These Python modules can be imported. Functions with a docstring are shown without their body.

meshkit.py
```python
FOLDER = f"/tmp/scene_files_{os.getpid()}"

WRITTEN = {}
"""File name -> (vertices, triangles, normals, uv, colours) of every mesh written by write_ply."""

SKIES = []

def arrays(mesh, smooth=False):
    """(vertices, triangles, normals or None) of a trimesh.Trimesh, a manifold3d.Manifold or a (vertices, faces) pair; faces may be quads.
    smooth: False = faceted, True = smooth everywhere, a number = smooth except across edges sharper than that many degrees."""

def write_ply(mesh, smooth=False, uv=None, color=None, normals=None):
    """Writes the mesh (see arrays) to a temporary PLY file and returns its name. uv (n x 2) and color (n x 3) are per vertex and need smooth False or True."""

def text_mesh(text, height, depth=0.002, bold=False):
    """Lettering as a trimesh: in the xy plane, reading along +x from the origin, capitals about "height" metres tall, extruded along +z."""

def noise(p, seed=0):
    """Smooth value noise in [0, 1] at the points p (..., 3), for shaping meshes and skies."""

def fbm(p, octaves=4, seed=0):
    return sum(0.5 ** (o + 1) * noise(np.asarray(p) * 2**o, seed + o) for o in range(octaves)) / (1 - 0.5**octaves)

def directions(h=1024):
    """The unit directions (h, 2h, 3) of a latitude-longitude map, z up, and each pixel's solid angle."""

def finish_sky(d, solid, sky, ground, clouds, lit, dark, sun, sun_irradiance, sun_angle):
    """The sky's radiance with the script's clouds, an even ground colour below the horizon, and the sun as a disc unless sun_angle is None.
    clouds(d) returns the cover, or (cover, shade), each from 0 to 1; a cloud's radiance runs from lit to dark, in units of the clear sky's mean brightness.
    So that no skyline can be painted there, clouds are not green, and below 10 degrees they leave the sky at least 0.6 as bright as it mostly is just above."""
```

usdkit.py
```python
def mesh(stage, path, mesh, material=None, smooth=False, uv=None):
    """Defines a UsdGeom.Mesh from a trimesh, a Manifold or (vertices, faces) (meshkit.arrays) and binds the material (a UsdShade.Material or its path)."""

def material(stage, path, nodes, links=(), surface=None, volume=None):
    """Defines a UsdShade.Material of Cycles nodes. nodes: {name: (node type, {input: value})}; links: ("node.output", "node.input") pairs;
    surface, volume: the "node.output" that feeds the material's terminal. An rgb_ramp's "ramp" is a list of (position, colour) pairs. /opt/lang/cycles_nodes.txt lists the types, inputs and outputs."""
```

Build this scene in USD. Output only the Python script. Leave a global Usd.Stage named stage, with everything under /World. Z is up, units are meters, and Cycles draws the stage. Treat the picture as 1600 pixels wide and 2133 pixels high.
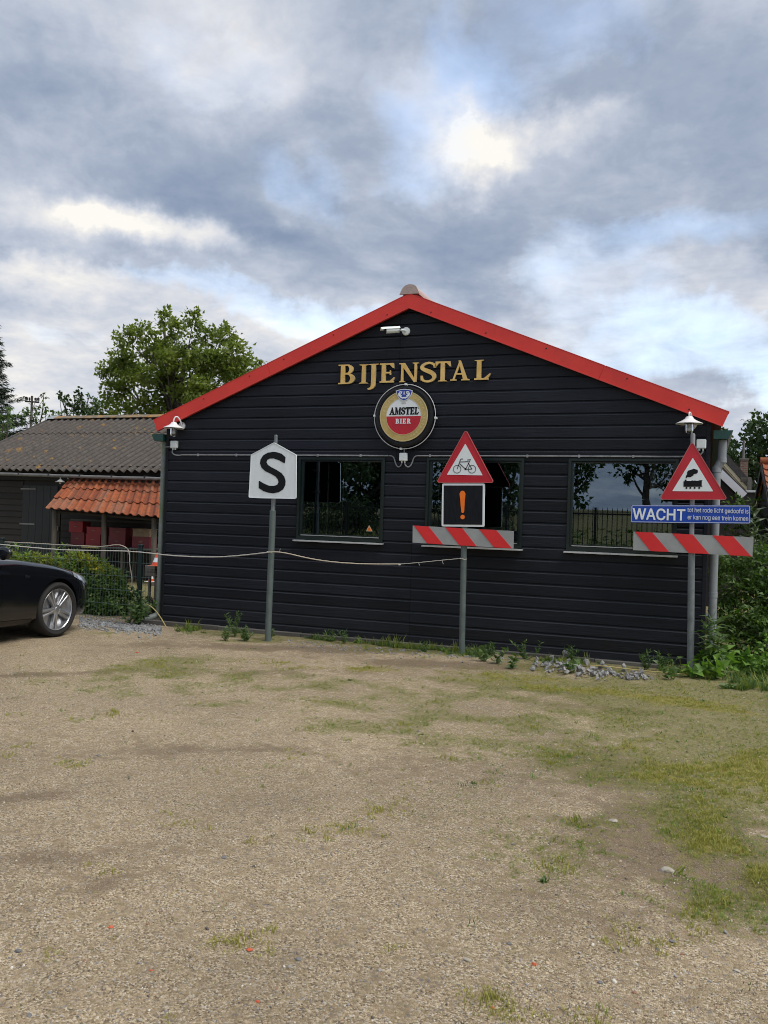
import math, random
import numpy as np, trimesh, usdkit, meshkit
import shapely, shapely.geometry as sg, shapely.affinity as sa
from shapely.ops import unary_union
from pxr import Usd, UsdGeom, UsdLux, UsdShade, Gf, Sdf, Vt

# ------------------------------------------------------------------ camera, sky, sun, exposure
stage = Usd.Stage.CreateInMemory()
UsdGeom.SetStageUpAxis(stage, 'Z')
WORLD = UsdGeom.Xform.Define(stage, '/World')
stage.SetDefaultPrim(WORLD.GetPrim())
EYE = np.array([7.2545, -10.3074, 1.55])
YAW, PITCH, ROLL, FPX = 0.3606, 0.0123, 0.0331, 1769.79      # focal length in pixels of a 1600 px wide picture
EXPOSURE = 1.3
SKY_STRENGTH, SUN_INTENSITY, SUN_EL, SUN_AZ = 0.06, 0.40, 58.0, 100.0   # azimuth: degrees from +y towards +x

FW = np.array([-math.sin(YAW) * math.cos(PITCH), math.cos(YAW) * math.cos(PITCH), math.sin(PITCH)])
_r = np.array([math.cos(YAW), math.sin(YAW), 0.0])
_u = np.cross(_r, FW)
RT = _r * math.cos(ROLL) + _u * math.sin(ROLL)
UP = _u * math.cos(ROLL) - _r * math.sin(ROLL)

cam = UsdGeom.Camera.Define(stage, '/World/camera')
_m = np.eye(4)
_m[0, :3], _m[1, :3], _m[2, :3], _m[3, :3] = RT, UP, -FW, EYE
cam.AddTransformOp().Set(Gf.Matrix4d(_m.tolist()))
cam.CreateFocalLengthAttr(28.0)
cam.CreateHorizontalApertureAttr(56 * 800 / FPX)
cam.CreateClippingRangeAttr(Gf.Vec2f(0.05, 5000))
cam.CreateExposureAttr(EXPOSURE)


def ray(px, py):
    return FW + RT * (px - 800) / FPX - UP * (py - 1066.5) / FPX


def onY(px, py, Y):
    d = ray(px, py)
    return EYE + d * (Y - EYE[1]) / d[1]


def onX(px, py, X):
    d = ray(px, py)
    return EYE + d * (X - EYE[0]) / d[0]


def onZ(px, py, Z=0.0):
    d = ray(px, py)
    return EYE + d * (Z - EYE[2]) / d[2]


def sky():
    """Physical sky with a broken layer of cloud mixed in: soft lobes of thick and thin cloud, roughened by noise."""
    el, az = math.radians(SUN_EL), math.radians(SUN_AZ)
    n = {'tc': ('texture_coordinate', {}), 'sky': ('sky_texture', {'sky_type': 'single_scattering', 'sun_disc': False, 'sun_elevation': el, 'sun_rotation': az, 'aerosol_density': 1.0}),
         'sep': ('separate_xyz', {}),
         'zc': ('math', {'math_type': 'maximum', 'value2': 0.0}), 'za': ('math', {'math_type': 'add', 'value2': 0.22}),
         'qx': ('math', {'math_type': 'divide'}), 'qy': ('math', {'math_type': 'divide'}), 'q': ('combine_xyz', {'z': 0.35}),
         'n0': ('noise_texture', {'scale': 0.9, 'detail': 3.0, 'roughness': 0.5}),
         'n1': ('noise_texture', {'scale': 1.15, 'detail': 9.0, 'roughness': 0.58, 'distortion': 0.55}),
         'n2': ('noise_texture', {'scale': 4.2, 'detail': 7.0, 'roughness': 0.6, 'distortion': 0.3}),
         'n3': ('noise_texture', {'scale': 4.2, 'detail': 8.0, 'roughness': 0.6}),
         'n4': ('noise_texture', {'scale': 13.0, 'detail': 5.0, 'roughness': 0.6, 'distortion': 0.4}),
         'wc': ('vector_math', {'math_type': 'subtract', 'vector2': (0.5, 0.5, 0.5)}),
         'ws': ('vector_math', {'math_type': 'scale', 'scale': 0.26}),
         'wd': ('vector_math', {'math_type': 'add'})}
    L = [('tc.generated', 'sep.vector'), ('sep.z', 'zc.value1'), ('zc.value', 'za.value1'), ('sep.x', 'qx.value1'), ('za.value', 'qx.value2'), ('sep.y', 'qy.value1'), ('za.value', 'qy.value2'),
         ('qx.value', 'q.x'), ('qy.value', 'q.y'), ('q.vector', 'n0.vector'), ('q.vector', 'n1.vector'), ('q.vector', 'n2.vector'),
         ('tc.generated', 'n3.vector'), ('n3.color', 'wc.vector1'), ('wc.vector', 'ws.vector1'), ('tc.generated', 'wd.vector1'), ('ws.vector', 'wd.vector2')]
    k = 0

    def lobes(items, out0):
        nonlocal k
        last = out0
        for (px, py, rx, ry, tilt, amp) in items:
            c = ray(px, py); c = c / np.linalg.norm(c)
            a = math.atan2(c[0], c[1])
            # frame of the lobe: its own right, forward and up
            n[f'm{k}'] = ('mapping', {'mapping_type': 'texture', 'location': tuple(c), 'rotation': (0.0, math.radians(tilt), -a), 'scale': (rx / FPX, 0.6, ry / FPX)})
            n[f'l{k}'] = ('vector_math', {'math_type': 'length'})
            n[f'r{k}'] = ('map_range', {'range_type': 'smootherstep', 'from_min': 0.0, 'from_max': 1.9, 'to_min': float(amp), 'to_max': 0.0, 'clamp': True})
            n[f's{k}'] = ('math', {'math_type': 'add'})
            L.extend([('wd.vector', f'm{k}.vector'), (f'm{k}.vector', f'l{k}.vector1'), (f'l{k}.value', f'r{k}.value'), (f'r{k}.result', f's{k}.value1'), (last, f's{k}.value2')])
            last = f's{k}.value'
            k += 1
        return last
    # brightness of the cloud: noise, plus the lobes
    n['b1'] = ('math', {'math_type': 'multiply_add', 'value2': 0.92, 'value3': -0.545 + BASE})
    n['b2'] = ('math', {'math_type': 'multiply_add', 'value2': 0.6})
    L += [('n1.fac', 'b1.value1'), ('n2.fac', 'b2.value1'), ('b1.value', 'b2.value3')]
    n['b3'] = ('math', {'math_type': 'multiply_add', 'value2': 0.26})
    n['b4'] = ('math', {'math_type': 'add', 'value2': -0.13})
    L += [('q.vector', 'n4.vector'), ('n4.fac', 'b3.value1'), ('b2.value', 'b3.value3'), ('b3.value', 'b4.value1')]
    bright = lobes(BRIGHT, 'b4.value')
    n['ramp'] = ('rgb_ramp', {'ramp': CLOUD_RAMP})
    L.append((bright, 'ramp.fac'))
    # how far the blue shows through
    n['o1'] = ('math', {'math_type': 'multiply_add', 'value2': 2.0, 'value3': -1.25})
    L.append(('n0.fac', 'o1.value1'))
    n['o2'] = ('math', {'math_type': 'multiply_add', 'value2': 0.9, 'value3': -0.45})
    L.append(('n2.fac', 'o2.value1'))
    n['o3'] = ('math', {'math_type': 'add'})
    L += [('o1.value', 'o3.value1'), ('o2.value', 'o3.value2')]
    blue = lobes(BLUE, 'o3.value')
    n['oc'] = ('math', {'math_type': 'multiply', 'value2': 0.8, 'use_clamp': True})
    L.append((blue, 'oc.value1'))
    n['sk'] = ('mix_color', {'blend_type': 'multiply', 'fac': 1.0, 'b': SKY_TINT, 'use_clamp': False})
    n['cl'] = ('mix_color', {'blend_type': 'multiply', 'fac': 1.0, 'b': (CLOUD_GAIN,) * 3, 'use_clamp': False})
    n['mx'] = ('mix_color', {'use_clamp': True})
    n['bg'] = ('background_shader', {'strength': SKY_STRENGTH})
    L += [('sky.color', 'sk.a'), ('ramp.color', 'cl.a'), ('oc.value', 'mx.fac'), ('cl.result', 'mx.a'), ('sk.result', 'mx.b'), ('mx.result', 'bg.color')]
    d = UsdLux.DomeLight.Define(stage, '/World/sky')
    m = usdkit.material(stage, '/World/Looks/sky', n, L, surface='bg.background')
    UsdShade.MaterialBindingAPI.Apply(d.GetPrim()).Bind(m)
    d.GetPrim().SetCustomDataByKey('kind', 'structure')
    s = UsdLux.DistantLight.Define(stage, '/World/sun')
    s.CreateIntensityAttr(SUN_INTENSITY); s.CreateAngleAttr(SUN_ANGLE); s.CreateColorAttr(Gf.Vec3f(1.0, 0.96, 0.89)); s.CreateNormalizeAttr(True)
    to = np.array([math.sin(az) * math.cos(el), math.cos(az) * math.cos(el), math.sin(el)])
    x = np.cross([0, 0, 1.0], to); x /= np.linalg.norm(x)
    q = np.eye(4); q[0, :3], q[1, :3], q[2, :3] = x, np.cross(to, x), to
    s.AddTransformOp().Set(Gf.Matrix4d(q.tolist()))


SUN_ANGLE = 40.0
BASE = 0.385
CLOUD_GAIN = 6.0
SKY_TINT = (3.0, 2.75, 2.5)
CLOUD_RAMP = [(0.0, (0.215, 0.285, 0.43)), (0.28, (0.29, 0.37, 0.52)), (0.48, (0.415, 0.49, 0.625)), (0.66, (0.60, 0.66, 0.775)), (0.82, (0.80, 0.825, 0.885)), (0.94, (0.98, 0.97, 0.955)), (1.0, (1.12, 1.09, 1.03))]
# pixel of the lobe's centre, half sizes in pixels, tilt, strength
BRIGHT = [(1060, 315, 120, 55, -8, 0.34), (960, 240, 150, 60, 25, 0.16), (1230, 255, 60, 30, 0, 0.06), (350, 480, 150, 45, 5, 0.33), (180, 470, 160, 50, 0, 0.16), (60, 610, 180, 40, 0, 0.2), (600, 380, 90, 30, 20, 0.12),
          (90, 70, 260, 80, 0, 0.14), (480, 30, 220, 60, 10, 0.16), (300, 215, 420, 80, 5, -0.16), (240, 340, 300, 55, 10, -0.08), (500, 420, 200, 50, 15, -0.12), (1400, 190, 330, 120, 15, -0.2), (720, 110, 190, 80, 0, -0.06),
          (760, 490, 420, 70, 3, -0.07), (250, 575, 380, 35, 3, -0.10), (1300, 500, 380, 90, 0, -0.10), (1300, 710, 420, 100, -5, 0.08), (520, 680, 400, 60, 0, 0.16), (100, 790, 300, 70, 0, 0.2), (800, 780, 1500, 150, 0, 0.13), (1500, 590, 250, 40, 0, 0.14)]
BLUE = [(860, 260, 110, 60, 30, 0.5), (1010, 150, 80, 60, 40, 0.55), (600, 330, 150, 45, 25, 0.42), (600, 640, 360, 45, 0, 0.75), (1470, 775, 260, 70, 0, 0.95), (1330, 690, 160, 40, 0, 0.4), (1400, 520, 240, 50, -10, 0.5), (440, 70, 180, 60, 0, 0.35), (1200, 60, 120, 50, 0, 0.35), (140, 720, 260, 40, 0, 0.3), (1330, 620, 200, 30, 0, 0.35)]
sky()

# ------------------------------------------------------------------ helpers
TAKEN, BASEPT = {}, {}
RNG = np.random.default_rng(7)


def numbered(parent, name):
    k = TAKEN.get((parent, name), -1) + 1
    TAKEN[(parent, name)] = k
    return f'{parent}/{name}' + (f'_{k:03d}' if k else '')


def tag(path, label=None, category=None, group=None, kind=None):
    p = stage.GetPrimAtPath(path)
    for key, val in (('label', label), ('category', category), ('group', group), ('kind', kind)):
        if val:
            p.SetCustomDataByKey(key, val)
    return path


def thing(name, label, category, group=None, at=(0, 0, 0), kind=None):
    path = numbered('/World', name)
    UsdGeom.Xform.Define(stage, path).AddTranslateOp().Set(Gf.Vec3d(*map(float, at)))
    BASEPT[path] = np.array(at, float)
    return tag(path, label, category, group, kind)


def vf(m):
    if isinstance(m, (list,)):
        return join(m)
    v, f, _ = meshkit.arrays(m)
    return np.asarray(v, float), np.asarray(f, int)


def join(ms):
    V, F, n = [], [], 0
    for m in ms:
        v, f = vf(m)
        V.append(v); F.append(f + n); n += len(v)
    return np.vstack(V), np.vstack(F)


def part(parent, name, m, mat, smooth=False, label=None, kind=None, tint=None):
    """One mesh (in world coordinates) as a part of parent, or as a top-level thing when parent is None."""
    v, f = vf(m)
    path = numbered(parent or '/World', name)
    base = BASEPT.get(parent, np.zeros(3)) if parent else np.zeros(3)
    BASEPT[path] = base
    g = usdkit.mesh(stage, path, (v - base, f), MATS[mat], smooth)
    if tint is not None:
        pv = UsdGeom.PrimvarsAPI(g).CreatePrimvar('paint', Sdf.ValueTypeNames.Color3fArray, 'vertex')
        pv.Set(Vt.Vec3fArray.FromNumpy(np.asarray(tint, np.float32)))
    if label or kind:
        tag(path, label=label, kind=kind)
    return path


def solo(name, m, mat, label, category, group=None, smooth=False, kind=None):
    p = part(None, name, m, mat, smooth)
    return tag(p, label, category, group, kind)


def copy_of(src, name, at, rotz=0, scale=1.0, label=None, group=None):
    path = numbered('/World', name)
    x = UsdGeom.Xform.Define(stage, path)
    x.AddTranslateOp().Set(Gf.Vec3d(*map(float, at)))
    if rotz:
        x.AddRotateZOp().Set(math.degrees(rotz))
    if np.ndim(scale) or scale != 1.0:
        x.AddScaleOp().Set(Gf.Vec3f(*np.broadcast_to(scale, 3).astype(float).tolist()))
    p = x.GetPrim()
    p.GetReferences().AddInternalReference(src)
    was = stage.GetPrimAtPath(src).GetCustomData()
    tag(path, label or was.get('label'), was.get('category'), group or was.get('group'))
    p.SetInstanceable(True)
    return path


def box(x0, x1, y0, y1, z0, z1, c=0.0):
    if not c:
        v = np.array([(x, y, z) for x in (x0, x1) for y in (y0, y1) for z in (z0, z1)], float)
        f = np.array([(0, 1, 3), (0, 3, 2), (4, 6, 7), (4, 7, 5), (0, 4, 5), (0, 5, 1), (2, 3, 7), (2, 7, 6), (0, 2, 6), (0, 6, 4), (1, 5, 7), (1, 7, 3)])
        return v, f
    P = []
    for x, sx in ((x0, 1), (x1, -1)):
        for y, sy in ((y0, 1), (y1, -1)):
            for z, sz in ((z0, 1), (z1, -1)):
                P += [(x + sx * c, y + sy * c, z), (x + sx * c, y, z + sz * c), (x, y + sy * c, z + sz * c)]
    return hull(P)


def hull(P):
    h = trimesh.convex.convex_hull(np.asarray(P, float))
    return np.array(h.vertices), np.array(h.faces)


def frame_of(t):
    t = t / (np.linalg.norm(t, axis=1, keepdims=True) + 1e-12)
    ref = np.where(np.abs(t[:, 2:]) < 0.9, [[0, 0, 1.0]], [[1.0, 0, 0]])
    a = np.cross(t, ref); a /= np.linalg.norm(a, axis=1, keepdims=True) + 1e-12
    return a, np.cross(t, a)


def tube(pts, r, sides=8, cap=True):
    p = np.asarray(pts, float)
    t = np.gradient(p, axis=0)
    a, b = frame_of(t)
    for i in range(1, len(p)):                     # keep the frame from flipping
        if np.dot(a[i], a[i - 1]) < 0 and abs(np.dot(a[i], a[i - 1])) > 0.5:
            a[i], b[i] = -a[i], -b[i]
    ang = np.arange(sides) * 2 * np.pi / sides
    rr = np.broadcast_to(r, (len(p),))[:, None, None]
    v = p[:, None] + rr * (np.cos(ang)[None, :, None] * a[:, None] + np.sin(ang)[None, :, None] * b[:, None])
    n = len(p)
    i, j = np.meshgrid(np.arange(n - 1), np.arange(sides), indexing='ij')
    q = np.stack([i * sides + j, i * sides + (j + 1) % sides, (i + 1) * sides + (j + 1) % sides, (i + 1) * sides + j], -1).reshape(-1, 4)
    f = np.vstack([q[:, [0, 1, 2]], q[:, [0, 2, 3]]])
    v = v.reshape(-1, 3)
    if cap:
        v = np.vstack([v, p[:1], p[-1:]])
        k = np.arange(sides)
        f = np.vstack([f, np.stack([np.full(sides, n * sides), (k + 1) % sides, k], 1), np.stack([np.full(sides, n * sides + 1), (n - 1) * sides + k, (n - 1) * sides + (k + 1) % sides], 1)])
    return v, f


def spline(pts, n=40):
    from scipy.interpolate import CubicSpline
    p = np.asarray(pts, float)
    s = np.r_[0, np.cumsum(np.linalg.norm(np.diff(p, axis=0), axis=1))]
    return CubicSpline(s, p)(np.linspace(0, s[-1], n))


def lathe(profile, centre=(0, 0, 0), axis='z', n=32):
    """profile: (radius, height) pairs."""
    pr = np.asarray(profile, float)
    ang = np.arange(n) * 2 * np.pi / n
    v = np.stack([pr[:, :1] * np.cos(ang), pr[:, :1] * np.sin(ang), np.repeat(pr[:, 1:], n, 1)], -1)
    if axis == 'y':
        v = v[..., [0, 2, 1]] * [1, -1, 1]
    elif axis == 'x':
        v = v[..., [2, 0, 1]]
    m = len(pr)
    i, j = np.meshgrid(np.arange(m - 1), np.arange(n), indexing='ij')
    q = np.stack([i * n + j, i * n + (j + 1) % n, (i + 1) * n + (j + 1) % n, (i + 1) * n + j], -1).reshape(-1, 4)
    return v.reshape(-1, 3) + np.asarray(centre, float), np.vstack([q[:, [0, 1, 2]], q[:, [0, 2, 3]]])


def plate(poly, y0, y1):
    """A shapely shape in (x, z) as a solid from y0 (front, towards the camera) to y1."""
    out = []
    for g in getattr(poly, 'geoms', [poly]):
        if g.is_empty or g.geom_type != 'Polygon' or g.area < 1e-9:
            continue
        m = trimesh.creation.extrude_polygon(g, y1 - y0, engine='earcut')
        v = np.array(m.vertices)
        out.append((np.stack([v[:, 0], y0 + (y1 - y0) - v[:, 2], v[:, 1]], 1), np.array(m.faces)))
    return join(out)


def pxpoly(pts, Y):
    """Pixels on the plane y = Y as a shapely polygon in (x, z)."""
    return sg.Polygon([onY(x, y, Y)[[0, 2]] for x, y in pts])


def rounded(poly, r):
    return poly.buffer(-r, join_style=2).buffer(r, quad_segs=6)


def rot(v, axis, a, c=(0, 0, 0)):
    R = trimesh.transformations.rotation_matrix(a, axis)[:3, :3]
    return (np.asarray(v) - c) @ R.T + c


def turned(m, axis, a, c=(0, 0, 0)):
    v, f = vf(m)
    return rot(v, axis, a, c), f


def moved(m, d):
    v, f = vf(m)
    return v + np.asarray(d, float), f


# ------------------------------------------------------------------ materials
MATS = {}


def mat(name, c1, c2=None, scale=8.0, rough=0.6, bump=0.0, bscale=60.0, metallic=0.0, coat=0.0, stretch=(1, 1, 1), detail=5.0, lo=0.35, hi=0.65, spec=0.5, dirt=None, dscale=3.0, dlo=0.6, dhi=0.75, translucent=0.0, rvar=0.0, bdist=0.01):
    """Principled surface whose colour wanders between c1 and c2, with optional stains (dirt), relief and translucency."""
    n = {'g': ('geometry', {}), 'mp': ('mapping', {'mapping_type': 'point', 'scale': stretch}),
         'nz': ('noise_texture', {'scale': scale, 'detail': detail, 'roughness': 0.6}),
         'rp': ('rgb_ramp', {'ramp': [(lo, c1), (hi, c2 or c1)]}),
         'p': ('principled_bsdf', {'roughness': rough, 'metallic': metallic, 'coat_weight': coat, 'specular_ior_level': spec})}
    L = [('g.position', 'mp.vector'), ('mp.vector', 'nz.vector'), ('nz.fac', 'rp.fac')]
    col = 'rp.color'
    if dirt:
        n['dn'] = ('noise_texture', {'scale': dscale, 'detail': 7.0, 'roughness': 0.65})
        n['dr'] = ('map_range', {'from_min': dlo, 'from_max': dhi, 'to_min': 0.0, 'to_max': 0.85, 'clamp': True})
        n['dm'] = ('mix_color', {'b': dirt})
        L += [('g.position', 'dn.vector'), ('dn.fac', 'dr.value'), ('dr.result', 'dm.fac'), (col, 'dm.a')]
        col = 'dm.result'
    L.append((col, 'p.base_color'))
    if rvar:
        n['rr'] = ('map_range', {'from_min': 0.3, 'from_max': 0.7, 'to_min': rough - rvar, 'to_max': rough + rvar, 'clamp': True})
        L += [('nz.fac', 'rr.value'), ('rr.result', 'p.roughness')]
    if bump:
        n['bn'] = ('noise_texture', {'scale': bscale, 'detail': 4.0, 'roughness': 0.6})
        n['bp'] = ('bump', {'strength': bump, 'distance': bdist})
        L += [('mp.vector', 'bn.vector'), ('bn.fac', 'bp.height'), ('bp.normal', 'p.normal')]
    surf = 'p.BSDF'
    if translucent:
        n['tr'] = ('translucent_bsdf', {})
        n['tm'] = ('mix_color', {'blend_type': 'multiply', 'fac': 1.0, 'b': (1.3, 1.5, 0.5)})
        n['ms'] = ('mix_closure', {'fac': translucent})
        L += [(col, 'tm.a'), ('tm.result', 'tr.color'), ('p.BSDF', 'ms.closure1'), ('tr.BSDF', 'ms.closure2')]
        surf = 'ms.closure'
    MATS[name] = usdkit.material(stage, '/World/Looks/' + name, n, L, surface=surf)


def glass_mat(name, tint, ior, gloss=(1, 1, 1)):
    MATS[name] = usdkit.material(stage, '/World/Looks/' + name, {
        't': ('transparent_bsdf', {'color': tint}), 'gl': ('glossy_bsdf', {'color': gloss, 'roughness': 0.0}),
        'fr': ('fresnel', {'IOR': ior}), 'm': ('mix_closure', {})},
        [('fr.fac', 'm.fac'), ('t.BSDF', 'm.closure1'), ('gl.BSDF', 'm.closure2')], surface='m.closure')


def timber(name, c1, c2, pale, rough=0.6, bump=0.5, along=(0.7, 3, 11), tone=0.35, spec=0.5, bevel_light=None):
    """Painted or weathered boards: grain along x, each board a tone of its own."""
    n = {'g': ('geometry', {}), 'o': ('object_info', {}), 'mp': ('mapping', {'mapping_type': 'point', 'scale': along}),
         'of': ('combine_xyz', {}), 'ad': ('vector_math', {'math_type': 'add'}), 'ml': ('math', {'math_type': 'multiply', 'value2': 37.0}),
         'gr': ('noise_texture', {'scale': 5.0, 'detail': 8.0, 'roughness': 0.7, 'distortion': 0.6}),
         'bl': ('noise_texture', {'scale': 1.1, 'detail': 4.0}),
         'rp': ('rgb_ramp', {'ramp': [(0.3, c1), (0.62, c2), (0.8, pale)]}),
         'tv': ('map_range', {'from_min': 0.0, 'from_max': 1.0, 'to_min': 1 - tone, 'to_max': 1 + tone}),
         'bv': ('map_range', {'from_min': 0.3, 'from_max': 0.7, 'to_min': 0.75, 'to_max': 1.25}),
         'mm': ('math', {'math_type': 'multiply'}), 'vs': ('vector_math', {'math_type': 'scale'}),
         'bp': ('bump', {'strength': bump, 'distance': 0.006}),
         'rr': ('map_range', {'from_min': 0.3, 'from_max': 0.7, 'to_min': rough - 0.12, 'to_max': rough + 0.12, 'clamp': True}),
         'p': ('principled_bsdf', {'roughness': rough, 'specular_ior_level': spec})}
    L = [('o.random', 'ml.value1'), ('ml.value', 'of.x'), ('ml.value', 'of.z'), ('g.position', 'ad.vector1'), ('of.vector', 'ad.vector2'), ('ad.vector', 'mp.vector'), ('mp.vector', 'gr.vector'),
         ('g.position', 'bl.vector'), ('gr.fac', 'rp.fac'), ('o.random', 'tv.value'), ('bl.fac', 'bv.value'), ('tv.result', 'mm.value1'), ('bv.result', 'mm.value2'),
         ('rp.color', 'vs.vector1'), ('mm.value', 'vs.scale'), ('vs.vector', 'p.base_color'), ('gr.fac', 'bp.height'), ('bp.normal', 'p.normal'), ('gr.fac', 'rr.value'), ('rr.result', 'p.roughness')]
    if bevel_light:                # sky-lit highlight of the upward bevels, painted into the colour
        n.update({'sn': ('separate_xyz', {}), 'dr': ('map_range', {'from_min': 0.25, 'from_max': 0.6, 'to_max': 0.9, 'clamp': True}), 'dm': ('mix_color', {'b': bevel_light})})
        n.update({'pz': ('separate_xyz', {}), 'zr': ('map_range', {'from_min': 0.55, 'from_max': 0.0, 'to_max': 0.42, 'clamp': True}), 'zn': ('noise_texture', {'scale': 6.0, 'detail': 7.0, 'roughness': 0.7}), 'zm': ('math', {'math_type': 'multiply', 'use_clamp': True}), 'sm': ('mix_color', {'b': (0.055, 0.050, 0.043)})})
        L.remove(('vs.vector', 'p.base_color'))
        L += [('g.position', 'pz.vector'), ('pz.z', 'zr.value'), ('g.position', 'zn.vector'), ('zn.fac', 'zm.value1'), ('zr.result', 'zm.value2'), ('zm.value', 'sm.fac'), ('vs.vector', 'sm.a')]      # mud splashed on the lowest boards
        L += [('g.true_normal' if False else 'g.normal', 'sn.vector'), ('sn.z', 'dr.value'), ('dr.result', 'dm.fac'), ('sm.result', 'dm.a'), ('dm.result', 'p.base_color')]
    MATS[name] = usdkit.material(stage, '/World/Looks/' + name, n, L, surface='p.BSDF')


timber('black_board', (0.0058, 0.007, 0.0115), (0.0108, 0.013, 0.0195), (0.028, 0.032, 0.043), rough=0.5, bump=1.0, tone=0.35, spec=0.22, bevel_light=(0.037, 0.041, 0.050))
timber('barn_board', (0.011, 0.009, 0.008), (0.022, 0.018, 0.0155), (0.04, 0.033, 0.028), rough=0.8, bump=0.5)
timber('grey_wood', (0.07, 0.065, 0.058), (0.13, 0.12, 0.105), (0.2, 0.185, 0.165), rough=0.85, bump=0.6)
timber('post_wood', (0.045, 0.04, 0.033), (0.085, 0.075, 0.062), (0.14, 0.125, 0.105), rough=0.85, bump=0.6, along=(9, 9, 0.8))
mat('door_paint', (0.007, 0.0085, 0.0105), (0.013, 0.015, 0.0175), 6, 0.6, 0.2, 40, stretch=(8, 8, 0.6))
mat('red_trim', (0.60, 0.032, 0.022), (0.68, 0.042, 0.028), 2.0, 0.42, 0.05, 30, dirt=(0.40, 0.035, 0.03), dscale=3, dlo=0.55, dhi=0.85, stretch=(1, 1, 1), rvar=0.1)
mat('red_lip', (0.55, 0.05, 0.04), (0.6, 0.07, 0.055), 4, 0.35)
mat('red_roof', (0.35, 0.055, 0.03), (0.45, 0.08, 0.045), 5, 0.6)
mat('ridge_grey', (0.36, 0.28, 0.26), (0.43, 0.34, 0.32), 20, 0.7, 0.1, 80)
mat('green_gutter', (0.008, 0.05, 0.042), (0.012, 0.065, 0.055), 10, 0.4)
mat('window_green', (0.003, 0.0085, 0.0075), (0.005, 0.013, 0.0115), 12, 0.35)
mat('aluminium', (0.50, 0.51, 0.53), (0.62, 0.63, 0.65), 20, 0.38, metallic=0.4, dirt=(0.25, 0.25, 0.24), dscale=9, dlo=0.55, dhi=0.8)
mat('grey_pvc', (0.20, 0.215, 0.235), (0.25, 0.265, 0.29), 6, 0.42, dirt=(0.12, 0.14, 0.09), dscale=3.5, dlo=0.52, dhi=0.75)
mat('mossy_pvc', (0.17, 0.20, 0.19), (0.21, 0.23, 0.23), 6, 0.5, dirt=(0.10, 0.16, 0.05), dscale=2.2, dlo=0.45, dhi=0.65)
mat('white_plastic', (0.66, 0.72, 0.73), (0.75, 0.80, 0.80), 15, 0.4, dirt=(0.45, 0.45, 0.42), dscale=14, dlo=0.6, dhi=0.8)
mat('lamp_white', (0.58, 0.59, 0.60), (0.70, 0.70, 0.70), 18, 0.4, dirt=(0.35, 0.34, 0.32), dscale=18, dlo=0.58, dhi=0.8)
mat('pipe_white', (0.20, 0.21, 0.225), (0.29, 0.30, 0.32), 12, 0.45, dirt=(0.22, 0.22, 0.22), dscale=9, dlo=0.5, dhi=0.8)
mat('black_plastic', (0.005, 0.005, 0.006), (0.009, 0.009, 0.010), 15, 0.3, spec=0.3)
mat('dark_inside', (0.010, 0.010, 0.011), (0.018, 0.017, 0.016), 2, 0.8)
mat('inside_wood', (0.03, 0.02, 0.014), (0.05, 0.035, 0.022), 3, 0.6)
mat('inside_white', (0.5, 0.5, 0.5), (0.55, 0.55, 0.54), 3, 0.5)
mat('gold_letter', (0.70, 0.44, 0.12), (0.82, 0.56, 0.20), 7, 0.42, 0.1, 60, metallic=0.1, dirt=(0.38, 0.33, 0.22), dscale=11, dlo=0.55, dhi=0.75)
mat('letter_side', (0.45, 0.42, 0.33), (0.55, 0.5, 0.4), 20, 0.5)
mat('gold_sign', (0.50, 0.36, 0.12), (0.60, 0.45, 0.17), 9, 0.35, metallic=0.35, dirt=(0.42, 0.36, 0.18), dscale=16, dlo=0.5, dhi=0.8)
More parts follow.
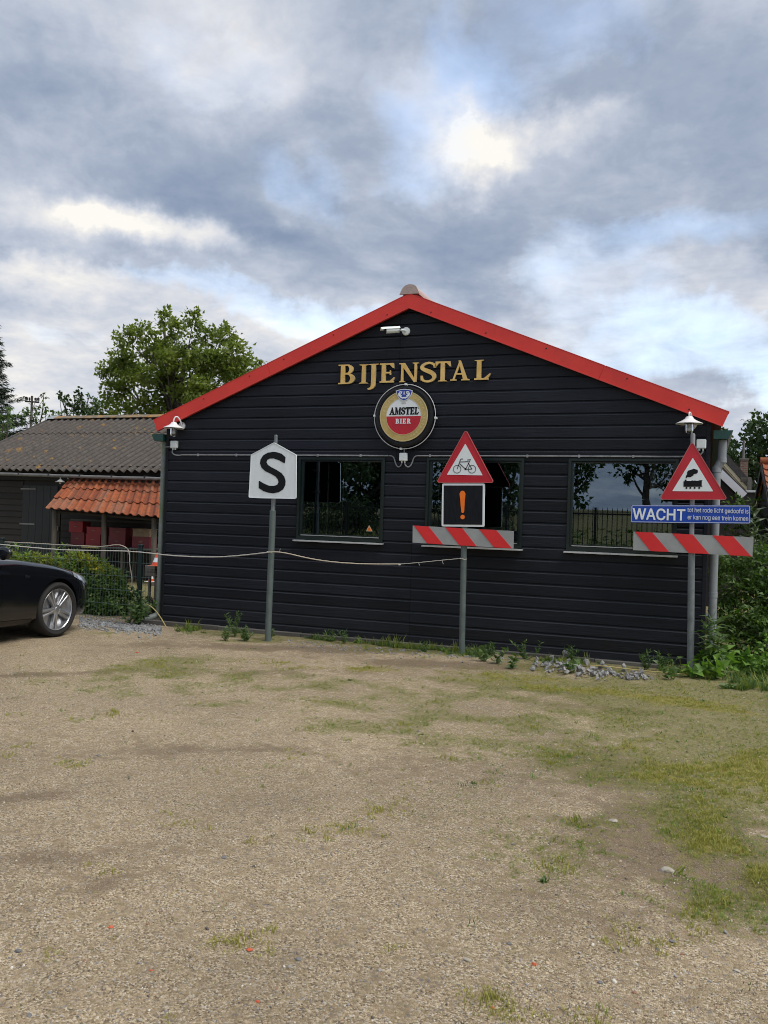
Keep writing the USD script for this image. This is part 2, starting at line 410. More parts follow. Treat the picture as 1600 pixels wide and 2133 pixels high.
mat('gold_pale', (0.60, 0.49, 0.24), (0.66, 0.55, 0.30), 20, 0.35, metallic=0.2)
mat('sign_white', (0.72, 0.76, 0.80), (0.78, 0.82, 0.85), 3, 0.32, dirt=(0.50, 0.50, 0.46), dscale=12, dlo=0.62, dhi=0.85)
mat('face_white', (0.69, 0.74, 0.765), (0.76, 0.81, 0.83), 4, 0.35, dirt=(0.36, 0.35, 0.20), dscale=6, dlo=0.62, dhi=0.82)
mat('sign_red', (0.44, 0.015, 0.028), (0.52, 0.020, 0.035), 3, 0.30, dirt=(0.50, 0.09, 0.09), dscale=22, dlo=0.64, dhi=0.85)
mat('bright_red', (0.62, 0.022, 0.027), (0.70, 0.03, 0.034), 3, 0.35, dirt=(0.45, 0.08, 0.07), dscale=16, dlo=0.64, dhi=0.85)
mat('sign_black', (0.006, 0.0065, 0.008), (0.010, 0.011, 0.013), 6, 0.5, spec=0.2)
mat('scratched_black', (0.005, 0.006, 0.009), (0.012, 0.013, 0.018), 8, 0.4, stretch=(9, 9, 1), spec=0.2)
mat('sign_orange', (0.85, 0.16, 0.01), (0.9, 0.2, 0.015), 5, 0.4)
mat('sign_blue', (0.007, 0.052, 0.36), (0.009, 0.062, 0.42), 3, 0.28, dirt=(0.03, 0.09, 0.33), dscale=20, dlo=0.66, dhi=0.85)
mat('emblem_blue', (0.02, 0.045, 0.30), (0.025, 0.055, 0.35), 5, 0.4)
mat('stripe_grey', (0.27, 0.28, 0.285), (0.33, 0.345, 0.35), 5, 0.45, dirt=(0.42, 0.42, 0.41), dscale=17, dlo=0.62, dhi=0.8)
mat('red_edge', (0.5, 0.12, 0.12), (0.55, 0.16, 0.15), 9, 0.4)
mat('galvanised', (0.15, 0.17, 0.18), (0.21, 0.23, 0.24), 14, 0.5, metallic=0.35, dirt=(0.10, 0.115, 0.11), dscale=5, dlo=0.5, dhi=0.75)
mat('painted_pole', (0.075, 0.10, 0.098), (0.105, 0.132, 0.128), 9, 0.45, dirt=(0.2, 0.22, 0.21), dscale=30, dlo=0.64, dhi=0.78)
mat('rope_white', (0.42, 0.40, 0.37), (0.56, 0.54, 0.50), 30, 0.8, 0.4, 200)
mat('rope_tan', (0.42, 0.36, 0.28), (0.55, 0.48, 0.38), 30, 0.8, 0.4, 200)
mat('hose_yellow', (0.34, 0.28, 0.10), (0.42, 0.35, 0.14), 10, 0.6)
mat('fence_green', (0.003, 0.010, 0.010), (0.005, 0.015, 0.014), 10, 0.4)
mat('wire_green', (0.05, 0.085, 0.08), (0.08, 0.12, 0.115), 10, 0.45)
mat('car_black', (0.003, 0.0033, 0.0045), (0.0035, 0.004, 0.0055), 1, 0.12, spec=0.5, coat=0.4)
mat('car_glass', (0.006, 0.008, 0.009), (0.007, 0.009, 0.010), 1, 0.03)
mat('tyre', (0.006, 0.006, 0.006), (0.012, 0.0115, 0.011), 9, 0.85, 0.3, 90)
mat('alloy', (0.40, 0.41, 0.43), (0.48, 0.49, 0.51), 6, 0.28, metallic=0.85)
mat('dark_metal', (0.02, 0.02, 0.022), (0.03, 0.03, 0.032), 6, 0.5, metallic=0.3)
mat('chrome', (0.6, 0.61, 0.63), None, 5, 0.12, metallic=1.0)
mat('lens', (0.16, 0.18, 0.21), (0.25, 0.27, 0.31), 14, 0.06, coat=1.0)
mat('fibre_cement', (0.055, 0.051, 0.048), (0.11, 0.103, 0.097), 7, 0.9, 0.6, 90, dirt=(0.27, 0.15, 0.035), dscale=2.6, dlo=0.585, dhi=0.66)
mat('ridge_lichen', (0.10, 0.088, 0.075), (0.19, 0.16, 0.11), 9, 0.9, 0.5, 90, dirt=(0.33, 0.16, 0.03), dscale=4, dlo=0.50, dhi=0.60)
mat('lead_grey', (0.20, 0.22, 0.24), (0.28, 0.30, 0.32), 8, 0.6)
mat('zinc_old', (0.12, 0.12, 0.12), (0.19, 0.185, 0.18), 6, 0.6, metallic=0.3, dirt=(0.28, 0.27, 0.25), dscale=12, dlo=0.6, dhi=0.8)
mat('hive_red', (0.21, 0.010, 0.018), (0.27, 0.015, 0.026), 5, 0.55)
mat('hive_faded', (0.12, 0.016, 0.023), (0.16, 0.023, 0.032), 5, 0.65)
mat('hive_wood', (0.17, 0.115, 0.07), (0.22, 0.155, 0.10), 8, 0.7)
mat('cone_orange', (0.62, 0.075, 0.02), (0.7, 0.10, 0.03), 8, 0.5)
mat('bark', (0.05, 0.042, 0.033), (0.10, 0.085, 0.068), 12, 0.9, 0.8, 30, stretch=(3, 3, 0.7))
mat('stone_blue', (0.12, 0.125, 0.13), (0.27, 0.275, 0.28), 9, 0.85, 0.5, 50)
mat('stone_rubble', (0.13, 0.13, 0.132), (0.31, 0.31, 0.305), 8, 0.9, 0.6, 40, dirt=(0.16, 0.155, 0.13), dscale=6, dlo=0.5, dhi=0.65)
mat('brick_red', (0.42, 0.075, 0.03), (0.5, 0.11, 0.05), 30, 0.85, 0.5, 60)
mat('stone_pale', (0.25, 0.225, 0.18), (0.37, 0.34, 0.285), 25, 0.8, 0.3, 60)
mat('stone_dark', (0.09, 0.09, 0.095), (0.17, 0.165, 0.16), 25, 0.8, 0.3, 60)
mat('concrete', (0.16, 0.155, 0.145), (0.24, 0.23, 0.215), 9, 0.9, 0.4, 60, dirt=(0.10, 0.10, 0.07), dscale=4, dlo=0.5, dhi=0.7)
mat('rail_black', (0.006, 0.006, 0.007), (0.012, 0.012, 0.012), 9, 0.5)
mat('white_paint', (0.62, 0.63, 0.68), (0.7, 0.7, 0.75), 6, 0.5)
mat('cream_paint', (0.5, 0.44, 0.28), (0.56, 0.5, 0.34), 6, 0.5)
mat('dark_tile', (0.028, 0.026, 0.026), (0.05, 0.046, 0.044), 14, 0.7, 0.3, 60)
for i, (c1, c2) in enumerate([((0.20, 0.053, 0.022), (0.26, 0.078, 0.034)), ((0.235, 0.066, 0.026), (0.29, 0.092, 0.04)), ((0.15, 0.043, 0.022), (0.21, 0.066, 0.033)), ((0.21, 0.08, 0.045), (0.26, 0.105, 0.058))]):
    mat(f'pantile_{"abcd"[i]}', c1, c2, 9, 0.85, 0.3, 70, spec=0.2, dirt=(0.09, 0.06, 0.042), dscale=7, dlo=0.5, dhi=0.7)
for nm, c1, c2, t in (('leaf_tree', (0.085, 0.125, 0.022), (0.19, 0.225, 0.052), 0.42), ('leaf_conifer', (0.010, 0.022, 0.011), (0.026, 0.042, 0.02), 0.05), ('leaf_dark', (0.018, 0.042, 0.013), (0.045, 0.08, 0.024), 0.25),
                      ('leaf_hedge', (0.036, 0.08, 0.017), (0.098, 0.16, 0.037), 0.32), ('leaf_yellow', (0.12, 0.17, 0.02), (0.24, 0.25, 0.03), 0.3), ('petal_yellow', (0.50, 0.42, 0.02), (0.6, 0.5, 0.04), 0.2),
                      ('leaf_grey', (0.075, 0.105, 0.06), (0.13, 0.165, 0.10), 0.2), ('leaf_lime', (0.09, 0.19, 0.03), (0.16, 0.27, 0.05), 0.3), ('leaf_weed', (0.055, 0.105, 0.03), (0.10, 0.16, 0.05), 0.28),
                      ('grass_green', (0.135, 0.18, 0.028), (0.23, 0.255, 0.05), 0.25), ('grass_yellow', (0.23, 0.225, 0.045), (0.34, 0.31, 0.08), 0.2), ('grass_bank', (0.025, 0.05, 0.012), (0.05, 0.085, 0.02), 0.2)):
    mat(nm, c1, c2, 1.6 if 'tree' in nm or 'dark' in nm else 7.0, 0.55, lo=0.3, hi=0.7, detail=8.0, translucent=t, spec=0.35)
MATS['mossy_white'] = usdkit.material(stage, '/World/Looks/mossy_white', {      # enamel with algae run down from the upper edge
    'g': ('geometry', {}), 's': ('separate_xyz', {}), 'mp': ('mapping', {'mapping_type': 'point', 'scale': (1, 1, 0.3)}), 'n': ('noise_texture', {'scale': 14.0, 'detail': 7.0, 'roughness': 0.65}), 'n2': ('noise_texture', {'scale': 45.0, 'detail': 3.0}),
    'z': ('map_range', {'from_min': 2.36, 'from_max': 2.56, 'to_min': -0.32, 'to_max': 0.12}), 'a': ('math', {'math_type': 'add'}), 'r': ('map_range', {'from_min': 0.5, 'from_max': 0.68, 'to_max': 0.75, 'clamp': True}), 'w': ('rgb_ramp', {'ramp': [(0.3, (0.66, 0.71, 0.735)), (0.7, (0.755, 0.805, 0.825))]}),
    'sp': ('map_range', {'from_min': 0.72, 'from_max': 0.76, 'to_max': 0.6, 'clamp': True}), 'm': ('mix_color', {'b': (0.27, 0.26, 0.12)}), 'm2': ('mix_color', {'b': (0.3, 0.3, 0.28)}), 'p': ('principled_bsdf', {'roughness': 0.35})},
    [('g.position', 's.vector'), ('g.position', 'mp.vector'), ('mp.vector', 'n.vector'), ('g.position', 'n2.vector'), ('s.z', 'z.value'), ('n.fac', 'a.value1'), ('z.result', 'a.value2'), ('a.value', 'r.value'), ('n.fac', 'w.fac'), ('w.color', 'm.a'), ('r.result', 'm.fac'), ('n2.fac', 'sp.value'), ('m.result', 'm2.a'), ('sp.result', 'm2.fac'), ('m2.result', 'p.base_color')], surface='p.BSDF')
MATS['corrugated'] = usdkit.material(stage, '/World/Looks/corrugated', {
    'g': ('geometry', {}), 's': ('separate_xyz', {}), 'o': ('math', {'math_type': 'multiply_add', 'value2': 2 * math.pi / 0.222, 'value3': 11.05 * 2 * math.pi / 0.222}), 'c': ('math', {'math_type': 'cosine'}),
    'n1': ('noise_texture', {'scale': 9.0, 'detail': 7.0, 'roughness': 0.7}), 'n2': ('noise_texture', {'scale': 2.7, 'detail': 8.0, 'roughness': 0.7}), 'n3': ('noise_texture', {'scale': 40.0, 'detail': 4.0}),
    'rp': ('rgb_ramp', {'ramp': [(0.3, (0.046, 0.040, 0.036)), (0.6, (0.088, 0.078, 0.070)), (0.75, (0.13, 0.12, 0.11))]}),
    'mo': ('math', {'math_type': 'multiply_add', 'value2': 0.5}), 'mr': ('map_range', {'from_min': 0.1, 'from_max': -0.75, 'to_min': 0.0, 'to_max': 0.85, 'clamp': True}), 'm1': ('mix_color', {'b': (0.028, 0.026, 0.021)}),  # shade in the valleys of the sheets, painted in as a darker colour
    'lr': ('map_range', {'from_min': 0.60, 'from_max': 0.67, 'to_max': 0.9, 'clamp': True}), 'm2': ('mix_color', {'b': (0.25, 0.135, 0.03)}),
    'wr': ('map_range', {'from_min': 0.70, 'from_max': 0.74, 'to_max': 0.8, 'clamp': True}), 'm3': ('mix_color', {'b': (0.30, 0.29, 0.27)}),
    'bp': ('bump', {'strength': 0.5, 'distance': 0.006}), 'p': ('principled_bsdf', {'roughness': 0.92, 'specular_ior_level': 0.2})},
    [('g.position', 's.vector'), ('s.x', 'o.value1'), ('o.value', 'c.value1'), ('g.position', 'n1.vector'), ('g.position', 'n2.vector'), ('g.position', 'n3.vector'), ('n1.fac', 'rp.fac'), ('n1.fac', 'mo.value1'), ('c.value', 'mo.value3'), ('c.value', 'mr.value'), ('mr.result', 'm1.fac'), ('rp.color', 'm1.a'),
     ('n2.fac', 'lr.value'), ('lr.result', 'm2.fac'), ('m1.result', 'm2.a'), ('n3.fac', 'wr.value'), ('wr.result', 'm3.fac'), ('m2.result', 'm3.a'), ('n3.fac', 'bp.height'), ('bp.normal', 'p.normal'), ('m3.result', 'p.base_color')], surface='p.BSDF')
glass_mat('pane_glass', (0.72, 0.78, 0.78), 2.8, (0.70, 0.86, 1.0))
glass_mat('jar_glass', (0.85, 0.87, 0.86), 1.6)

# ------------------------------------------------------------------ the black timber hall
W, ROW0, ROW = 7.30, -0.012, 0.1472
APEX, EAVE, OVER = 4.30, 2.748, 0.117          # lower edge of the red verge
SLOPE = (APEX - EAVE) / (W / 2 + OVER)
ANG = math.atan(SLOPE)
WINDOWS = [(2.128, 3.372), (3.940, 5.184), (5.719, 6.963)]
WZ0, WZ1 = 1.283, 2.388
hall = thing('timber_hall', 'black timber boarded hall with red roof edges and three windows', 'building', at=(W / 2, 0, 0))


def gable_x(z):
    return max(0.0, (z - 0.06 - EAVE) / SLOPE - OVER), min(W, W + OVER - (z - 0.06 - EAVE) / SLOPE)


def board(xa, xb, z0, z1, clip=True):
    """One rebated board: flat face, bevelled upper edge that catches the sky, shadow gap below."""
    lv = [(z0 + 0.004, -0.012), (z0 + 0.008, -0.022), (z1 - 0.026, -0.022), (z1 - 0.010, -0.006), (z1 + 0.002, -0.0045)]
    V = []
    for z, y in lv:
        a, b = gable_x(z) if clip else (xa, xb)
        a, b = max(a, xa), min(b, xb)
        if b <= a + 0.004:
            b = a + 0.004
        V += [(a, y, z), (b, y, z)]
    n = len(lv)
    back = [(V[0][0], 0.012, V[0][2]), (V[1][0], 0.012, V[1][2]), (V[-2][0], 0.012, V[-2][2]), (V[-1][0], 0.012, V[-1][2])]
    V += back
    B = 2 * n
    F = []
    for i in range(n - 1):
        F += [(2 * i, 2 * i + 1, 2 * i + 3), (2 * i, 2 * i + 3, 2 * i + 2)]
    F += [(B, 1, 0), (B, B + 1, 1), (2 * n - 2, 2 * n - 1, B + 3), (2 * n - 2, B + 3, B + 2)]
    for s, bb in ((0, (B, B + 2)), (1, (B + 1, B + 3))):
        loop = [bb[0]] + [2 * i + s for i in range(n)] + [bb[1]]
        for i in range(1, len(loop) - 1):
            F.append((loop[0], loop[i + 1], loop[i]) if s == 0 else (loop[0], loop[i], loop[i + 1]))
    return np.array(V, float), np.array(F)


k = 0
while ROW0 + ROW * k < APEX - 0.03:
    z0, z1 = ROW0 + ROW * k, ROW0 + ROW * (k + 1)
    z1 = min(z1, APEX + 0.02)
    a, b = 0.05, W - 0.05
    if z0 > WZ0 and z1 < WZ1:
        cuts = [a] + [x for w in WINDOWS for x in w] + [b]
        spans = [(cuts[i], cuts[i + 1]) for i in range(0, len(cuts), 2)]
    else:
        seam = 3.772 if z0 < 2 else 3.522
        spans = [(a, seam - 0.0015), (seam + 0.0015, b)]
    for xa, xb in spans:
        l, r = gable_x(z0 + 0.01)
        if min(xb, r) - max(xa, l) < 0.05:
            continue
        jz = RNG.uniform(-0.0016, 0.0016)
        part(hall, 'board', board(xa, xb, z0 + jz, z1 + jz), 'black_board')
    k += 1
for x in (0.0, W):
    s = -1 if x == 0 else 1
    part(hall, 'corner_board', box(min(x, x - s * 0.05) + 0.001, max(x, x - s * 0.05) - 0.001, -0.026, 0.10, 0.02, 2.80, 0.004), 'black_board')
# inner skin, side and back walls, floor
hole = unary_union([sg.box(w0 + 0.05, WZ0 + 0.07, w1 - 0.05, WZ1 - 0.04) for w0, w1 in WINDOWS])
gab = sg.Polygon([(0.02, 0), (W - 0.02, 0), (W - 0.02, EAVE + 0.03), (W / 2, APEX + 0.06), (0.02, EAVE + 0.03)])
part(hall, 'wall_lining', plate(gab.difference(hole), 0.012, 0.10), 'dark_inside')
DEPTH = 13.0
for x in (0.0, W - 0.08):
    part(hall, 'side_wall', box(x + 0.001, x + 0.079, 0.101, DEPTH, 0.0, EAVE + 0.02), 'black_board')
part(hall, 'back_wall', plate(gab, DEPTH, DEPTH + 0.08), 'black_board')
part(hall, 'floor', box(0.08, W - 0.08, 0.1, DEPTH, 0.02, 0.06), 'inside_wood')
part(hall, 'ceiling', box(0.08, W - 0.08, 0.1, DEPTH, 2.62, 2.66), 'dark_inside')
part(hall, 'partition', box(0.09, W - 0.09, 4.2, 4.28, 0.06, 2.62), 'dark_inside')
# roof: two sheets of red ribbed tiles, a ridge and its end cap
n = 42
for s in (-1, 1):
    ys = np.linspace(-0.03, DEPTH + 0.1, 2)
    L = (W / 2 + OVER - 0.055) / math.cos(ANG)
    u = np.linspace(0.02, L, n)
    V, F = [], []
    for y in ys:
        for uu in u:
            hgt = 0.135 + 0.018 * abs(math.sin(uu * math.pi / 0.35))
            V.append((W / 2 + s * (uu * math.cos(ANG) + hgt * math.sin(ANG)), y, APEX + 0.045 - uu * math.sin(ANG) + hgt * math.cos(ANG) - 0.03))
    V = np.array(V); V2 = V.copy(); V2[:, 2] -= 0.05
    for i in range(n - 1):
        F += [(i, i + 1, n + i + 1), (i, n + i + 1, n + i)]
    part(hall, 'roof_slope', join([(V, np.array(F)), (V2, np.array(F)[:, ::-1])]), 'red_roof', 30)
for s in (-1, 1):
    cuts = [0.0, 0.52 if s < 0 else 0.635, 1.0]
    Ltot = (W / 2 + OVER) / math.cos(ANG)
    for i in range(2):
        a, b = Ltot * cuts[i] + (0.0015 if i else 0), Ltot * cuts[i + 1] - (0.0015 if i == 0 else 0)
        WD = 0.178

        def at(u, h):
            return (W / 2 + s * (u * math.cos(ANG) + h * math.sin(ANG)), APEX - u * math.sin(ANG) + h * math.cos(ANG))
        quad = [at(a, 0), at(b, 0), at(b, WD), at(a, WD)]
        lip = [at(a, 0.0), at(b, 0.0), at(b, 0.009), at(a, 0.009)]
        if i == 0:       # mitre at the apex
            quad[0] = (W / 2, APEX); quad[3] = (W / 2, APEX + WD / math.cos(ANG))
            lip[0] = (W / 2, APEX); lip[3] = (W / 2, APEX + 0.009 / math.cos(ANG))
        vb = part(hall, 'verge_board', plate(sg.Polygon(quad).buffer(0), -0.085, -0.062), 'red_trim')
        part(vb, 'lip', plate(sg.Polygon(lip).buffer(0), -0.098, -0.0855), 'red_lip')
        part(hall, 'verge_top', plate(sg.Polygon([at(a + 0.01, WD), at(b, WD), at(b, WD + 0.006), at(a + 0.01, WD + 0.006)]).buffer(0), -0.088, 0.10), 'red_trim')
        part(hall, 'verge_return', plate(sg.Polygon([at(a, 0.01), at(b, 0.01), at(b, 0.02), at(a, 0.02)]).buffer(0), -0.0615, -0.03), 'red_trim')
        for uu in np.arange(a + 0.3, b - 0.1, 0.78):
            x, z = at(uu, 0.05 if RNG.random() < .5 else 0.13)
            part(vb, 'screw', lathe([(0, 0.005), (0.008, 0.004), (0.010, 0.0)], (x, -0.0855, z), 'y', 8), 'dark_metal')
rc = []
for y in np.linspace(-0.07, DEPTH, 2):
    t = np.linspace(-0.15, math.pi + 0.15, 17)
    rc.append(np.stack([W / 2 + 0.112 * np.cos(t), np.full(17, y), APEX + 0.205 + 0.108 * np.sin(t)], 1))
V = np.vstack(rc)
F = [(i, i + 1, 17 + i + 1) for i in range(16)] + [(i, 17 + i + 1, 17 + i) for i in range(16)]
part(hall, 'ridge_cap', (V, np.array(F)), 'ridge_grey', True)
t = np.linspace(0, math.pi, 24)
disc = sg.Polygon([(W / 2 + 0.118 * math.cos(a), APEX + 0.196 + 0.112 * math.sin(a)) for a in t] + [(W / 2 - 0.135, APEX + 0.183), (W / 2 + 0.135, APEX + 0.183)]).convex_hull
part(hall, 'ridge_end', plate(disc, -0.092, -0.07), 'ridge_grey')
# windows
for i, (w0, w1) in enumerate(WINDOWS):
    win = part(hall, 'window', [plate(sg.box(w0, WZ0, w1, WZ1).difference(sg.box(w0 + 0.032, WZ0 + 0.052, w1 - 0.032, WZ1 - 0.028)), -0.034, 0.099)], 'window_green')
    o, ii = sg.box(w0 + 0.0325, WZ0 + 0.0525, w1 - 0.0325, WZ1 - 0.0285), sg.box(w0 + 0.058, WZ0 + 0.083, w1 - 0.058, WZ1 - 0.052)
    part(win, 'frame', plate(o.difference(ii), -0.012, 0.05), 'window_green')
    g0, g1 = sg.box(w0 + 0.05, WZ0 + 0.075, w1 - 0.05, WZ1 - 0.045), 0.02
    b_ = g0.bounds
    part(win, 'pane', (np.array([(b_[0], g1, b_[1]), (b_[2], g1, b_[1]), (b_[2], g1, b_[3]), (b_[0], g1, b_[3])]), np.array([(0, 1, 2), (0, 2, 3)])), 'pane_glass')
    part(win, 'bead', box(w0 + 0.06, w1 - 0.06, -0.020, -0.0125, WZ0 + 0.060, WZ0 + 0.068), 'aluminium')
    part(win, 'sill', hull([(x, y, z) for x in (w0 - 0.02, w1 + 0.02) for y, z in ((-0.095, 1.262), (-0.095, 1.277), (-0.0345, 1.281), (-0.0345, 1.270))]), 'aluminium')
# things seen dimly inside
wht = solo('window_post', box(2.395, 2.41, 0.35, 0.365, 1.0, 2.6), 'inside_white', 'thin white upright seen through the left window of the hall', 'post')
solo('hanging_rod', box(2.56, 2.57, 0.5, 0.51, 0.9, 2.1), 'inside_white', 'thinner white rod hanging inside the left window', 'rod')
lightbox = thing('round_sign', 'dark round beer sign hanging inside the left window seen from behind', 'sign', at=(2.83, 0.3, 2.28))
part(lightbox, 'disc', lathe([(0, -0.03), (0.20, -0.03), (0.225, -0.02), (0.225, 0.03), (0, 0.03)], (2.83, 0.3, 2.28), 'y', 40), 'leaf_dark', 30)
part(lightbox, 'rim', lathe([(0.226, -0.03), (0.238, -0.03), (0.238, 0.03), (0.226, 0.03), (0.226, -0.03)], (2.83, 0.3, 2.28), 'y', 40), 'inside_wood', 30)
solo('blind_cord', box(4.005, 4.012, 0.30, 0.307, 1.2, 2.5), 'inside_white', 'thin white edge of a blind cord inside the middle window', 'cord')
solo('pale_tube', lathe([(0.035, 0.1), (0.035, 2.6)], (6.66, 0.5, 0), 'z', 16), 'inside_white', 'pale round tube standing inside the right window', 'tube', smooth=True)
tvs = thing('television', 'flat black screen standing inside the middle window', 'television', at=(4.9, 0.9, 1.3))
part(tvs, 'case', box(4.62, 4.98, 0.9, 0.95, 1.45, 2.05, 0.01), 'black_plastic')
part(tvs, 'foot', box(4.75, 4.85, 0.9, 1.0, 1.30, 1.455), 'black_plastic')
# triangular warning sticker on the left pane
st = thing('warning_sticker', 'small orange triangular sticker in the lower corner of the left window', 'sticker', at=(3.22, 0.015, 1.40))
tri = rounded(pxpoly([(769, 1094), (776, 1107), (762.5, 1106.5)], 0.012), 0.004)
part(st, 'border', plate(tri, 0.013, 0.016), 'cream_paint')
part(st, 'field', plate(tri.buffer(-0.008), 0.010, 0.0125), 'sign_orange')
c_ = tri.centroid
part(st, 'mark', plate(sg.box(c_.x - 0.005, c_.y - 0.012, c_.x + 0.005, c_.y + 0.018), 0.008, 0.0095), 'brick_red')

# gutters and downpipes
for side in (-1, 1):
    x = 0.0 if side < 0 else W
    Lb = x + side * 0.028
    prof = sg.Polygon([(Lb, 2.712), (Lb, 2.615), (Lb + side * 0.155, 2.615), (Lb + side * 0.205, 2.712)])
    inner = sg.Polygon([(Lb + side * 0.006, 2.72), (Lb + side * 0.006, 2.621), (Lb + side * 0.151, 2.621), (Lb + side * 0.2, 2.72)])
    gu = part(hall, 'gutter', plate(prof.difference(inner), -0.045, DEPTH), 'green_gutter')
    part(gu, 'gutter_end', plate(prof, -0.058, -0.0455), 'green_gutter')
    pm = 'grey_pvc' if side > 0 else 'mossy_pvc'
    if side > 0:
        px_ = [onY(1503, 915, 0.1), onY(1504, 958, 0.1), onY(1494, 982, 0.1), onY(1492, 1000, 0.1)]
        a = np.array([(7.425, 0.08, 2.612), (7.425, 0.08, 2.40), (7.42, 0.08, 2.375), (7.375, 0.08, 2.30), (7.37, 0.08, 2.27), (7.37, 0.08, 1.9), (7.37, 0.08, 0.12), (7.40, 0.06, 0.06), (7.46, -0.02, 0.02)])
    else:
        a = np.array([(-0.075, 0.05, 2.612), (-0.075, 0.05, 2.3), (-0.075, 0.05, 1.2), (-0.075, 0.05, 0.16), (-0.10, 0.02, 0.10), (-0.2, -0.1, 0.05)])
    dp = part(hall, 'downpipe', tube(a, 0.047 if side > 0 else 0.041, 20), pm, 35)
    for z in ((2.385, 2.275, 0.85) if side > 0 else (2.36, 2.25, 1.1)):
        xx = (7.425 if z > 2.3 else 7.37) if side > 0 else -0.075
        yy = 0.08 if side > 0 else 0.05
        r = (0.047 if side > 0 else 0.041) + 0.004
        part(dp, 'collar', lathe([(r - 0.006, -0.03), (r, -0.028), (r, 0.028), (r - 0.006, 0.03)], (xx, yy, z), 'z', 20), pm, 30)
    for z in (0.62, 1.35) if side > 0 else (0.7, 1.9):
        xx, yy = (7.37, 0.08) if side > 0 else (-0.075, 0.05)
        part(dp, 'bracket', box(min(xx, x) - 0.0, max(xx, x), yy - 0.012, yy + 0.012, z - 0.012, z + 0.012), 'white_plastic')

# concrete strip along the foot of the wall
kerb = thing('foundation_edge', None, None, at=(W / 2, -0.1, 0), kind='structure')
for i in range(6):
    x0, x1 = -0.22 + i * 1.265, -0.22 + (i + 1) * 1.265 - 0.006
    v, f = box(x0, x1, -0.17, -0.10, -0.1, 0.045 + RNG.uniform(-0.008, 0.012), 0.006)
    part(kerb, 'edging_plank', (v, f), 'grey_wood')
part(kerb, 'footing', box(-0.02, W + 0.02, -0.0995, 0.05, -0.1, 0.012), 'concrete')

# ------------------------------------------------------------------ lettering
def arc_pts(cx, cy, rx, ry, a0, a1, n=24):
    t = np.radians(np.linspace(a0, a1, n))
    return [(cx + rx * math.cos(x), cy + ry * math.sin(x)) for x in t]


def union(gs):
    return unary_union([g.buffer(0) for g in gs])


def serif(x, y, w, up=True, h=0.055):
    d = 1 if up else -1
    return sg.Polygon([(x - w / 2, y), (x + w / 2, y), (x + w / 2 - 0.01, y + d * h * 0.55), (x + w * 0.24, y + d * h * 1.15), (x - w * 0.24, y + d * h * 1.15), (x - w / 2 + 0.01, y + d * h * 0.55)])


def stem(x, w, y0=0.0, y1=1.0, sw=None, lo=True, hi=True):
    s = [sg.box(x - w / 2, y0, x + w / 2, y1)]
    sw = sw or w * 2.0
    if lo: s.append(serif(x, y0, sw))
    if hi: s.append(serif(x, y1, sw, False))
    return union(s)


def thick_path(pts, wid):
    p = np.asarray(pts, float); t = np.gradient(p, axis=0); t /= np.linalg.norm(t, axis=1, keepdims=True)
    nn = np.stack([-t[:, 1], t[:, 0]], 1) * (np.asarray(wid)[:, None] / 2)
    return sg.Polygon(np.vstack([p + nn, (p - nn)[::-1]])).buffer(0)


def ess(w=0.62, thick=0.2, thin=0.10):
    pts = arc_pts(w / 2, 0.735, w / 2 - 0.05, 0.215, 28, 195, 22)[:-1] + arc_pts(w / 2 - 0.02, 0.27, w / 2 - 0.055, 0.225, 75, -160, 30)
    from scipy.interpolate import splprep, splev
    tck, _ = splprep(np.array(pts).T, s=0.004)
    p = np.array(splev(np.linspace(0, 1, 70), tck)).T
    u = np.linspace(0, 1, 70)
    wd = thin + (thick - thin) * np.exp(-((u - 0.5) / 0.2) ** 2)
    s = thick_path(p, wd)
    s = s.union(sg.Polygon([(p[0, 0] - 0.03, p[0, 1] - 0.12), (p[0, 0] + 0.05, p[0, 1] - 0.12), (p[0, 0] + 0.04, p[0, 1] + 0.10), (p[0, 0] - 0.05, p[0, 1] + 0.06)]))
    return s.union(sg.Polygon([(p[-1, 0] + 0.03, p[-1, 1] + 0.13), (p[-1, 0] - 0.05, p[-1, 1] + 0.13), (p[-1, 0] - 0.04, p[-1, 1] - 0.10), (p[-1, 0] + 0.06, p[-1, 1] - 0.06)]))


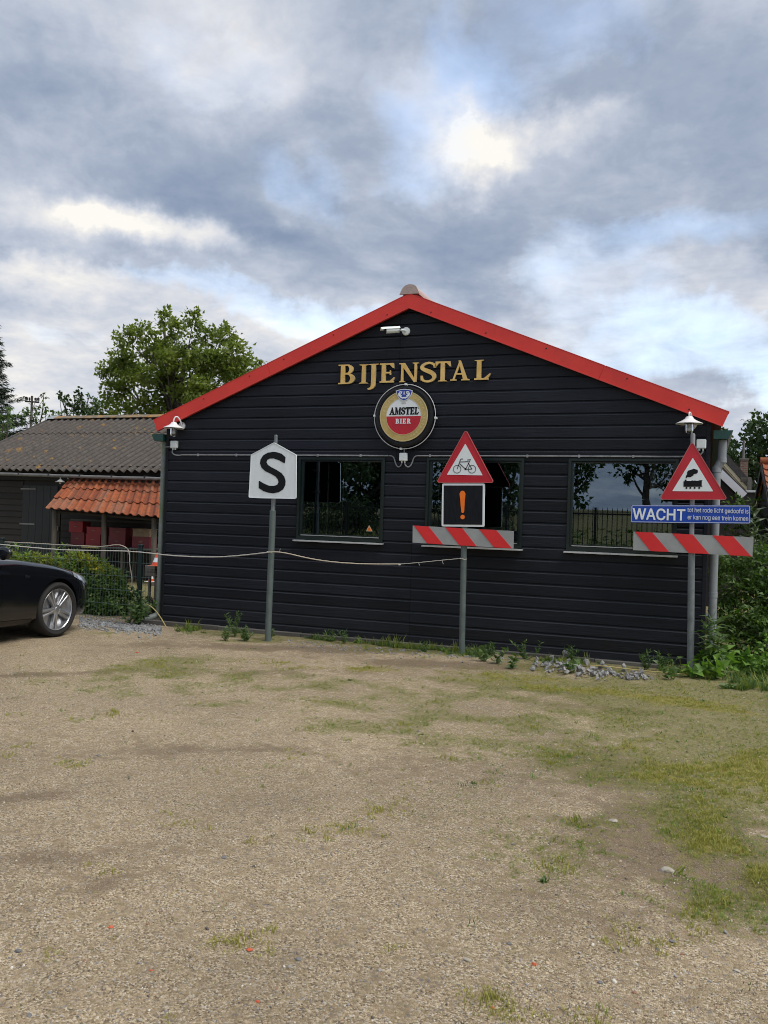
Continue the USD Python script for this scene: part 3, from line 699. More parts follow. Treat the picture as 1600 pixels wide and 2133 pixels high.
def glyph(c, w=0.19):
    """Bold serif capitals, one unit tall, drawn from stems, bowls and serifs."""
    if c == 'B':
        top = sg.Polygon([(0.16, 0.52)] + arc_pts(0.36, 0.755, 0.25, 0.245, -90, 90) + [(0.16, 1.0)]).buffer(0).difference(sg.Polygon([(0.26, 0.58)] + arc_pts(0.34, 0.755, 0.105, 0.185, -90, 90) + [(0.26, 0.93)]))
        bot = sg.Polygon([(0.16, 0.0)] + arc_pts(0.38, 0.275, 0.30, 0.275, -90, 90) + [(0.16, 0.55)]).buffer(0).difference(sg.Polygon([(0.26, 0.07)] + arc_pts(0.36, 0.275, 0.135, 0.205, -90, 90) + [(0.26, 0.48)]))
        return union([top, bot, sg.box(0.10, 0, 0.27, 1), sg.box(0.0, 0.0, 0.2, 0.06), sg.box(0.0, 0.94, 0.2, 1.0)])
    if c == 'I': return stem(0.24, w, sw=0.46)
    if c == 'J': return union([stem(0.30, w, -0.12, 1, lo=False, sw=0.46), thick_path([(0.30, 0.0), (0.295, -0.15), (0.25, -0.25), (0.17, -0.31), (0.07, -0.335)], [w, w * 0.98, 0.15, 0.11, 0.09])])
    if c == 'E': return union([sg.box(0.08, 0, 0.26, 1), sg.box(0, 0, 0.62, 0.085), sg.box(0, 0.915, 0.60, 1.0), sg.box(0.2, 0.47, 0.47, 0.545), sg.Polygon([(0.56, 0), (0.68, 0.26), (0.63, 0.27), (0.44, 0.07)]), sg.Polygon([(0.60, 1.0), (0.62, 0.74), (0.575, 0.74), (0.42, 0.93)]), sg.box(0.445, 0.39, 0.485, 0.63)])
    if c == 'N': return union([stem(0.14, 0.10, sw=0.27, hi=False), stem(0.72, 0.10, sw=0.27, lo=False), sg.Polygon([(0.03, 1.0), (0.24, 1.0), (0.775, 0.0), (0.665, -0.02)]), sg.box(0.0, 0.945, 0.22, 1.0)])
    if c == 'S': return ess()
    if c == 'T': return union([stem(0.37, w, hi=False, sw=0.42), sg.box(0.04, 0.915, 0.70, 1.0), sg.Polygon([(0.0, 0.74), (0.045, 0.74), (0.2, 0.93), (0.06, 1.0), (0.03, 1.0)]), sg.Polygon([(0.74, 0.74), (0.695, 0.74), (0.54, 0.93), (0.68, 1.0), (0.71, 1.0)])])
    if c == 'A': return union([sg.Polygon([(0.09, 0), (0.17, 0), (0.47, 0.86), (0.41, 1.0)]), sg.Polygon([(0.36, 1.0), (0.46, 1.0), (0.80, 0.0), (0.60, 0.0)]), sg.box(0.25, 0.29, 0.6, 0.365), sg.box(0.0, 0, 0.29, 0.06), sg.box(0.5, 0, 0.88, 0.06)])
    if c == 'L': return union([stem(0.2, w, hi=True, lo=False, sw=0.40), sg.box(0.0, 0, 0.62, 0.085), sg.Polygon([(0.56, 0), (0.72, 0.30), (0.66, 0.31), (0.42, 0.07)])])
    if c == 'M': return union([stem(0.13, 0.10, sw=0.26, hi=False), stem(0.83, 0.19, sw=0.34, hi=False), sg.Polygon([(0.06, 1), (0.26, 1), (0.55, 0.18), (0.46, 0.0)]), sg.Polygon([(0.46, 0), (0.54, 0.2), (0.78, 1.0), (0.92, 1.0), (0.92, 0.9), (0.72, 0.75)]), sg.box(0.0, 0.945, 0.2, 1.0), sg.box(0.8, 0.945, 0.98, 1.0)])
    if c == 'R': return union([sg.Polygon([(0.16, 0.46)] + arc_pts(0.36, 0.73, 0.27, 0.27, -90, 90) + [(0.16, 1.0)]).buffer(0).difference(sg.Polygon([(0.26, 0.54)] + arc_pts(0.34, 0.73, 0.12, 0.19, -90, 90) + [(0.26, 0.92)])), stem(0.18, 0.18, sw=0.36), sg.Polygon([(0.3, 0.48), (0.46, 0.52), (0.78, 0.0), (0.56, 0.0)])])
    raise ValueError(c)


def fit(g, x0, x1, z0, z1):
    a, b, c, d = g.bounds
    sx, sz = (x1 - x0) / (c - a), (z1 - z0) / (d - b)
    return sa.affine_transform(g, [sx, 0, 0, sz, x0 - sx * a, z0 - sz * b])


name_ = thing('letter_sign', 'gold serif wall letters spelling BIJENSTAL above the round beer sign', 'lettering', at=(3.7, -0.03, 3.4))
boxes = {'B': (65, 228, 405, 595), 'I': (263, 355, 405, 590), 'J': (345, 455, 400, 650), 'E': (460, 612, 392, 582), 'N': (643, 835, 388, 580), 'S': (843, 1003, 380, 580), 'T': (982, 1140, 375, 570), 'A': (1132, 1322, 365, 562), 'L': (1360, 1525, 360, 555)}
for c, (l, r, t_, b_) in boxes.items():
    p, q = onY(690 + l / 4.571, 670 + b_ / 4.571, -0.05), onY(690 + r / 4.571, 670 + t_ / 4.571, -0.05)
    g = fit(glyph(c), p[0], q[0], p[2], q[2])
    # the row of letters leans a little up to the right
    lt = part(name_, 'letter', plate(g, -0.052, -0.047), 'gold_letter')
    part(lt, 'edge', plate(g.buffer(-0.001), -0.0468, -0.0225), 'letter_side')

# round illuminated beer sign
C0 = onY(841, 867, -0.12)
cx, cz, R = C0[0], C0[2], 0.385
beer = thing('beer_sign', 'round red, white and gold beer sign with black rim on the gable', 'sign', at=(cx, -0.05, cz))
part(beer, 'housing', lathe([(0, 0.0), (0.40, 0.0), (0.402, 0.05), (0.385, 0.085), (0.36, 0.095), (0.345, 0.088), (0, 0.088)], (cx, -0.022, cz), 'y', 64), 'black_plastic', 35)


def disc_plate(r0, r1, y0, y1, poly=None):
    g = sg.Point(cx, cz).buffer(r1, quad_segs=24)
    if r0: g = g.difference(sg.Point(cx, cz).buffer(r0, quad_segs=24))
    return plate(g if poly is None else g.intersection(poly), y0, y1)


part(beer, 'gold_rim', disc_plate(0.312, 0.322, -0.128, -0.1105), 'gold_pale')
part(beer, 'gold_ring', disc_plate(0.2405, 0.3115, -0.125, -0.1105), 'gold_sign')
part(beer, 'inner_rim', disc_plate(0.234, 0.240, -0.128, -0.1105), 'gold_pale')
part(beer, 'white_half', disc_plate(0, 0.2335, -0.124, -0.1105, sg.box(cx - 1, cz + 0.0005, cx + 1, cz + 1)), 'sign_white')
part(beer, 'red_half', disc_plate(0, 0.2335, -0.124, -0.1105, sg.box(cx - 1, cz - 1, cx + 1, cz - 0.0005)), 'sign_red')
cur = cx - 0.192
ws = [('A', 0.068), ('M', 0.078), ('S', 0.052), ('T', 0.060), ('E', 0.054), ('L', 0.052)]
for c, w in ws:
    gl = sa.skew(fit(glyph(c), cur, cur + w, cz + 0.022, cz + 0.112), xs=2, origin=(cur, cz)).buffer(0.0035)
    part(beer, 'letter', plate(gl, -0.127, -0.1242), 'sign_black')
    cur += w + 0.0055
part(beer, 'mark', plate(sg.Point(cx + 0.197, cz + 0.1).buffer(0.006).difference(sg.Point(cx + 0.197, cz + 0.1).buffer(0.003)), -0.127, -0.1242), 'sign_black')
cur = cx - 0.105
for c, w in (('B', 0.045), ('I', 0.026), ('E', 0.043), ('R', 0.05)):
    part(beer, 'letter', plate(fit(glyph(c), cur, cur + w, cz - 0.094, cz - 0.034).buffer(0.002), -0.127, -0.1242), 'sign_white')
    cur += w + 0.013


def text_poly(text, height, bold=False):
    m = meshkit.text_mesh(text, height, 0.002, bold)
    v, f = np.array(m.vertices), np.array(m.faces)
    up = np.abs(v[f][:, :, 2] - 0.002).max(1) < 1e-6
    return v, f


def text_on(text, x, z, y, height, width=None, bold=False, depth=0.002, ang=0.0):
    """Sans lettering standing on the plane y, reading along +x; (x, z) is its lower left corner."""
    m = meshkit.text_mesh(text, height, depth, bold)
    v, f = np.array(m.vertices), np.array(m.faces)
    if width:
        v[:, 0] *= width / v[:, 0].max()
    if ang:
        v = rot(v, [0, 0, 1], ang)
    return np.stack([x + v[:, 0], y - v[:, 2], z + v[:, 1]], 1), f


def ring_text(text, a0, step, r, height):
    out = []
    for i, ch in enumerate(text):
        if ch == ' ': continue
        a = math.radians(a0 - i * step)
        out.append(text_on(ch, cx + r * math.cos(a), cz + r * math.sin(a), -0.1252, height, None, True, 0.002, a - math.pi / 2))
    return join(out)


part(beer, 'ring_text', ring_text('AMSTEL', 168, 9.2, 0.262, 0.028), 'gold_pale')
part(beer, 'ring_text', ring_text('BIEREN NEDERLAND', 66, 8.6, 0.262, 0.028), 'gold_pale')
part(beer, 'year', text_on('1870', cx - 0.036, cz + 0.158, -0.1242, 0.018, 0.062), 'stripe_grey')
sh = sg.Polygon([(-0.115, 0.325)] + [(x, 0.325 + 0.022 * (1 - (x / 0.115) ** 2)) for x in np.linspace(-0.115, 0.115, 12)] + [(0.115, 0.325), (0.094, 0.26), (0.05, 0.212), (0.0, 0.19), (-0.05, 0.212), (-0.094, 0.26)])
sh = sa.translate(sh, cx, cz)
em = part(beer, 'emblem', plate(sh, -0.131, -0.1282), 'sign_white')
part(em, 'shield', plate(sh.buffer(-0.009), -0.1335, -0.1312), 'emblem_blue')
lion = unary_union([sg.Point(0.05, 0.298).buffer(0.020), sg.Point(0.062, 0.272).buffer(0.016), sg.LineString([(0.03, 0.31), (0.05, 0.3), (0.075, 0.285), (0.06, 0.255), (0.035, 0.262)]).buffer(0.006)])
lion = lion.difference(sg.Point(0.052, 0.296).buffer(0.009))
part(em, 'lion', plate(sa.translate(lion, cx, cz), -0.1355, -0.1337), 'sign_white')
part(em, 'lion', plate(sa.translate(sa.scale(lion, -1, 1, origin=(0, 0)), cx, cz), -0.1355, -0.1337), 'sign_white')
part(em, 'scroll', plate(sa.translate(sg.LineString([(-0.045, 0.245), (-0.02, 0.232), (0, 0.236), (0.02, 0.232), (0.045, 0.245)]).buffer(0.009), cx, cz), -0.1355, -0.1337), 'sign_white')
part(em, 'initial', plate(fit(glyph('A'), cx - 0.019, cx + 0.019, cz + 0.275, cz + 0.318), -0.1355, -0.1337), 'sign_white')
part(beer, 'neon_ring', tube([(cx + 0.413 * math.cos(a), -0.085, cz + 0.413 * math.sin(a)) for a in np.linspace(0, 2 * math.pi, 65)], 0.0055, 6, False), 'lamp_white', True)
for a in (90, 178, 265, -3):
    a = math.radians(a)
    x, z = cx + 0.413 * math.cos(a), cz + 0.413 * math.sin(a)
    part(beer, 'clip', box(x - 0.014, x + 0.014, -0.098, -0.04, z - 0.013, z + 0.013, 0.003), 'white_plastic')

# security camera under the apex
cc = onY(846, 690, -0.03)
camr = thing('security_camera', 'white bullet security camera fixed below the roof apex', 'security camera', at=cc)
part(camr, 'mount', lathe([(0, 0.0), (0.053, 0.0), (0.053, 0.012), (0.045, 0.022), (0, 0.026)], (cc[0], -0.0215, cc[2]), 'y', 32), 'white_plastic', 35)
E1 = cc + [-0.045, -0.13, -0.008]
part(camr, 'arm', tube([(cc[0], -0.045, cc[2]), (cc[0] - 0.02, -0.09, cc[2] + 0.004), E1 + [0.02, 0.02, 0]], 0.016, 12), 'white_plastic', True)
dirc = np.array([-0.80, -0.50, -0.13]); dirc /= np.linalg.norm(dirc)
A0 = E1 + dirc * 0.005
part(camr, 'barrel', tube([A0, A0 + dirc * 0.17], 0.037, 20), 'white_plastic', 40)
part(camr, 'lens', tube([A0 + dirc * 0.171, A0 + dirc * 0.195], 0.032, 20), 'black_plastic', 40)
side = np.cross(dirc, [0, 0, 1.0]); side /= np.linalg.norm(side); upv = np.cross(side, dirc)
hood = []
for s in (0.0, 0.245):
    for a in np.linspace(-1.25, 1.25, 11):
        hood.append(A0 + dirc * (s - 0.01) + side * 0.046 * math.sin(a) + upv * (0.046 * math.cos(a) + 0.002))
hv = np.array(hood); hf = [(i, i + 1, 11 + i + 1) for i in range(10)] + [(i, 11 + i + 1, 11 + i) for i in range(10)]
hv2 = hv - np.tile(upv * 0.004, (22, 1))
part(camr, 'sunshield', join([(hv, np.array(hf)), (hv2, np.array(hf)[:, ::-1])]), 'white_plastic', True)
part(camr, 'screw_cap', tube([E1 + [0.012, -0.03, -0.02], E1 + [0.012, -0.045, -0.02]], 0.008, 10), 'stripe_grey')


def stable_lamp(name, label, wx, hang, tilt):
    """Barn lamp: wall plate, swan neck, flat enamel shade, jar glass."""
    b = np.array(wx, float)
    h = np.array(hang, float)
    t = thing(name, label, 'wall lamp', None, at=b)
    part(t, 'wall_plate', lathe([(0, 0), (0.055, 0.0), (0.055, 0.018), (0.03, 0.03), (0, 0.032)], (b[0], -0.0215, b[2]), 'y', 28), 'lamp_white', 35)
    pts = spline([(b[0], -0.04, b[2]), (b[0] - tilt * 0.2, -0.09, b[2] + 0.05), (b[0] + (h[0] - b[0]) * 0.55, -0.15, b[2] + 0.115), (h[0], h[1], h[2] + 0.10), (h[0], h[1], h[2] + 0.045)], 24)
    part(t, 'neck', tube(pts, 0.0105, 10), 'lamp_white', True)
    part(t, 'shade', lathe([(0.012, 0.062), (0.035, 0.055), (0.05, 0.03), (0.075, 0.012), (0.145, -0.022), (0.147, -0.027), (0.14, -0.027), (0.07, 0.002), (0.02, 0.01)], h, 'z', 40), 'lamp_white', 40)
    j = part(t, 'jar', lathe([(0.048, 0.0), (0.048, -0.105), (0.042, -0.13), (0.022, -0.142), (0, -0.145)], h, 'z', 28), 'jar_glass', 40)
    part(j, 'holder', lathe([(0.052, 0.004), (0.052, -0.025), (0.0, -0.025)], h, 'z', 24), 'dark_metal', 30)
    part(j, 'bulb', lathe([(0.008, -0.026), (0.012, -0.05), (0.028, -0.08), (0.02, -0.105), (0, -0.112)], h, 'z', 16), 'lamp_white', 40)
    return t


LL = onY(379, 887, -0.03)
stable_lamp('stable_lamp', 'white enamel stable lamp at the left corner of the hall', LL, (onY(362, 888, -0.17)), -0.1)
LR = onY(1441, 885, -0.03)
stable_lamp('stable_lamp', 'white enamel stable lamp above the train warning sign', (LR[0], -0.03, LR[2]), onY(1436, 878, -0.19), 0.0)

# conduit with its junction boxes and clips
cond = thing('cable_conduit', 'thin grey cable conduit running above the windows with three junction boxes', 'conduit', at=(W / 2, -0.03, 2.41))
CZ, CY = 2.415, -0.032


def jbox(x, z, s=0.052):
    j = part(cond, 'junction_box', box(x - s, x + s, -0.075, -0.0215, z - s, z + s, 0.008), 'white_plastic')
    part(j, 'lid', box(x - s + 0.006, x + s - 0.006, -0.081, -0.0755, z - s + 0.006, z + s - 0.006, 0.002), 'white_plastic')
    for d in (-0.02, 0.02):
        part(j, 'gland', lathe([(0.011, 0.0), (0.011, -0.022), (0, -0.022)], (x + d, -0.048, z - s), 'z', 10), 'white_plastic')


jl, jm, jr = onY(363, 926, -0.05), onY(840.5, 952, -0.05), onY(1461, 925, -0.05)
for j in (jl, jm, jr):
    jbox(j[0], j[2])


def pipe(pts, n=30):
    part(cond, 'pipe', tube(spline(pts, n), 0.0085, 8), 'pipe_white', True)


pipe([(jl[0] - 0.02, -0.048, jl[2] - 0.07), (jl[0] - 0.018, -0.045, jl[2] - 0.13), (jl[0] + 0.03, CY, CZ - 0.004), (jl[0] + 0.12, CY, CZ)])
part(cond, 'pipe', tube([(jl[0] + 0.12, CY, CZ), (jm[0] - 0.21, CY, CZ)], 0.009, 8), 'pipe_white', True)
part(cond, 'pipe', tube([(jl[0] - 0.05, -0.045, jl[2] - 0.03), (jl[0] - 0.16, -0.045, jl[2] - 0.035)], 0.007, 8), 'pipe_white', True)
for s in (-1, 1):
    pipe([(jm[0] + s * 0.20, CY, CZ), (jm[0] + s * 0.135, CY, CZ - 0.03), (jm[0] + s * 0.105, CY, CZ - 0.11), (jm[0] + s * 0.065, CY - 0.005, CZ - 0.145), (jm[0] + s * 0.025, -0.048, CZ - 0.115), (jm[0] + s * 0.02, -0.048, jm[2] - 0.07)])
part(cond, 'pipe', tube([(jm[0] + 0.20, CY, CZ), (jr[0] - 0.22, CY, CZ)], 0.009, 8), 'pipe_white', True)
pipe([(jr[0] - 0.22, CY, CZ), (jr[0] - 0.06, CY, CZ + 0.005), (jr[0] + 0.01, -0.045, CZ + 0.04), (jr[0] + 0.02, -0.048, jr[2] - 0.07)])
pipe([(jm[0] + 0.01, -0.048, jm[2] + 0.05), (jm[0] + 0.01, -0.048, jm[2] + 0.08), (jm[0] + 0.01, -0.048, jm[2] + 0.11)], 4)
for x in list(np.arange(0.55, 3.2, 0.62)) + list(np.arange(3.98, 7.0, 0.62)):
    part(cond, 'clip', box(x - 0.012, x + 0.012, -0.0455, -0.0215, CZ - 0.017, CZ + 0.016, 0.002), 'pipe_white')

# ------------------------------------------------------------------ sign posts
def pole(t, px0, px1, Y, segs, m):
    """Round post between two pixels on the plane y = Y; segs: (fraction from, to, radius)."""
    a, b = onY(*px0, Y), onY(*px1, Y)
    a = a + (a - b) / np.linalg.norm(a - b) * 0.25
    L = np.linalg.norm(b - a)
    for i, (f0, f1, r, mm) in enumerate(segs):
        p0, p1 = a + (b - a) * f0, a + (b - a) * f1
        d = (b - a) / L
        pts = [p0, p0 + d * 0.004, p1 - d * 0.012, p1]
        part(t, 'pole', tube(pts, [r, r, r, r * (0.75 if f1 < 1 or r > 0 else 1)], 20), mm or m, 50)
    return a, b


# station sign: white house-shaped panel with a black S
YS = -0.633
tS = thing('railway_sign', 'white house shaped railway sign with black letter S on a thin post', 'sign', at=onZ(558, 1333))
pole(tS, (558, 1333), (575, 906), YS, [(0, 0.665, 0.040, None), (0.655, 0.80, 0.0275, 'galvanised'), (0.79, 1.0, 0.024, 'galvanised')], 'painted_pole')
for py in (1066, 1074):
    c = onY(569.3, py, YS)
    part(tS, 'band', lathe([(0.0265, -0.008), (0.031, -0.006), (0.031, 0.006), (0.0265, 0.008)], c, 'z', 16), 'galvanised', 30)
YP = YS - 0.05
panel = rounded(pxpoly([(518, 1037), (523, 947), (571, 921.5), (617.5, 947.5), (616.5, 1039.5)], YP), 0.022)
pn = part(tS, 'panel', plate(panel, YP, YP + 0.018), 'mossy_white')
part(pn, 'back', plate(panel.buffer(-0.004), YP + 0.0183, YP + 0.022), 'scratched_black')
part(pn, 'border', plate(panel.difference(panel.buffer(-0.008)), YP - 0.004, YP - 0.0005), 'sign_white')
S_ = [(422, 232), (385, 200), (340, 186), (305, 183), (260, 190), (215, 215), (190, 255), (186, 290), (200, 330), (235, 362), (290, 388), (330, 412), (352, 440), (357, 465), (345, 487), (315, 499), (270, 497), (220, 475), (174, 448), (174, 518),
      (215, 545), (265, 562), (310, 566), (360, 556), (400, 530), (420, 490), (423, 455), (412, 415), (385, 380), (340, 350), (290, 325), (258, 303), (246, 280), (252, 258), (275, 246), (310, 244), (360, 260), (416, 292)]
S_ = pxpoly([(500 + x / 4.444, 900 + y / 4.444) for x, y in S_], YP).buffer(-0.010).buffer(0.018, quad_segs=8).buffer(-0.008)
part(pn, 'letter', plate(S_, YP - 0.0035, YP - 0.0005), 'sign_black')
for zz in (0.25, 0.75):
    c = onY(568, 1040 - 100 * zz, YS)
    part(tS, 'clamp', box(c[0] - 0.05, c[0] + 0.05, YP + 0.0225, YS + 0.028, c[2] - 0.015, c[2] + 0.015), 'galvanised')


def stripes(t, corners, Y, edges):
    """Red and grey striped barrier board. corners: four pixels, clockwise from the upper left."""
    P = [onY(x, y, Y)[[0, 2]] for x, y in corners]
    P = [np.array(p) for p in P]
    bd = part(t, 'barrier_board', plate(sg.Polygon(P), Y, Y + 0.022), 'stripe_grey')

    def top(u): return P[0] + (P[1] - P[0]) * u

    def bot(u): return P[3] + (P[2] - P[3]) * u
    for (a0, a1, b0, b1) in edges:
        q = sg.Polygon([top(a0), top(a1), bot(b1), bot(b0)])
        part(bd, 'red_stripe', plate(q, Y - 0.0035, Y - 0.0005), 'bright_red')
    return bd


def warning_triangle(t, tri, inner, Y, name='triangle'):
    o = rounded(pxpoly(tri, Y), 0.022)
    p = part(t, name, plate(o, Y, Y + 0.02), 'sign_red')
    part(p, 'back', plate(o.buffer(-0.002), Y + 0.0203, Y + 0.025), 'scratched_black')
    part(p, 'rim', plate(o.difference(o.buffer(-0.006)), Y - 0.006, Y - 0.0005), 'red_edge')
    part(p, 'field', plate(rounded(pxpoly(inner, Y), 0.004), Y - 0.003, Y - 0.0005), 'face_white')
    return p


# cyclist warning
YM = -0.407
tM = thing('cyclist_warning_sign', 'red triangle bicycle sign above black exclamation panel and striped board', 'sign', at=onZ(962, 1363))
pole(tM, (962, 1363), (969.5, 1000), YM, [(0, 0.78, 0.036, None), (0.78, 1.0, 0.030, 'galvanised')], 'painted_pole')
Y = YM - 0.045
cyc = warning_triangle(tM, [(909, 1005.5), (970.5, 894), (1029.5, 1006)], [(931, 989), (969.5, 924), (1005.5, 990)], Y)


def zz5(x, y): return (840 + x / 4.103, 880 + y / 4.103)


def line5(pts, w, Y):
    return sg.LineString([onY(*zz5(x, y), Y)[[0, 2]] for x, y in pts]).buffer(w, cap_style=2, join_style=2)


Yb = Y - 0.003
wheels = []
for c in ((462, 399), (589, 399)):
    q = sg.Point(onY(*zz5(*c), Y)[[0, 2]])
    wheels.append(q.buffer(0.0495).difference(q.buffer(0.0435)))
bike = unary_union(wheels + [line5(p, 0.0042, Y) for p in ([(462, 399), (490, 320), (497, 312), (512, 312)], [(482, 338), (560, 334)], [(484, 352), (535, 400)], [(535, 400), (572, 325)], [(556, 345), (589, 399)], [(535, 400), (589, 399)], [(548, 320), (580, 318)])] + [sg.Point(onY(*zz5(533, 398), Y)[[0, 2]]).buffer(0.012)])
part(cyc, 'bicycle', plate(bike, Y - 0.0055, Y - 0.0033), 'sign_black')
sq = rounded(pxpoly([(921, 1007), (1010, 1007), (1009, 1097.5), (920, 1096.5)], Y), 0.02)
ex = part(tM, 'exclamation_panel', plate(sq, Y, Y + 0.018), 'sign_white')
part(ex, 'back', plate(sq.buffer(-0.003), Y + 0.0183, Y + 0.022), 'scratched_black')
part(ex, 'field', plate(sq.buffer(-0.024, join_style=2), Y - 0.003, Y - 0.0005), 'scratched_black')
top = pxpoly([zz5(*p) for p in ((483, 604), (533, 604), (521, 765), (498, 765))], Y)
bar = unary_union([top, sg.Point(onY(*zz5(508, 607), Y)[[0, 2]]).buffer(0.0318), sg.Point(onY(*zz5(509.5, 764), Y)[[0, 2]]).buffer(0.0145)])
part(ex, 'stroke', plate(bar, Y - 0.0062, Y - 0.0034), 'sign_orange')
part(ex, 'dot', plate(sg.Point(onY(*zz5(508.5, 808), Y)[[0, 2]]).buffer(0.0265), Y - 0.0062, Y - 0.0034), 'sign_orange')
E5 = [(0.012, 0.163, 0.152, 0.312), (0.333, 0.503, 0.478, 0.648), (0.668, 0.835, 0.818, 0.99)]
stripes(tM, [zz5(82, 881), zz5(943, 928), zz5(939, 1077), zz5(80, 1027)], Y, E5)
for py in (1050, 1118):
    c = onY(966, py, YM)
    part(tM, 'clamp', box(c[0] - 0.05, c[0] + 0.05, Y + 0.0255, YM + 0.034, c[2] - 0.015, c[2] + 0.015), 'galvanised')

# train warning
YR = -0.30
tR = thing('train_warning_sign', 'red triangle train sign above blue WACHT board and striped board', 'sign', at=onZ(1438, 1402))
pole(tR, (1438, 1402), (1443.5, 903), YR, [(0, 0.565, 0.037, None), (0.565, 1.0, 0.0245, 'pipe_white')], 'galvanised')
Y = YR - 0.045
trn = warning_triangle(tR, [(1373.5, 1040.5), (1442, 918.5), (1516.5, 1041)], [(1400.5, 1023), (1443.3, 953.5), (1486, 1023.5)], Y)


def z6(x, y): return (1380 + x / 8.889, 840 + y / 8.889)


loco = pxpoly([z6(*p) for p in ((390, 1548), (390, 1445), (412, 1445), (412, 1415), (448, 1415), (448, 1440), (530, 1440), (548, 1428), (570, 1430), (582, 1440), (600, 1426), (622, 1438), (660, 1436), (690, 1424), (742, 1424), (730, 1448), (730, 1530), (738, 1530), (738, 1546))], Y)
smoke = [(430, 1392), (440, 1335), (458, 1320), (458, 1275), (480, 1245), (530, 1232), (575, 1212), (620, 1222), (655, 1235), (658, 1280), (630, 1305), (585, 1310), (570, 1340), (520, 1368), (460, 1368), (446, 1392)]
smoke = pxpoly([z6(*p) for p in smoke], Y).buffer(-0.004).buffer(0.008).buffer(-0.004)
part(trn, 'locomotive', plate(loco, Y - 0.0055, Y - 0.0033), 'sign_black')
part(trn, 'smoke', plate(smoke, Y - 0.0055, Y - 0.0033), 'sign_black')
for x in (445, 517, 597, 682):
    part(trn, 'wheel', plate(sg.Point(onY(*z6(x, 1568), Y)[[0, 2]]).buffer(0.0105), Y - 0.0055, Y - 0.0033), 'sign_black')


def z7(x, y): return (1160 + x / 3.441, 840 + y / 3.441)


bp_ = rounded(pxpoly([z7(534, 730), z7(1386, 731), z7(1387, 864), z7(531, 855)], Y), 0.014)
bl = part(tR, 'text_board', plate(bp_, Y, Y + 0.02), 'sign_blue')
part(bl, 'border', plate(bp_.buffer(-0.006).difference(bp_.buffer(-0.0105)), Y - 0.003, Y - 0.0005), 'sign_white')
for txt, x0, x1, ybase, ytop, b in (('WACHT', 540, 922, 829, 762, True), ('tot het rode licht gedoofd is', 936, 1374, 779, 758, False), ('er kan nog een trein komen', 936, 1372, 831, 810, False)):
    p, q = onY(*z7(x0, ybase), Y), onY(*z7(x1, ytop), Y)
    part(bl, 'lettering', text_on(txt, p[0], p[2], Y - 0.001, q[2] - p[2], q[0] - p[0], b, 0.003), 'sign_white')
stripes(tR, [z7(550, 920), z7(1411, 961), z7(1403, 1098), z7(546, 1052)], Y, E5)
for py in (1010, 1072, 1135):
    c = onY(1441, py, YR)
    part(tR, 'clamp', box(c[0] - 0.045, c[0] + 0.045, Y + 0.0255, YR + 0.036, c[2] - 0.014, c[2] + 0.014), 'galvanised')

# ------------------------------------------------------------------ wire mesh fence in front of the bee yard
FY = -0.25
fence = thing('mesh_fence', 'dark green wire mesh fence in front of the yellow flowered bush', 'fence', at=(-2.5, FY, 0))
posts = [-0.20, -2.73, -5.25, -7.77]
for x in posts:
    p = part(fence, 'fence_post', box(x - 0.032, x + 0.032, FY - 0.022, FY + 0.022, -0.3, 1.10, 0.004), 'fence_green')
    part(p, 'cap', box(x - 0.037, x + 0.037, FY - 0.027, FY + 0.027, 1.1005, 1.125, 0.006), 'fence_green')
spans = [(-0.17, 0.0)] + [(posts[i + 1] + 0.032, posts[i] - 0.032) for i in range(3)]
for a, b in spans:
    ms = []
    for z in np.arange(0.06, 1.07, 0.2):
        ms.append(tube([(a, FY - 0.006, z), (b, FY - 0.006, z)], 0.0032, 5))
    for x in np.arange(a + 0.025, b, 0.05):
        ms.append(tube([(x, FY, 0.02), (x, FY, 1.075)], 0.0022, 4))
    part(fence, 'wire_mesh', join(ms), 'wire_green', kind='stuff')

rope = thing('slack_rope', 'pale rope strung from the fence past the S sign to the bicycle sign post', 'rope', at=(0, -0.4, 1.0))


def RP(px, py, Y): return onY(px, py, Y)


part(rope, 'strand', tube(spline([RP(0, 1134, -0.30), RP(60, 1140, -0.32), RP(150, 1146, -0.31), RP(220, 1147, -0.32), RP(290, 1150, -0.29), RP(345, 1156, -0.36), RP(400, 1159.5, -0.44), RP(455, 1160, -0.53), RP(520, 1155, -0.62), RP(562, 1150, -0.685)], 60), 0.0075, 7), 'rope_white', True)
part(rope, 'strand', tube(spline([RP(563, 1150, -0.685), RP(580, 1150, -0.68), RP(630, 1160, -0.64), RP(690, 1170, -0.6), RP(760, 1174.5, -0.55), RP(832, 1175, -0.5)], 50), 0.0065, 7), 'rope_tan', True)
part(rope, 'strand', tube(spline([RP(832, 1175, -0.5), RP(870, 1172, -0.48), RP(920, 1167, -0.46), RP(965, 1163, -0.45)], 30), 0.004, 6), 'rope_white', True)
for c in ((563.5, 1150, -0.633, 0.044), (965, 1164, -0.407, 0.040)):
    q = RP(c[0], c[1], c[2])
    part(rope, 'loop', tube([(q[0] + c[3] * math.cos(a), q[1] + c[3] * math.sin(a), q[2] + 0.006 * math.sin(2 * a)) for a in np.linspace(0, 2 * math.pi, 25)], 0.005, 6, False), 'rope_white', True)
q = RP(832, 1176, -0.5)
kn = trimesh.creation.icosphere(2, 0.014); kn.apply_scale([1.3, 1, 0.8])
part(rope, 'knot', moved((np.array(kn.vertices), np.array(kn.faces)), q), 'rope_white', True)
for (x0, y0, x1, y1) in ((872, 1172, 874, 1178), (921, 1167.5, 923.5, 1175), (582, 1149, 584, 1143)):
    part(rope, 'loose_end', tube([RP(x0, y0, -0.48), RP(x1, y1, -0.48)], 0.003, 5), 'rope_white')
c2 = thing('slack_cable', 'white cable lying along the top of the fence and hanging down beside the post', 'cable', at=(-1.2, -0.2, 1.05))
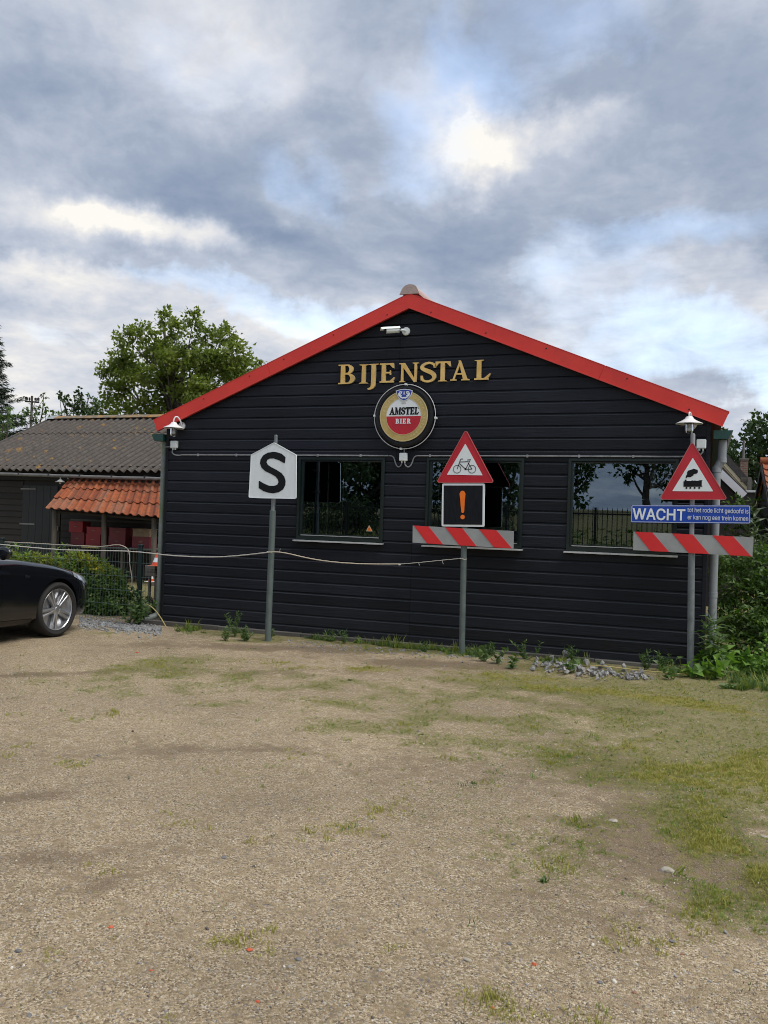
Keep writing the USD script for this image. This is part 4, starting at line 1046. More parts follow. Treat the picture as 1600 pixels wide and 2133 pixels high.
part(c2, 'strand', tube(spline([RP(-60, 1130, -0.2), RP(0, 1129, -0.2), RP(60, 1131, -0.21), RP(110, 1134, -0.21), RP(170, 1137, -0.2), RP(225, 1137, -0.21), RP(256, 1137, -0.21), RP(266, 1144, -0.2), RP(270, 1170, -0.2), RP(273.5, 1195, -0.2), RP(275, 1216, -0.2)], 70), 0.0065, 6), 'rope_tan', True)
y1 = thing('yellow_strap', 'thin yellow strap leaning from the hall corner to the gravel', 'strap', at=onZ(345, 1307))
part(y1, 'strand', tube(spline([onY(305, 1259, -0.2), onY(322, 1270, -0.28), onY(335, 1287, -0.33), onY(346, 1306, -0.37)], 30), 0.0075, 6), 'hose_yellow', True)
y2 = thing('garden_cord', 'thin yellow cord lying behind the rubble at the wall foot', 'cord', at=onZ(1300, 1388))
part(y2, 'strand', tube(spline([onZ(1228, 1386, 0.07), onZ(1270, 1389, 0.075), onZ(1330, 1396, 0.06), onZ(1400, 1402, 0.05), onZ(1432, 1405, 0.03)], 40), 0.0055, 6), 'hose_yellow', True)

# ------------------------------------------------------------------ the ground
def sstep(a, b, x):
    t = np.clip((x - a) / (b - a), 0, 1)
    return t * t * (3 - 2 * t)


def relief(x, y):
    p = np.stack([x, y, np.zeros_like(x)], -1)
    near = sstep(0.3, -0.5, y)
    h = (meshkit.fbm(p * 0.7, 4, 3) - 0.5) * 0.05 * near + (meshkit.fbm(p * 7.0, 3, 9) - 0.5) * 0.016 * near
    # tyre rut on the right
    h -= RUT(x, y) * 0.035
    h += 1.1 * sstep(-10.95, -12.6, y) + 1.2 * sstep(-13.2, -22.0, y) - 0.8 * sstep(-26, -60, y)
    return h


def blob(x, y, px, py, rx, ry, Yadd=0.0):
    """Patch on the ground centred under a pixel, rx and ry metres across and along the view."""
    c = onZ(px, py)
    d = c[:2] - EYE[:2]; d /= np.linalg.norm(d)
    u = (x - c[0]) * d[1] - (y - c[1]) * d[0]
    v = (x - c[0]) * d[0] + (y - c[1]) * d[1]
    return np.exp(-((u / rx) ** 2 + (v / ry) ** 2))


_rp = [onZ(1340, 1775), onZ(1460, 1812), onZ(1600, 1870), onZ(1720, 1935)]


def RUT(x, y):
    d = np.full(np.shape(x), 9.0)
    for a, b in zip(_rp[:-1], _rp[1:]):
        ab = (b - a)[:2]
        t = np.clip(((x - a[0]) * ab[0] + (y - a[1]) * ab[1]) / (ab @ ab), 0, 1)
        d = np.minimum(d, np.hypot(x - a[0] - t * ab[0], y - a[1] - t * ab[1]))
    return np.exp(-(d / 0.11) ** 2)


def cover(x, y):
    """(green, yellow moss, bare soil) of the yard, each from 0 to 1 before the fine break-up."""
    p = np.stack([x, y, np.zeros_like(x)], -1)
    n1, n2, n3 = meshkit.fbm(p * 0.9, 4, 21), meshkit.fbm(p * 3.3, 4, 33), meshkit.fbm(p * 9.0, 3, 41)
    belt = sstep(-1.1, -0.15, y) * sstep(0.4, 0.0, y)
    g = 0.62 * belt * sstep(0.3, 1.6, x)
    yl = np.zeros_like(g); s = np.zeros_like(g)
    for (px, py, rx, ry, a) in ((1330, 1445, 1.6, 0.35, 0.55), (1500, 1470, 0.9, 0.45, 0.75), (1150, 1415, 0.9, 0.28, 0.4), (1500, 1620, 0.65, 0.8, 0.62), (1420, 1690, 0.45, 0.45, 0.4), (1560, 1560, 0.6, 0.6, 0.5),
                                (1600, 1790, 0.4, 0.5, 0.5), (1600, 1900, 0.35, 0.3, 0.45), (1250, 1600, 0.45, 0.5, 0.30), (1300, 1780, 0.3, 0.4, 0.22), (290, 1388, 0.8, 0.4, 0.36), (210, 1410, 0.7, 0.4, 0.3), (380, 1373, 0.5, 0.3, 0.42), (520, 1410, 0.9, 0.5, 0.34), (820, 1440, 1.0, 0.4, 0.30), (960, 1540, 0.7, 0.5, 0.26), (700, 1480, 0.8, 0.4, 0.22), (330, 1440, 0.8, 0.35, 0.22),
                                (470, 1465, 0.25, 0.2, 0.3), (740, 1515, 0.35, 0.3, 0.3), (550, 1610, 0.3, 0.3, 0.2), (880, 1490, 0.5, 0.3, 0.25), (500, 1335, 0.4, 0.2, 0.45), (230, 1318, 0.4, 0.15, 0.35), (1000, 1700, 0.4, 0.4, 0.12), (1080, 1800, 0.3, 0.5, 0.12), (1180, 1500, 0.6, 0.5, 0.22), (1700, 1500, 2.5, 1.5, 0.9)):
        g = g + a * blob(x, y, px, py, rx, ry)
    for (px, py, rx, ry, a) in ((1300, 1445, 1.3, 0.22, 0.75), (1120, 1412, 0.7, 0.2, 0.55), (1480, 1478, 0.8, 0.3, 0.6), (780, 1395, 0.9, 0.22, 0.4), (1520, 1600, 0.8, 0.9, 0.5), (1590, 1800, 0.4, 0.5, 0.3), (620, 1375, 0.9, 0.25, 0.22), (270, 1385, 0.9, 0.4, 0.2)):
        yl = yl + a * blob(x, y, px, py, rx, ry)
    for (px, py, rx, ry, a) in ((100, 1402, 0.7, 0.16, 0.6), (660, 1350, 1.9, 0.24, 0.8), (950, 1383, 1.4, 0.24, 0.7), (600, 1400, 1.6, 0.3, 0.3), (1150, 1440, 1.0, 0.2, 0.3), (1250, 1620, 0.5, 0.7, 0.35), (1350, 1900, 0.6, 0.3, 0.2), (1260, 1478, 0.7, 0.14, 0.55), (1440, 1725, 0.5, 0.5, 0.85), (1480, 1810, 0.45, 0.22, 0.8), (1590, 1850, 0.4, 0.3, 0.6), (450, 1560, 1.0, 0.18, 0.3), (130, 1790, 0.6, 0.18, 0.3), (150, 1860, 0.5, 0.14, 0.25), (430, 1620, 0.8, 0.15, 0.2), (60, 1660, 0.5, 0.15, 0.4), (860, 1600, 0.5, 0.3, 0.25), (1330, 1600, 0.4, 0.4, 0.3), (60, 1330, 1.4, 0.3, 0.2)):
        s = s + a * blob(x, y, px, py, rx, ry)
    s = s + 0.55 * RUT(x, y)
    wild = np.maximum(sstep(0.35, 0.9, y), np.maximum(sstep(9.3, 10.4, x), sstep(-10.8, -11.6, y)))
    g = 1.12 * g
    g = np.maximum(g + (n1 - 0.5) * 0.25 + (n2 - 0.5) * 1.1 * sstep(0.03, 0.3, g) + (n3 - 0.5) * 0.5 * sstep(0.03, 0.3, g), wild * 0.95)
    yl = yl + ((n2 - 0.5) * 1.3 + (n3 - 0.5) * 0.6) * sstep(0.03, 0.3, yl)
    s = s + (n2 - 0.5) * 0.9 * sstep(0.03, 0.3, s)
    return np.clip(g, 0, 1), np.clip(yl, 0, 1), np.clip(s + (n1 - 0.55) * 0.5, 0, 1), n2, n3


def spread(lo, hi, step, far, g=1.28):
    mid = np.arange(lo, hi + 1e-9, step)
    out, d, a = [], step, 0.0
    while a < far:
        d *= g; a += d; out.append(a)
    out = np.array(out)
    return np.r_[lo - out[::-1], mid, hi + out]


xs, ys = spread(-5.0, 11.0, 0.05, 420), spread(-11.0, 1.0, 0.05, 420)
X, Yg = np.meshgrid(xs, ys, indexing='ij')
Z = relief(X, Yg)
G, YL, SO, N2, N3 = cover(X, Yg)
P_ = np.stack([G, YL, SO], -1).reshape(-1, 3)
nx, ny = len(xs), len(ys)
i, j = np.meshgrid(np.arange(nx - 1), np.arange(ny - 1), indexing='ij')
q = np.stack([i * ny + j, (i + 1) * ny + j, (i + 1) * ny + j + 1, i * ny + j + 1], -1).reshape(-1, 4)
MATS['yard'] = usdkit.material(stage, '/World/Looks/yard', {
    'g': ('geometry', {}), 'a': ('attribute', {'attribute': 'paint'}), 'sp': ('separate_color', {}),
    'v': ('voronoi_texture', {'scale': 150.0, 'feature': 'f1', 'randomness': 1.0}), 'vs': ('separate_color', {}),
    'v2': ('voronoi_texture', {'scale': 80.0, 'feature': 'f1', 'randomness': 1.0}), 'vs2': ('separate_color', {}),
    'rp': ('rgb_ramp', {'ramp': [(0.0, (0.115, 0.088, 0.058)), (0.16, (0.205, 0.156, 0.098)), (0.42, (0.295, 0.225, 0.140)), (0.68, (0.38, 0.298, 0.193)), (0.86, (0.50, 0.415, 0.295)), (0.95, (0.50, 0.45, 0.37)), (1.0, (0.17, 0.16, 0.165))]}),
    'rp2': ('rgb_ramp', {'ramp': [(0.0, (0.16, 0.15, 0.145)), (0.12, (0.25, 0.195, 0.125)), (0.5, (0.315, 0.243, 0.147)), (0.8, (0.40, 0.325, 0.215)), (0.93, (0.34, 0.235, 0.155)), (1.0, (0.48, 0.43, 0.36))]}),
    'big': ('noise_texture', {'scale': 0.75, 'detail': 5.0, 'roughness': 0.6}), 'bigr': ('map_range', {'from_min': 0.3, 'from_max': 0.7, 'to_min': 0.72, 'to_max': 1.06, 'clamp': True}),
    'mid': ('noise_texture', {'scale': 9.0, 'detail': 6.0, 'roughness': 0.65}), 'fine': ('noise_texture', {'scale': 260.0, 'detail': 3.0}),
    'sel': ('map_range', {'from_min': 0.5, 'from_max': 0.6, 'clamp': True}),
    'm1': ('mix_color', {}), 'sc': ('vector_math', {'math_type': 'scale'}),
    'fr': ('map_range', {'from_min': 0.3, 'from_max': 0.7, 'to_min': 0.82, 'to_max': 1.18, 'clamp': True}), 'sc2': ('vector_math', {'math_type': 'scale'}),
    'soil': ('rgb_ramp', {'ramp': [(0.3, (0.075, 0.052, 0.034)), (0.7, (0.16, 0.115, 0.075))]}),
    'sf': ('math', {'math_type': 'multiply_add', 'value2': 1.3}), 'sfr': ('map_range', {'from_min': 0.70, 'from_max': 1.08, 'to_max': 0.72, 'clamp': True}), 'm2': ('mix_color', {}),
    'grn': ('rgb_ramp', {'ramp': [(0.34, (0.055, 0.052, 0.016)), (0.5, (0.115, 0.118, 0.026)), (0.66, (0.19, 0.18, 0.045))]}),
    'gn': ('noise_texture', {'scale': 24.0, 'detail': 7.0, 'roughness': 0.7}),
    'gf': ('math', {'math_type': 'multiply_add', 'value2': 2.2}), 'gfr': ('map_range', {'from_min': 1.27, 'from_max': 1.66, 'to_max': 0.64, 'clamp': True}), 'm3': ('mix_color', {}),
    'ylw': ('rgb_ramp', {'ramp': [(0.35, (0.13, 0.11, 0.022)), (0.7, (0.27, 0.235, 0.05))]}),
    'yf': ('math', {'math_type': 'multiply_add', 'value2': 1.4}), 'yfr': ('map_range', {'from_min': 0.95, 'from_max': 1.3, 'to_max': 0.8, 'clamp': True}), 'm4': ('mix_color', {}),
    'h1': ('math', {'math_type': 'multiply', 'value2': -1.0}), 'hs': ('math', {'math_type': 'add'}), 'h2': ('math', {'math_type': 'multiply', 'value2': -1.2}), 'h3': ('math', {'math_type': 'add'}),
    'bp': ('bump', {'strength': 0.75, 'distance': 0.006}), 'p': ('principled_bsdf', {'roughness': 0.92, 'specular_ior_level': 0.25})},
    [('a.color', 'sp.color'), ('g.position', 'v.vector'), ('g.position', 'v2.vector'), ('v.color', 'vs.color'), ('v2.color', 'vs2.color'), ('vs.r', 'rp.fac'), ('vs2.r', 'rp2.fac'),
     ('g.position', 'big.vector'), ('g.position', 'mid.vector'), ('g.position', 'fine.vector'), ('g.position', 'gn.vector'), ('mid.fac', 'sel.value'), ('sel.result', 'm1.fac'), ('rp.color', 'm1.a'), ('rp2.color', 'm1.b'),
     ('big.fac', 'bigr.value'), ('m1.result', 'sc.vector1'), ('bigr.result', 'sc.scale'), ('fine.fac', 'fr.value'), ('sc.vector', 'sc2.vector1'), ('fr.result', 'sc2.scale'),
     ('mid.fac', 'soil.fac'), ('sp.b', 'sf.value3'), ('mid.fac', 'sf.value1'), ('sf.value', 'sfr.value'), ('sfr.result', 'm2.fac'), ('sc2.vector', 'm2.a'), ('soil.color', 'm2.b'),
     ('gn.fac', 'grn.fac'), ('gn.fac', 'gf.value1'), ('sp.r', 'gf.value3'), ('gf.value', 'gfr.value'), ('gfr.result', 'm3.fac'), ('m2.result', 'm3.a'), ('grn.color', 'm3.b'),
     ('gn.fac', 'ylw.fac'), ('mid.fac', 'yf.value1'), ('sp.g', 'yf.value3'), ('yf.value', 'yfr.value'), ('yfr.result', 'm4.fac'), ('m3.result', 'm4.a'), ('ylw.color', 'm4.b'),
     ('v.distance', 'h1.value1'), ('h1.value', 'hs.value1'), ('fine.fac', 'hs.value2'), ('v2.distance', 'h2.value1'), ('hs.value', 'h3.value1'), ('h2.value', 'h3.value2'), ('h3.value', 'bp.height'), ('bp.normal', 'p.normal'),
     ('m4.result', 'p.base_color')], surface='p.BSDF')
gp = part(None, 'ground', (np.stack([X, Yg, Z], -1).reshape(-1, 3), np.vstack([q[:, [0, 1, 2]], q[:, [0, 2, 3]]])), 'yard', True, tint=P_)
tag(gp, 'gravel yard with moss and thin grass', kind='structure')


def gz(x, y):
    return relief(np.atleast_1d(np.asarray(x, float)), np.atleast_1d(np.asarray(y, float)))


def pebble(seed, flat=0.6):
    m = trimesh.creation.icosphere(1, 1.0)
    v = np.array(m.vertices)
    v = v * (0.75 + 0.5 * meshkit.noise(v * 1.3 + seed * 7.1, seed)[:, None])
    r = np.random.default_rng(seed)
    for _ in range(4):          # knock flats on it
        d = r.normal(size=3); d /= np.linalg.norm(d)
        k = v @ d
        v = v - np.maximum(k - 0.62, 0)[:, None] * d
    return v * [1.0, 0.8, flat], np.array(m.faces)


def rock(seed, flat=0.7):
    r = np.random.default_rng(seed)
    p = r.normal(size=(13, 3)); p /= np.linalg.norm(p, axis=1, keepdims=True)
    return hull(p * r.uniform(0.7, 1.1, (13, 1)) * [1.1, 0.85, flat])


def scatter(name, protos, pos, idx, scale, label, category, seed=1, lean=0.0):
    """A PointInstancer of small stuff nobody could count. protos: (mesh, material)."""
    path = numbered('/World', name)
    pi = UsdGeom.PointInstancer.Define(stage, path)
    for k, (m, mt) in enumerate(protos):
        v, f = vf(m)
        usdkit.mesh(stage, f'{path}/kinds/kind_{k:03d}', (v, f), MATS[mt], False)
    pi.CreatePrototypesRel().SetTargets([f'{path}/kinds/kind_{k:03d}' for k in range(len(protos))])
    r = np.random.default_rng(seed)
    n = len(pos)
    a = r.uniform(0, 2 * np.pi, n) / 2
    tx, ty = r.normal(0, lean, n) / 2, r.normal(0, lean, n) / 2
    q = np.stack([np.cos(a), tx, ty, np.sin(a)], 1)
    q /= np.linalg.norm(q, axis=1, keepdims=True)
    pi.CreatePositionsAttr(Vt.Vec3fArray.FromNumpy(np.asarray(pos, np.float32)))
    pi.CreateProtoIndicesAttr(Vt.IntArray.FromNumpy(np.asarray(idx, np.int32)))
    sc = np.asarray(scale, np.float32)
    pi.CreateScalesAttr(Vt.Vec3fArray.FromNumpy(np.repeat(sc[:, None], 3, 1) if sc.ndim == 1 else sc))
    pi.CreateOrientationsAttr(Vt.QuathArray([Gf.Quath(float(w), float(x), float(y), float(z)) for w, x, y, z in q]))
    return tag(path, label, category, kind='stuff')


mat('peb_beige', (0.26, 0.20, 0.13), (0.40, 0.32, 0.22), 25, 0.85)
mat('peb_grey', (0.15, 0.15, 0.15), (0.26, 0.25, 0.245), 25, 0.85)
mat('peb_dark', (0.06, 0.055, 0.05), (0.12, 0.10, 0.09), 25, 0.85)
mat('peb_rust', (0.20, 0.10, 0.065), (0.28, 0.15, 0.10), 25, 0.85)
mat('peb_white', (0.46, 0.43, 0.37), (0.60, 0.57, 0.51), 25, 0.85)
r = np.random.default_rng(11)
n = 42000
dist = 2.2 * (9.5 / 2.2) ** r.random(n)
aa = -YAW + r.uniform(-0.47, 0.47, n)
px_, py_ = EYE[0] + dist * np.sin(aa), EYE[1] + dist * np.cos(aa)
ok = (py_ < -0.25) & (px_ > -4)
px_, py_, dist = px_[ok], py_[ok], dist[ok]
sz = 0.0024 * np.exp(r.normal(0, 0.45, len(px_))) * (0.75 + dist * 0.06)
kind = r.choice(8, len(px_), p=[0.24, 0.24, 0.15, 0.14, 0.07, 0.03, 0.05, 0.08])
scatter('loose_gravel', [(pebble(1), 'peb_beige'), (pebble(2), 'peb_beige'), (pebble(3, 0.5), 'peb_beige'), (pebble(4), 'peb_grey'), (pebble(5), 'peb_dark'), (pebble(6), 'peb_rust'), (pebble(7), 'peb_white'), (pebble(8), 'peb_grey')],
        np.stack([px_, py_, relief(px_, py_) + sz * 0.15], 1), kind, sz, 'loose beige and grey gravel grains strewn over the yard', 'gravel', 5, 0.3)

# single stones big enough to pick out
stones = [(519, 1981, 9, 'brick_red', 'brick chip', 'bright red brick chip lying on the gravel at the picture bottom'), (230, 1933, 7, 'brick_red', 'brick chip', 'dull red brick chip left of the bright red one'), (314, 2024, 5, 'brick_red', 'brick chip', 'small red crumb below the two brick chips on the left'),
          (537, 2088, 6, 'brick_red', 'brick chip', 'brown red brick chip near the bottom edge'), (1114, 2015, 7, 'brick_red', 'brick chip', 'orange brick chip right of the middle at the bottom'), (1026, 2105, 6, 'brick_red', 'brick chip', 'orange brick chip at the bottom edge'),
          (38, 1980, 9, 'stone_dark', 'stone', 'grey oval stone near the left edge of the gravel'), (465, 1790, 9, 'stone_dark', 'stone', 'blue grey stone in the middle of the left yard'), (62, 2112, 8, 'stone_dark', 'stone', 'dark stone in the bottom left corner'), (291, 2122, 7, 'stone_pale', 'stone', 'white stone at the bottom edge on the left'),
          (120, 2000, 6, 'stone_pale', 'stone', 'small white stone right of the grey oval stone'), (592, 1842, 5, 'stone_pale', 'stone', 'small pale chip lying beside a dark hollow'), (622, 2003, 9, 'stone_dark', 'stone', 'brown black stone lying right of the bright red chip'), (206, 1570, 6, 'stone_dark', 'stone', 'black pebble alone in the left yard'),
          (1278, 1713, 11, 'stone_pale', 'stone', 'pale pinkish stone beside the green patch on the right'), (1392, 1813, 18, 'stone_pale', 'stone', 'largest flat pale stone at the edge of the tyre track'), (1294, 1978, 10, 'stone_pale', 'stone', 'pale flat stone in the lower right gravel'), (1234, 1956, 8, 'stone_pale', 'stone', 'whitish stone above the pale flat stone'),
          (1358, 1964, 8, 'stone_pale', 'stone', 'cream stone lower right beside a weed'), (1400, 1968, 8, 'stone_dark', 'stone', 'slate grey stone right of the cream stone'), (1370, 1982, 6, 'stone_dark', 'stone', 'small black stone below the cream stone'), (1434, 1966, 5, 'stone_pale', 'stone', 'white chip beside the lower right weed'),
          (1535, 2030, 8, 'stone_pale', 'stone', 'pale stone near the bottom right corner'), (1325, 2012, 7, 'stone_pale', 'stone', 'yellowish stone low in the right gravel'), (974, 2008, 10, 'stone_pale', 'stone', 'large whitish stone in the bottom middle'), (1250, 2050, 8, 'stone_dark', 'stone', 'purple grey stone at the bottom right'), (1061, 1972, 7, 'stone_dark', 'stone', 'dark slate chip right of the middle'),
          (705, 1613, 5, 'stone_pale', 'stone', 'white pebble in the middle of the yard'), (872, 1522, 5, 'stone_dark', 'stone', 'dark pebble in the upper middle of the yard'), (286, 1358, 5, 'brick_red', 'brick chip', 'pink brick chip near the gravel strip'), (1592, 1750, 8, 'stone_pale', 'stone', 'white stone in the grass at the right edge')]
for k, (x, y, s, m, cat, lab) in enumerate(stones):
    c = onZ(x, y)
    R_ = 0.8 * s / FPX * np.linalg.norm(c - EYE)
    v, f = pebble(40 + k, 0.42)
    v = v * R_; v[:, 2] += relief(c[:1], c[1:2])[0] + R_ * 0.15
    solo('brick_chip' if 'brick' in cat else 'stone', (v + [c[0], c[1], 0], f), m, lab, cat)

# heaps of broken stone at the wall foot, and the blue stone strip by the fence
rubs = []
r = np.random.default_rng(5)
for k in range(185):
    if k < 115:
        x, y, big = r.uniform(1108, 1262), 0, 1
        t = (x - 1108) / 154
        y = 1386 + 22 * t + r.normal(0, 6)
    else:
        x = r.uniform(1262, 1358); t = (x - 1262) / 96
        y = 1402 + 12 * t + r.normal(0, 5)
    rubs.append((x, y, r.uniform(2.8, 7.0)))
rubs += [(1180, 1373, 10.5), (1221, 1390, 10.5), (1252, 1396, 10), (1150, 1380, 8), (1205, 1402, 8), (1300, 1400, 8.5), (1335, 1409, 7.5), (1165, 1392, 8)]
for k, (x, y, s) in enumerate(rubs):
    c = onZ(x, y)
    R_ = s / FPX * np.linalg.norm(c - EYE)
    v, f = rock(200 + k, 0.72)
    hgt = max(0.0, 0.05 * (1 - abs((x - 1185) / 90))) * r.random() if k < 185 else 0.03
    v = rot(v * R_, r.normal(size=3), r.uniform(0, 3)) + [c[0], c[1], R_ * 0.45 + hgt]
    solo('rubble_stone', (v, f), 'stone_rubble', 'broken grey stone heaped at the wall foot before the right window' if x < 1262 else 'broken grey stone in the low heap before the striped train sign', 'rubble', 'broken stones at the wall foot, left heap' if x < 1262 else 'broken stones at the wall foot, right heap')
n = 900
x = r.uniform(165, 335, n); y = 1297 + (x - 165) * 0.085 + r.normal(0, 6, n)
c = np.array([onZ(a, b) for a, b in zip(x, y)])
n2 = 320
x2 = r.uniform(600, 1100, n2); y2 = 1333 + (x2 - 600) * 0.079 + np.abs(r.normal(0, 9, n2))
c2_ = np.array([onZ(a, b) for a, b in zip(x2, y2)])
c = np.vstack([c, c2_])
sc = np.r_[r.uniform(0.012, 0.032, n), r.uniform(0.008, 0.02, n2)]
c[:, 2] = relief(c[:, 0], c[:, 1]) + sc * 0.2
scatter('stone_strip', [(rock(90 + i, 0.6), 'stone_blue') for i in range(4)] + [(rock(95), 'peb_grey')], c, np.r_[r.integers(0, 4, n), r.integers(0, 5, n2)], sc, 'blue grey crushed stone along the fence and wall foot', 'crushed stone', 6, 0.5)

# ------------------------------------------------------------------ black car parked nose towards the fence
CO = np.array([-1.115, -1.845, 0.0])
car = thing('parked_car', 'shiny black saloon car with silver alloy wheels parked facing the fence', 'car', at=CO)
from scipy.interpolate import PchipInterpolator, Akima1DInterpolator
ST = np.array([-4.0, -3.9, -3.6, -3.2, -2.9, -2.2, -1.6, -1.0, -0.7, -0.35, 0.0, 0.28, 0.52, 0.71, 0.845, 0.92, 0.955])
WI = np.array([0.60, 0.74, 0.85, 0.905, 0.925, 0.935, 0.935, 0.935, 0.933, 0.925, 0.915, 0.895, 0.845, 0.745, 0.62, 0.47, 0.30])
ZL = np.array([0.45, 0.36, 0.27, 0.23, 0.20, 0.19, 0.19, 0.19, 0.19, 0.19, 0.19, 0.19, 0.19, 0.20, 0.22, 0.26, 0.34])
ZS = np.array([0.90, 0.98, 1.02, 1.03, 1.03, 1.01, 0.995, 0.98, 0.965, 0.925, 0.875, 0.815, 0.755, 0.71, 0.67, 0.63, 0.58])
ZC = np.array([0.92, 1.02, 1.06, 1.07, 1.06, 1.04, 1.03, 1.01, 0.995, 0.962, 0.918, 0.868, 0.812, 0.765, 0.715, 0.66, 0.59])
NS, NP = 90, 30
yy = np.linspace(ST[0], ST[-1], NS)
w_, zl_, zs_, zc_ = (PchipInterpolator(ST, a)(yy) for a in (WI, ZL, ZS, ZC))


def section(w, zl, zs, zc, off=0.0):
    H = zs - zl
    c = np.array([(0, zl), (w * 0.6, zl), (w - 0.09, zl + 0.012), (w - 0.02, zl + 0.09), (w - 0.004, zl + 0.32 * H), (w, zl + 0.62 * H), (w - 0.012, zs - 0.11), (w - 0.045, zs - 0.035), (w - 0.12, zs), (w * 0.55, zs + 0.62 * (zc - zs)), (0, zc)])
    s = np.r_[0, np.cumsum(np.linalg.norm(np.diff(c, axis=0), axis=1))]
    return Akima1DInterpolator(s / s[-1], c)(np.linspace(0, 1, NP))


half = np.array([section(*a) for a in zip(w_, zl_, zs_, zc_)])      # NS x NP x 2
ring = np.concatenate([half, half[:, -2:0:-1] * [-1, 1]], 1)
NR = ring.shape[1]
V = np.stack([ring[..., 0], np.repeat(yy[:, None], NR, 1), ring[..., 1]], -1).reshape(-1, 3)
F = []
for a in range(NS - 1):
    for b in range(NR):
        p, q_, r_, s_ = a * NR + b, a * NR + (b + 1) % NR, (a + 1) * NR + (b + 1) % NR, (a + 1) * NR + b
        F += [(p, r_, q_), (p, s_, r_)]
for e, flip in ((0, False), (NS - 1, True)):
    c = len(V); V = np.vstack([V, V[e * NR:(e + 1) * NR].mean(0)])
    for b in range(NR):
        t3 = (c, e * NR + b, e * NR + (b + 1) % NR)
        F.append(t3[::-1] if flip else t3)
import manifold3d as m3
body = m3.Manifold(m3.Mesh(V.astype(np.float32), np.array(F, np.uint32)))
if body.volume() < 0 or body.is_empty():
    body = m3.Manifold(m3.Mesh(V.astype(np.float32), np.array(F, np.uint32)[:, ::-1]))
for ya in (0.0, -2.912):
    for s in (-1, 1):
        cyl = m3.Manifold.cylinder(0.5, 0.375, 0.375, 48).rotate([0, 90, 0]).translate([0.56 if s > 0 else -1.06, ya, 0.345])
        body = body - cyl
bm = body.to_mesh()
part(car, 'body', (np.array(bm.vert_properties[:, :3], float) + CO, np.array(bm.tri_verts)), 'car_black', 38)


def skin(y0, y1, s0, s1, off, n=14, m=10, side=1):
    """A patch of the body surface between two stations and two heights along the section, lifted by off."""
    u = np.linspace(y0, y1, n)
    pr = [PchipInterpolator(ST, a)(u) for a in (WI, ZL, ZS, ZC)]
    P3 = []
    for k in range(n):
        sec = section(*[a[k] for a in pr])
        t = np.linspace(0, 1, NP)
        q0, q1 = (s0 if np.isscalar(s0) else np.interp(u[k], [y0, y1], s0)), (s1 if np.isscalar(s1) else np.interp(u[k], [y0, y1], s1))
        tt = np.linspace(q0, q1, m)
        P3.append(np.stack([np.interp(tt, t, sec[:, 0]), np.full(m, u[k]), np.interp(tt, t, sec[:, 1])], 1))
    P3 = np.array(P3)
    du, dv = np.gradient(P3, axis=0), np.gradient(P3, axis=1)
    nn = np.cross(du, dv); nn /= np.linalg.norm(nn, axis=-1, keepdims=True) + 1e-9
    if (nn[..., 0] * P3[..., 0]).sum() < 0: nn = -nn
    P3 = P3 + nn * off
    if side < 0: P3 = P3 * [-1, 1, 1]
    f = []
    for a in range(n - 1):
        for b in range(m - 1):
            f += [(a * m + b, (a + 1) * m + b, (a + 1) * m + b + 1), (a * m + b, (a + 1) * m + b + 1, a * m + b + 1)]
    return P3.reshape(-1, 3) + CO, np.array(f)


for s in (1, -1):
    h = part(car, 'headlight', skin(0.30, 0.80, (0.60, 0.545), (0.645, 0.645), 0.004, side=s), 'lens', True)
    part(h, 'lamp_strip', skin(0.36, 0.78, (0.60, 0.548), (0.608, 0.562), 0.006, side=s), 'chrome', True)
    part(car, 'sill', skin(-2.5, -0.42, 0.335, 0.375, 0.006, 20, 5, s), 'black_plastic', True)
    part(car, 'door_gap', skin(-1.005, -0.997, 0.36, 0.68, 0.0015, 2, 12, s), 'sign_black', True)
    part(car, 'door_gap', skin(-2.085, -2.077, 0.36, 0.68, 0.0015, 2, 12, s), 'sign_black', True)
    part(car, 'wing_badge', skin(-0.60, -0.515, 0.575, 0.585, 0.004, 3, 3, s), 'chrome', True)
    part(car, 'bumper_gap', skin(0.395, 0.401, 0.40, 0.60, 0.0015, 2, 10, s), 'sign_black', True)
    part(car, 'bonnet_gap', skin(-0.80, 0.45, 0.755, 0.760, 0.0015, 24, 2, s), 'sign_black', True)
    mr = trimesh.creation.icosphere(3, 1.0)
    mv = np.array(mr.vertices) * [0.115, 0.075, 0.075]
    mv[:, 1] = np.where(mv[:, 1] < 0, mv[:, 1] * 0.45, mv[:, 1])
    mi = part(car, 'mirror', (mv * [s, 1, 1] + CO + [s * 1.0, -1.02, 1.06], np.array(mr.faces)), 'car_black', True)
    part(mi, 'mirror_foot', tube([CO + [s * 0.84, -1.0, 1.0], CO + [s * 0.93, -1.01, 1.03]], 0.028, 10), 'car_black', True)
gl = [(0.74, -0.86, 0.985), (0.50, -0.74, 1.0), (0.0, -0.70, 1.005), (0.865, -1.25, 1.0), (0.865, -2.9, 1.03), (0.57, -1.68, 1.40), (0.0, -1.60, 1.425), (0.575, -2.3, 1.435), (0.0, -2.3, 1.46), (0.55, -3.05, 1.38), (0.0, -3.05, 1.41), (0.68, -3.75, 1.07), (0.0, -3.82, 1.08)]
gp_ = hull([(s * x, y, z) for x, y, z in gl for s in (1, -1)])
part(car, 'glasshouse', moved(gp_, CO), 'car_glass', 35)
part(car, 'roof_panel', moved(hull([(s * x, y, z + d) for x, y, z in ((0.585, -1.70, 1.40), (0.0, -1.62, 1.428), (0.59, -2.3, 1.437), (0.0, -2.3, 1.464), (0.56, -3.02, 1.39), (0, -3.02, 1.415)) for s in (1, -1) for d in (0, 0.006)]), CO), 'car_black', 35)
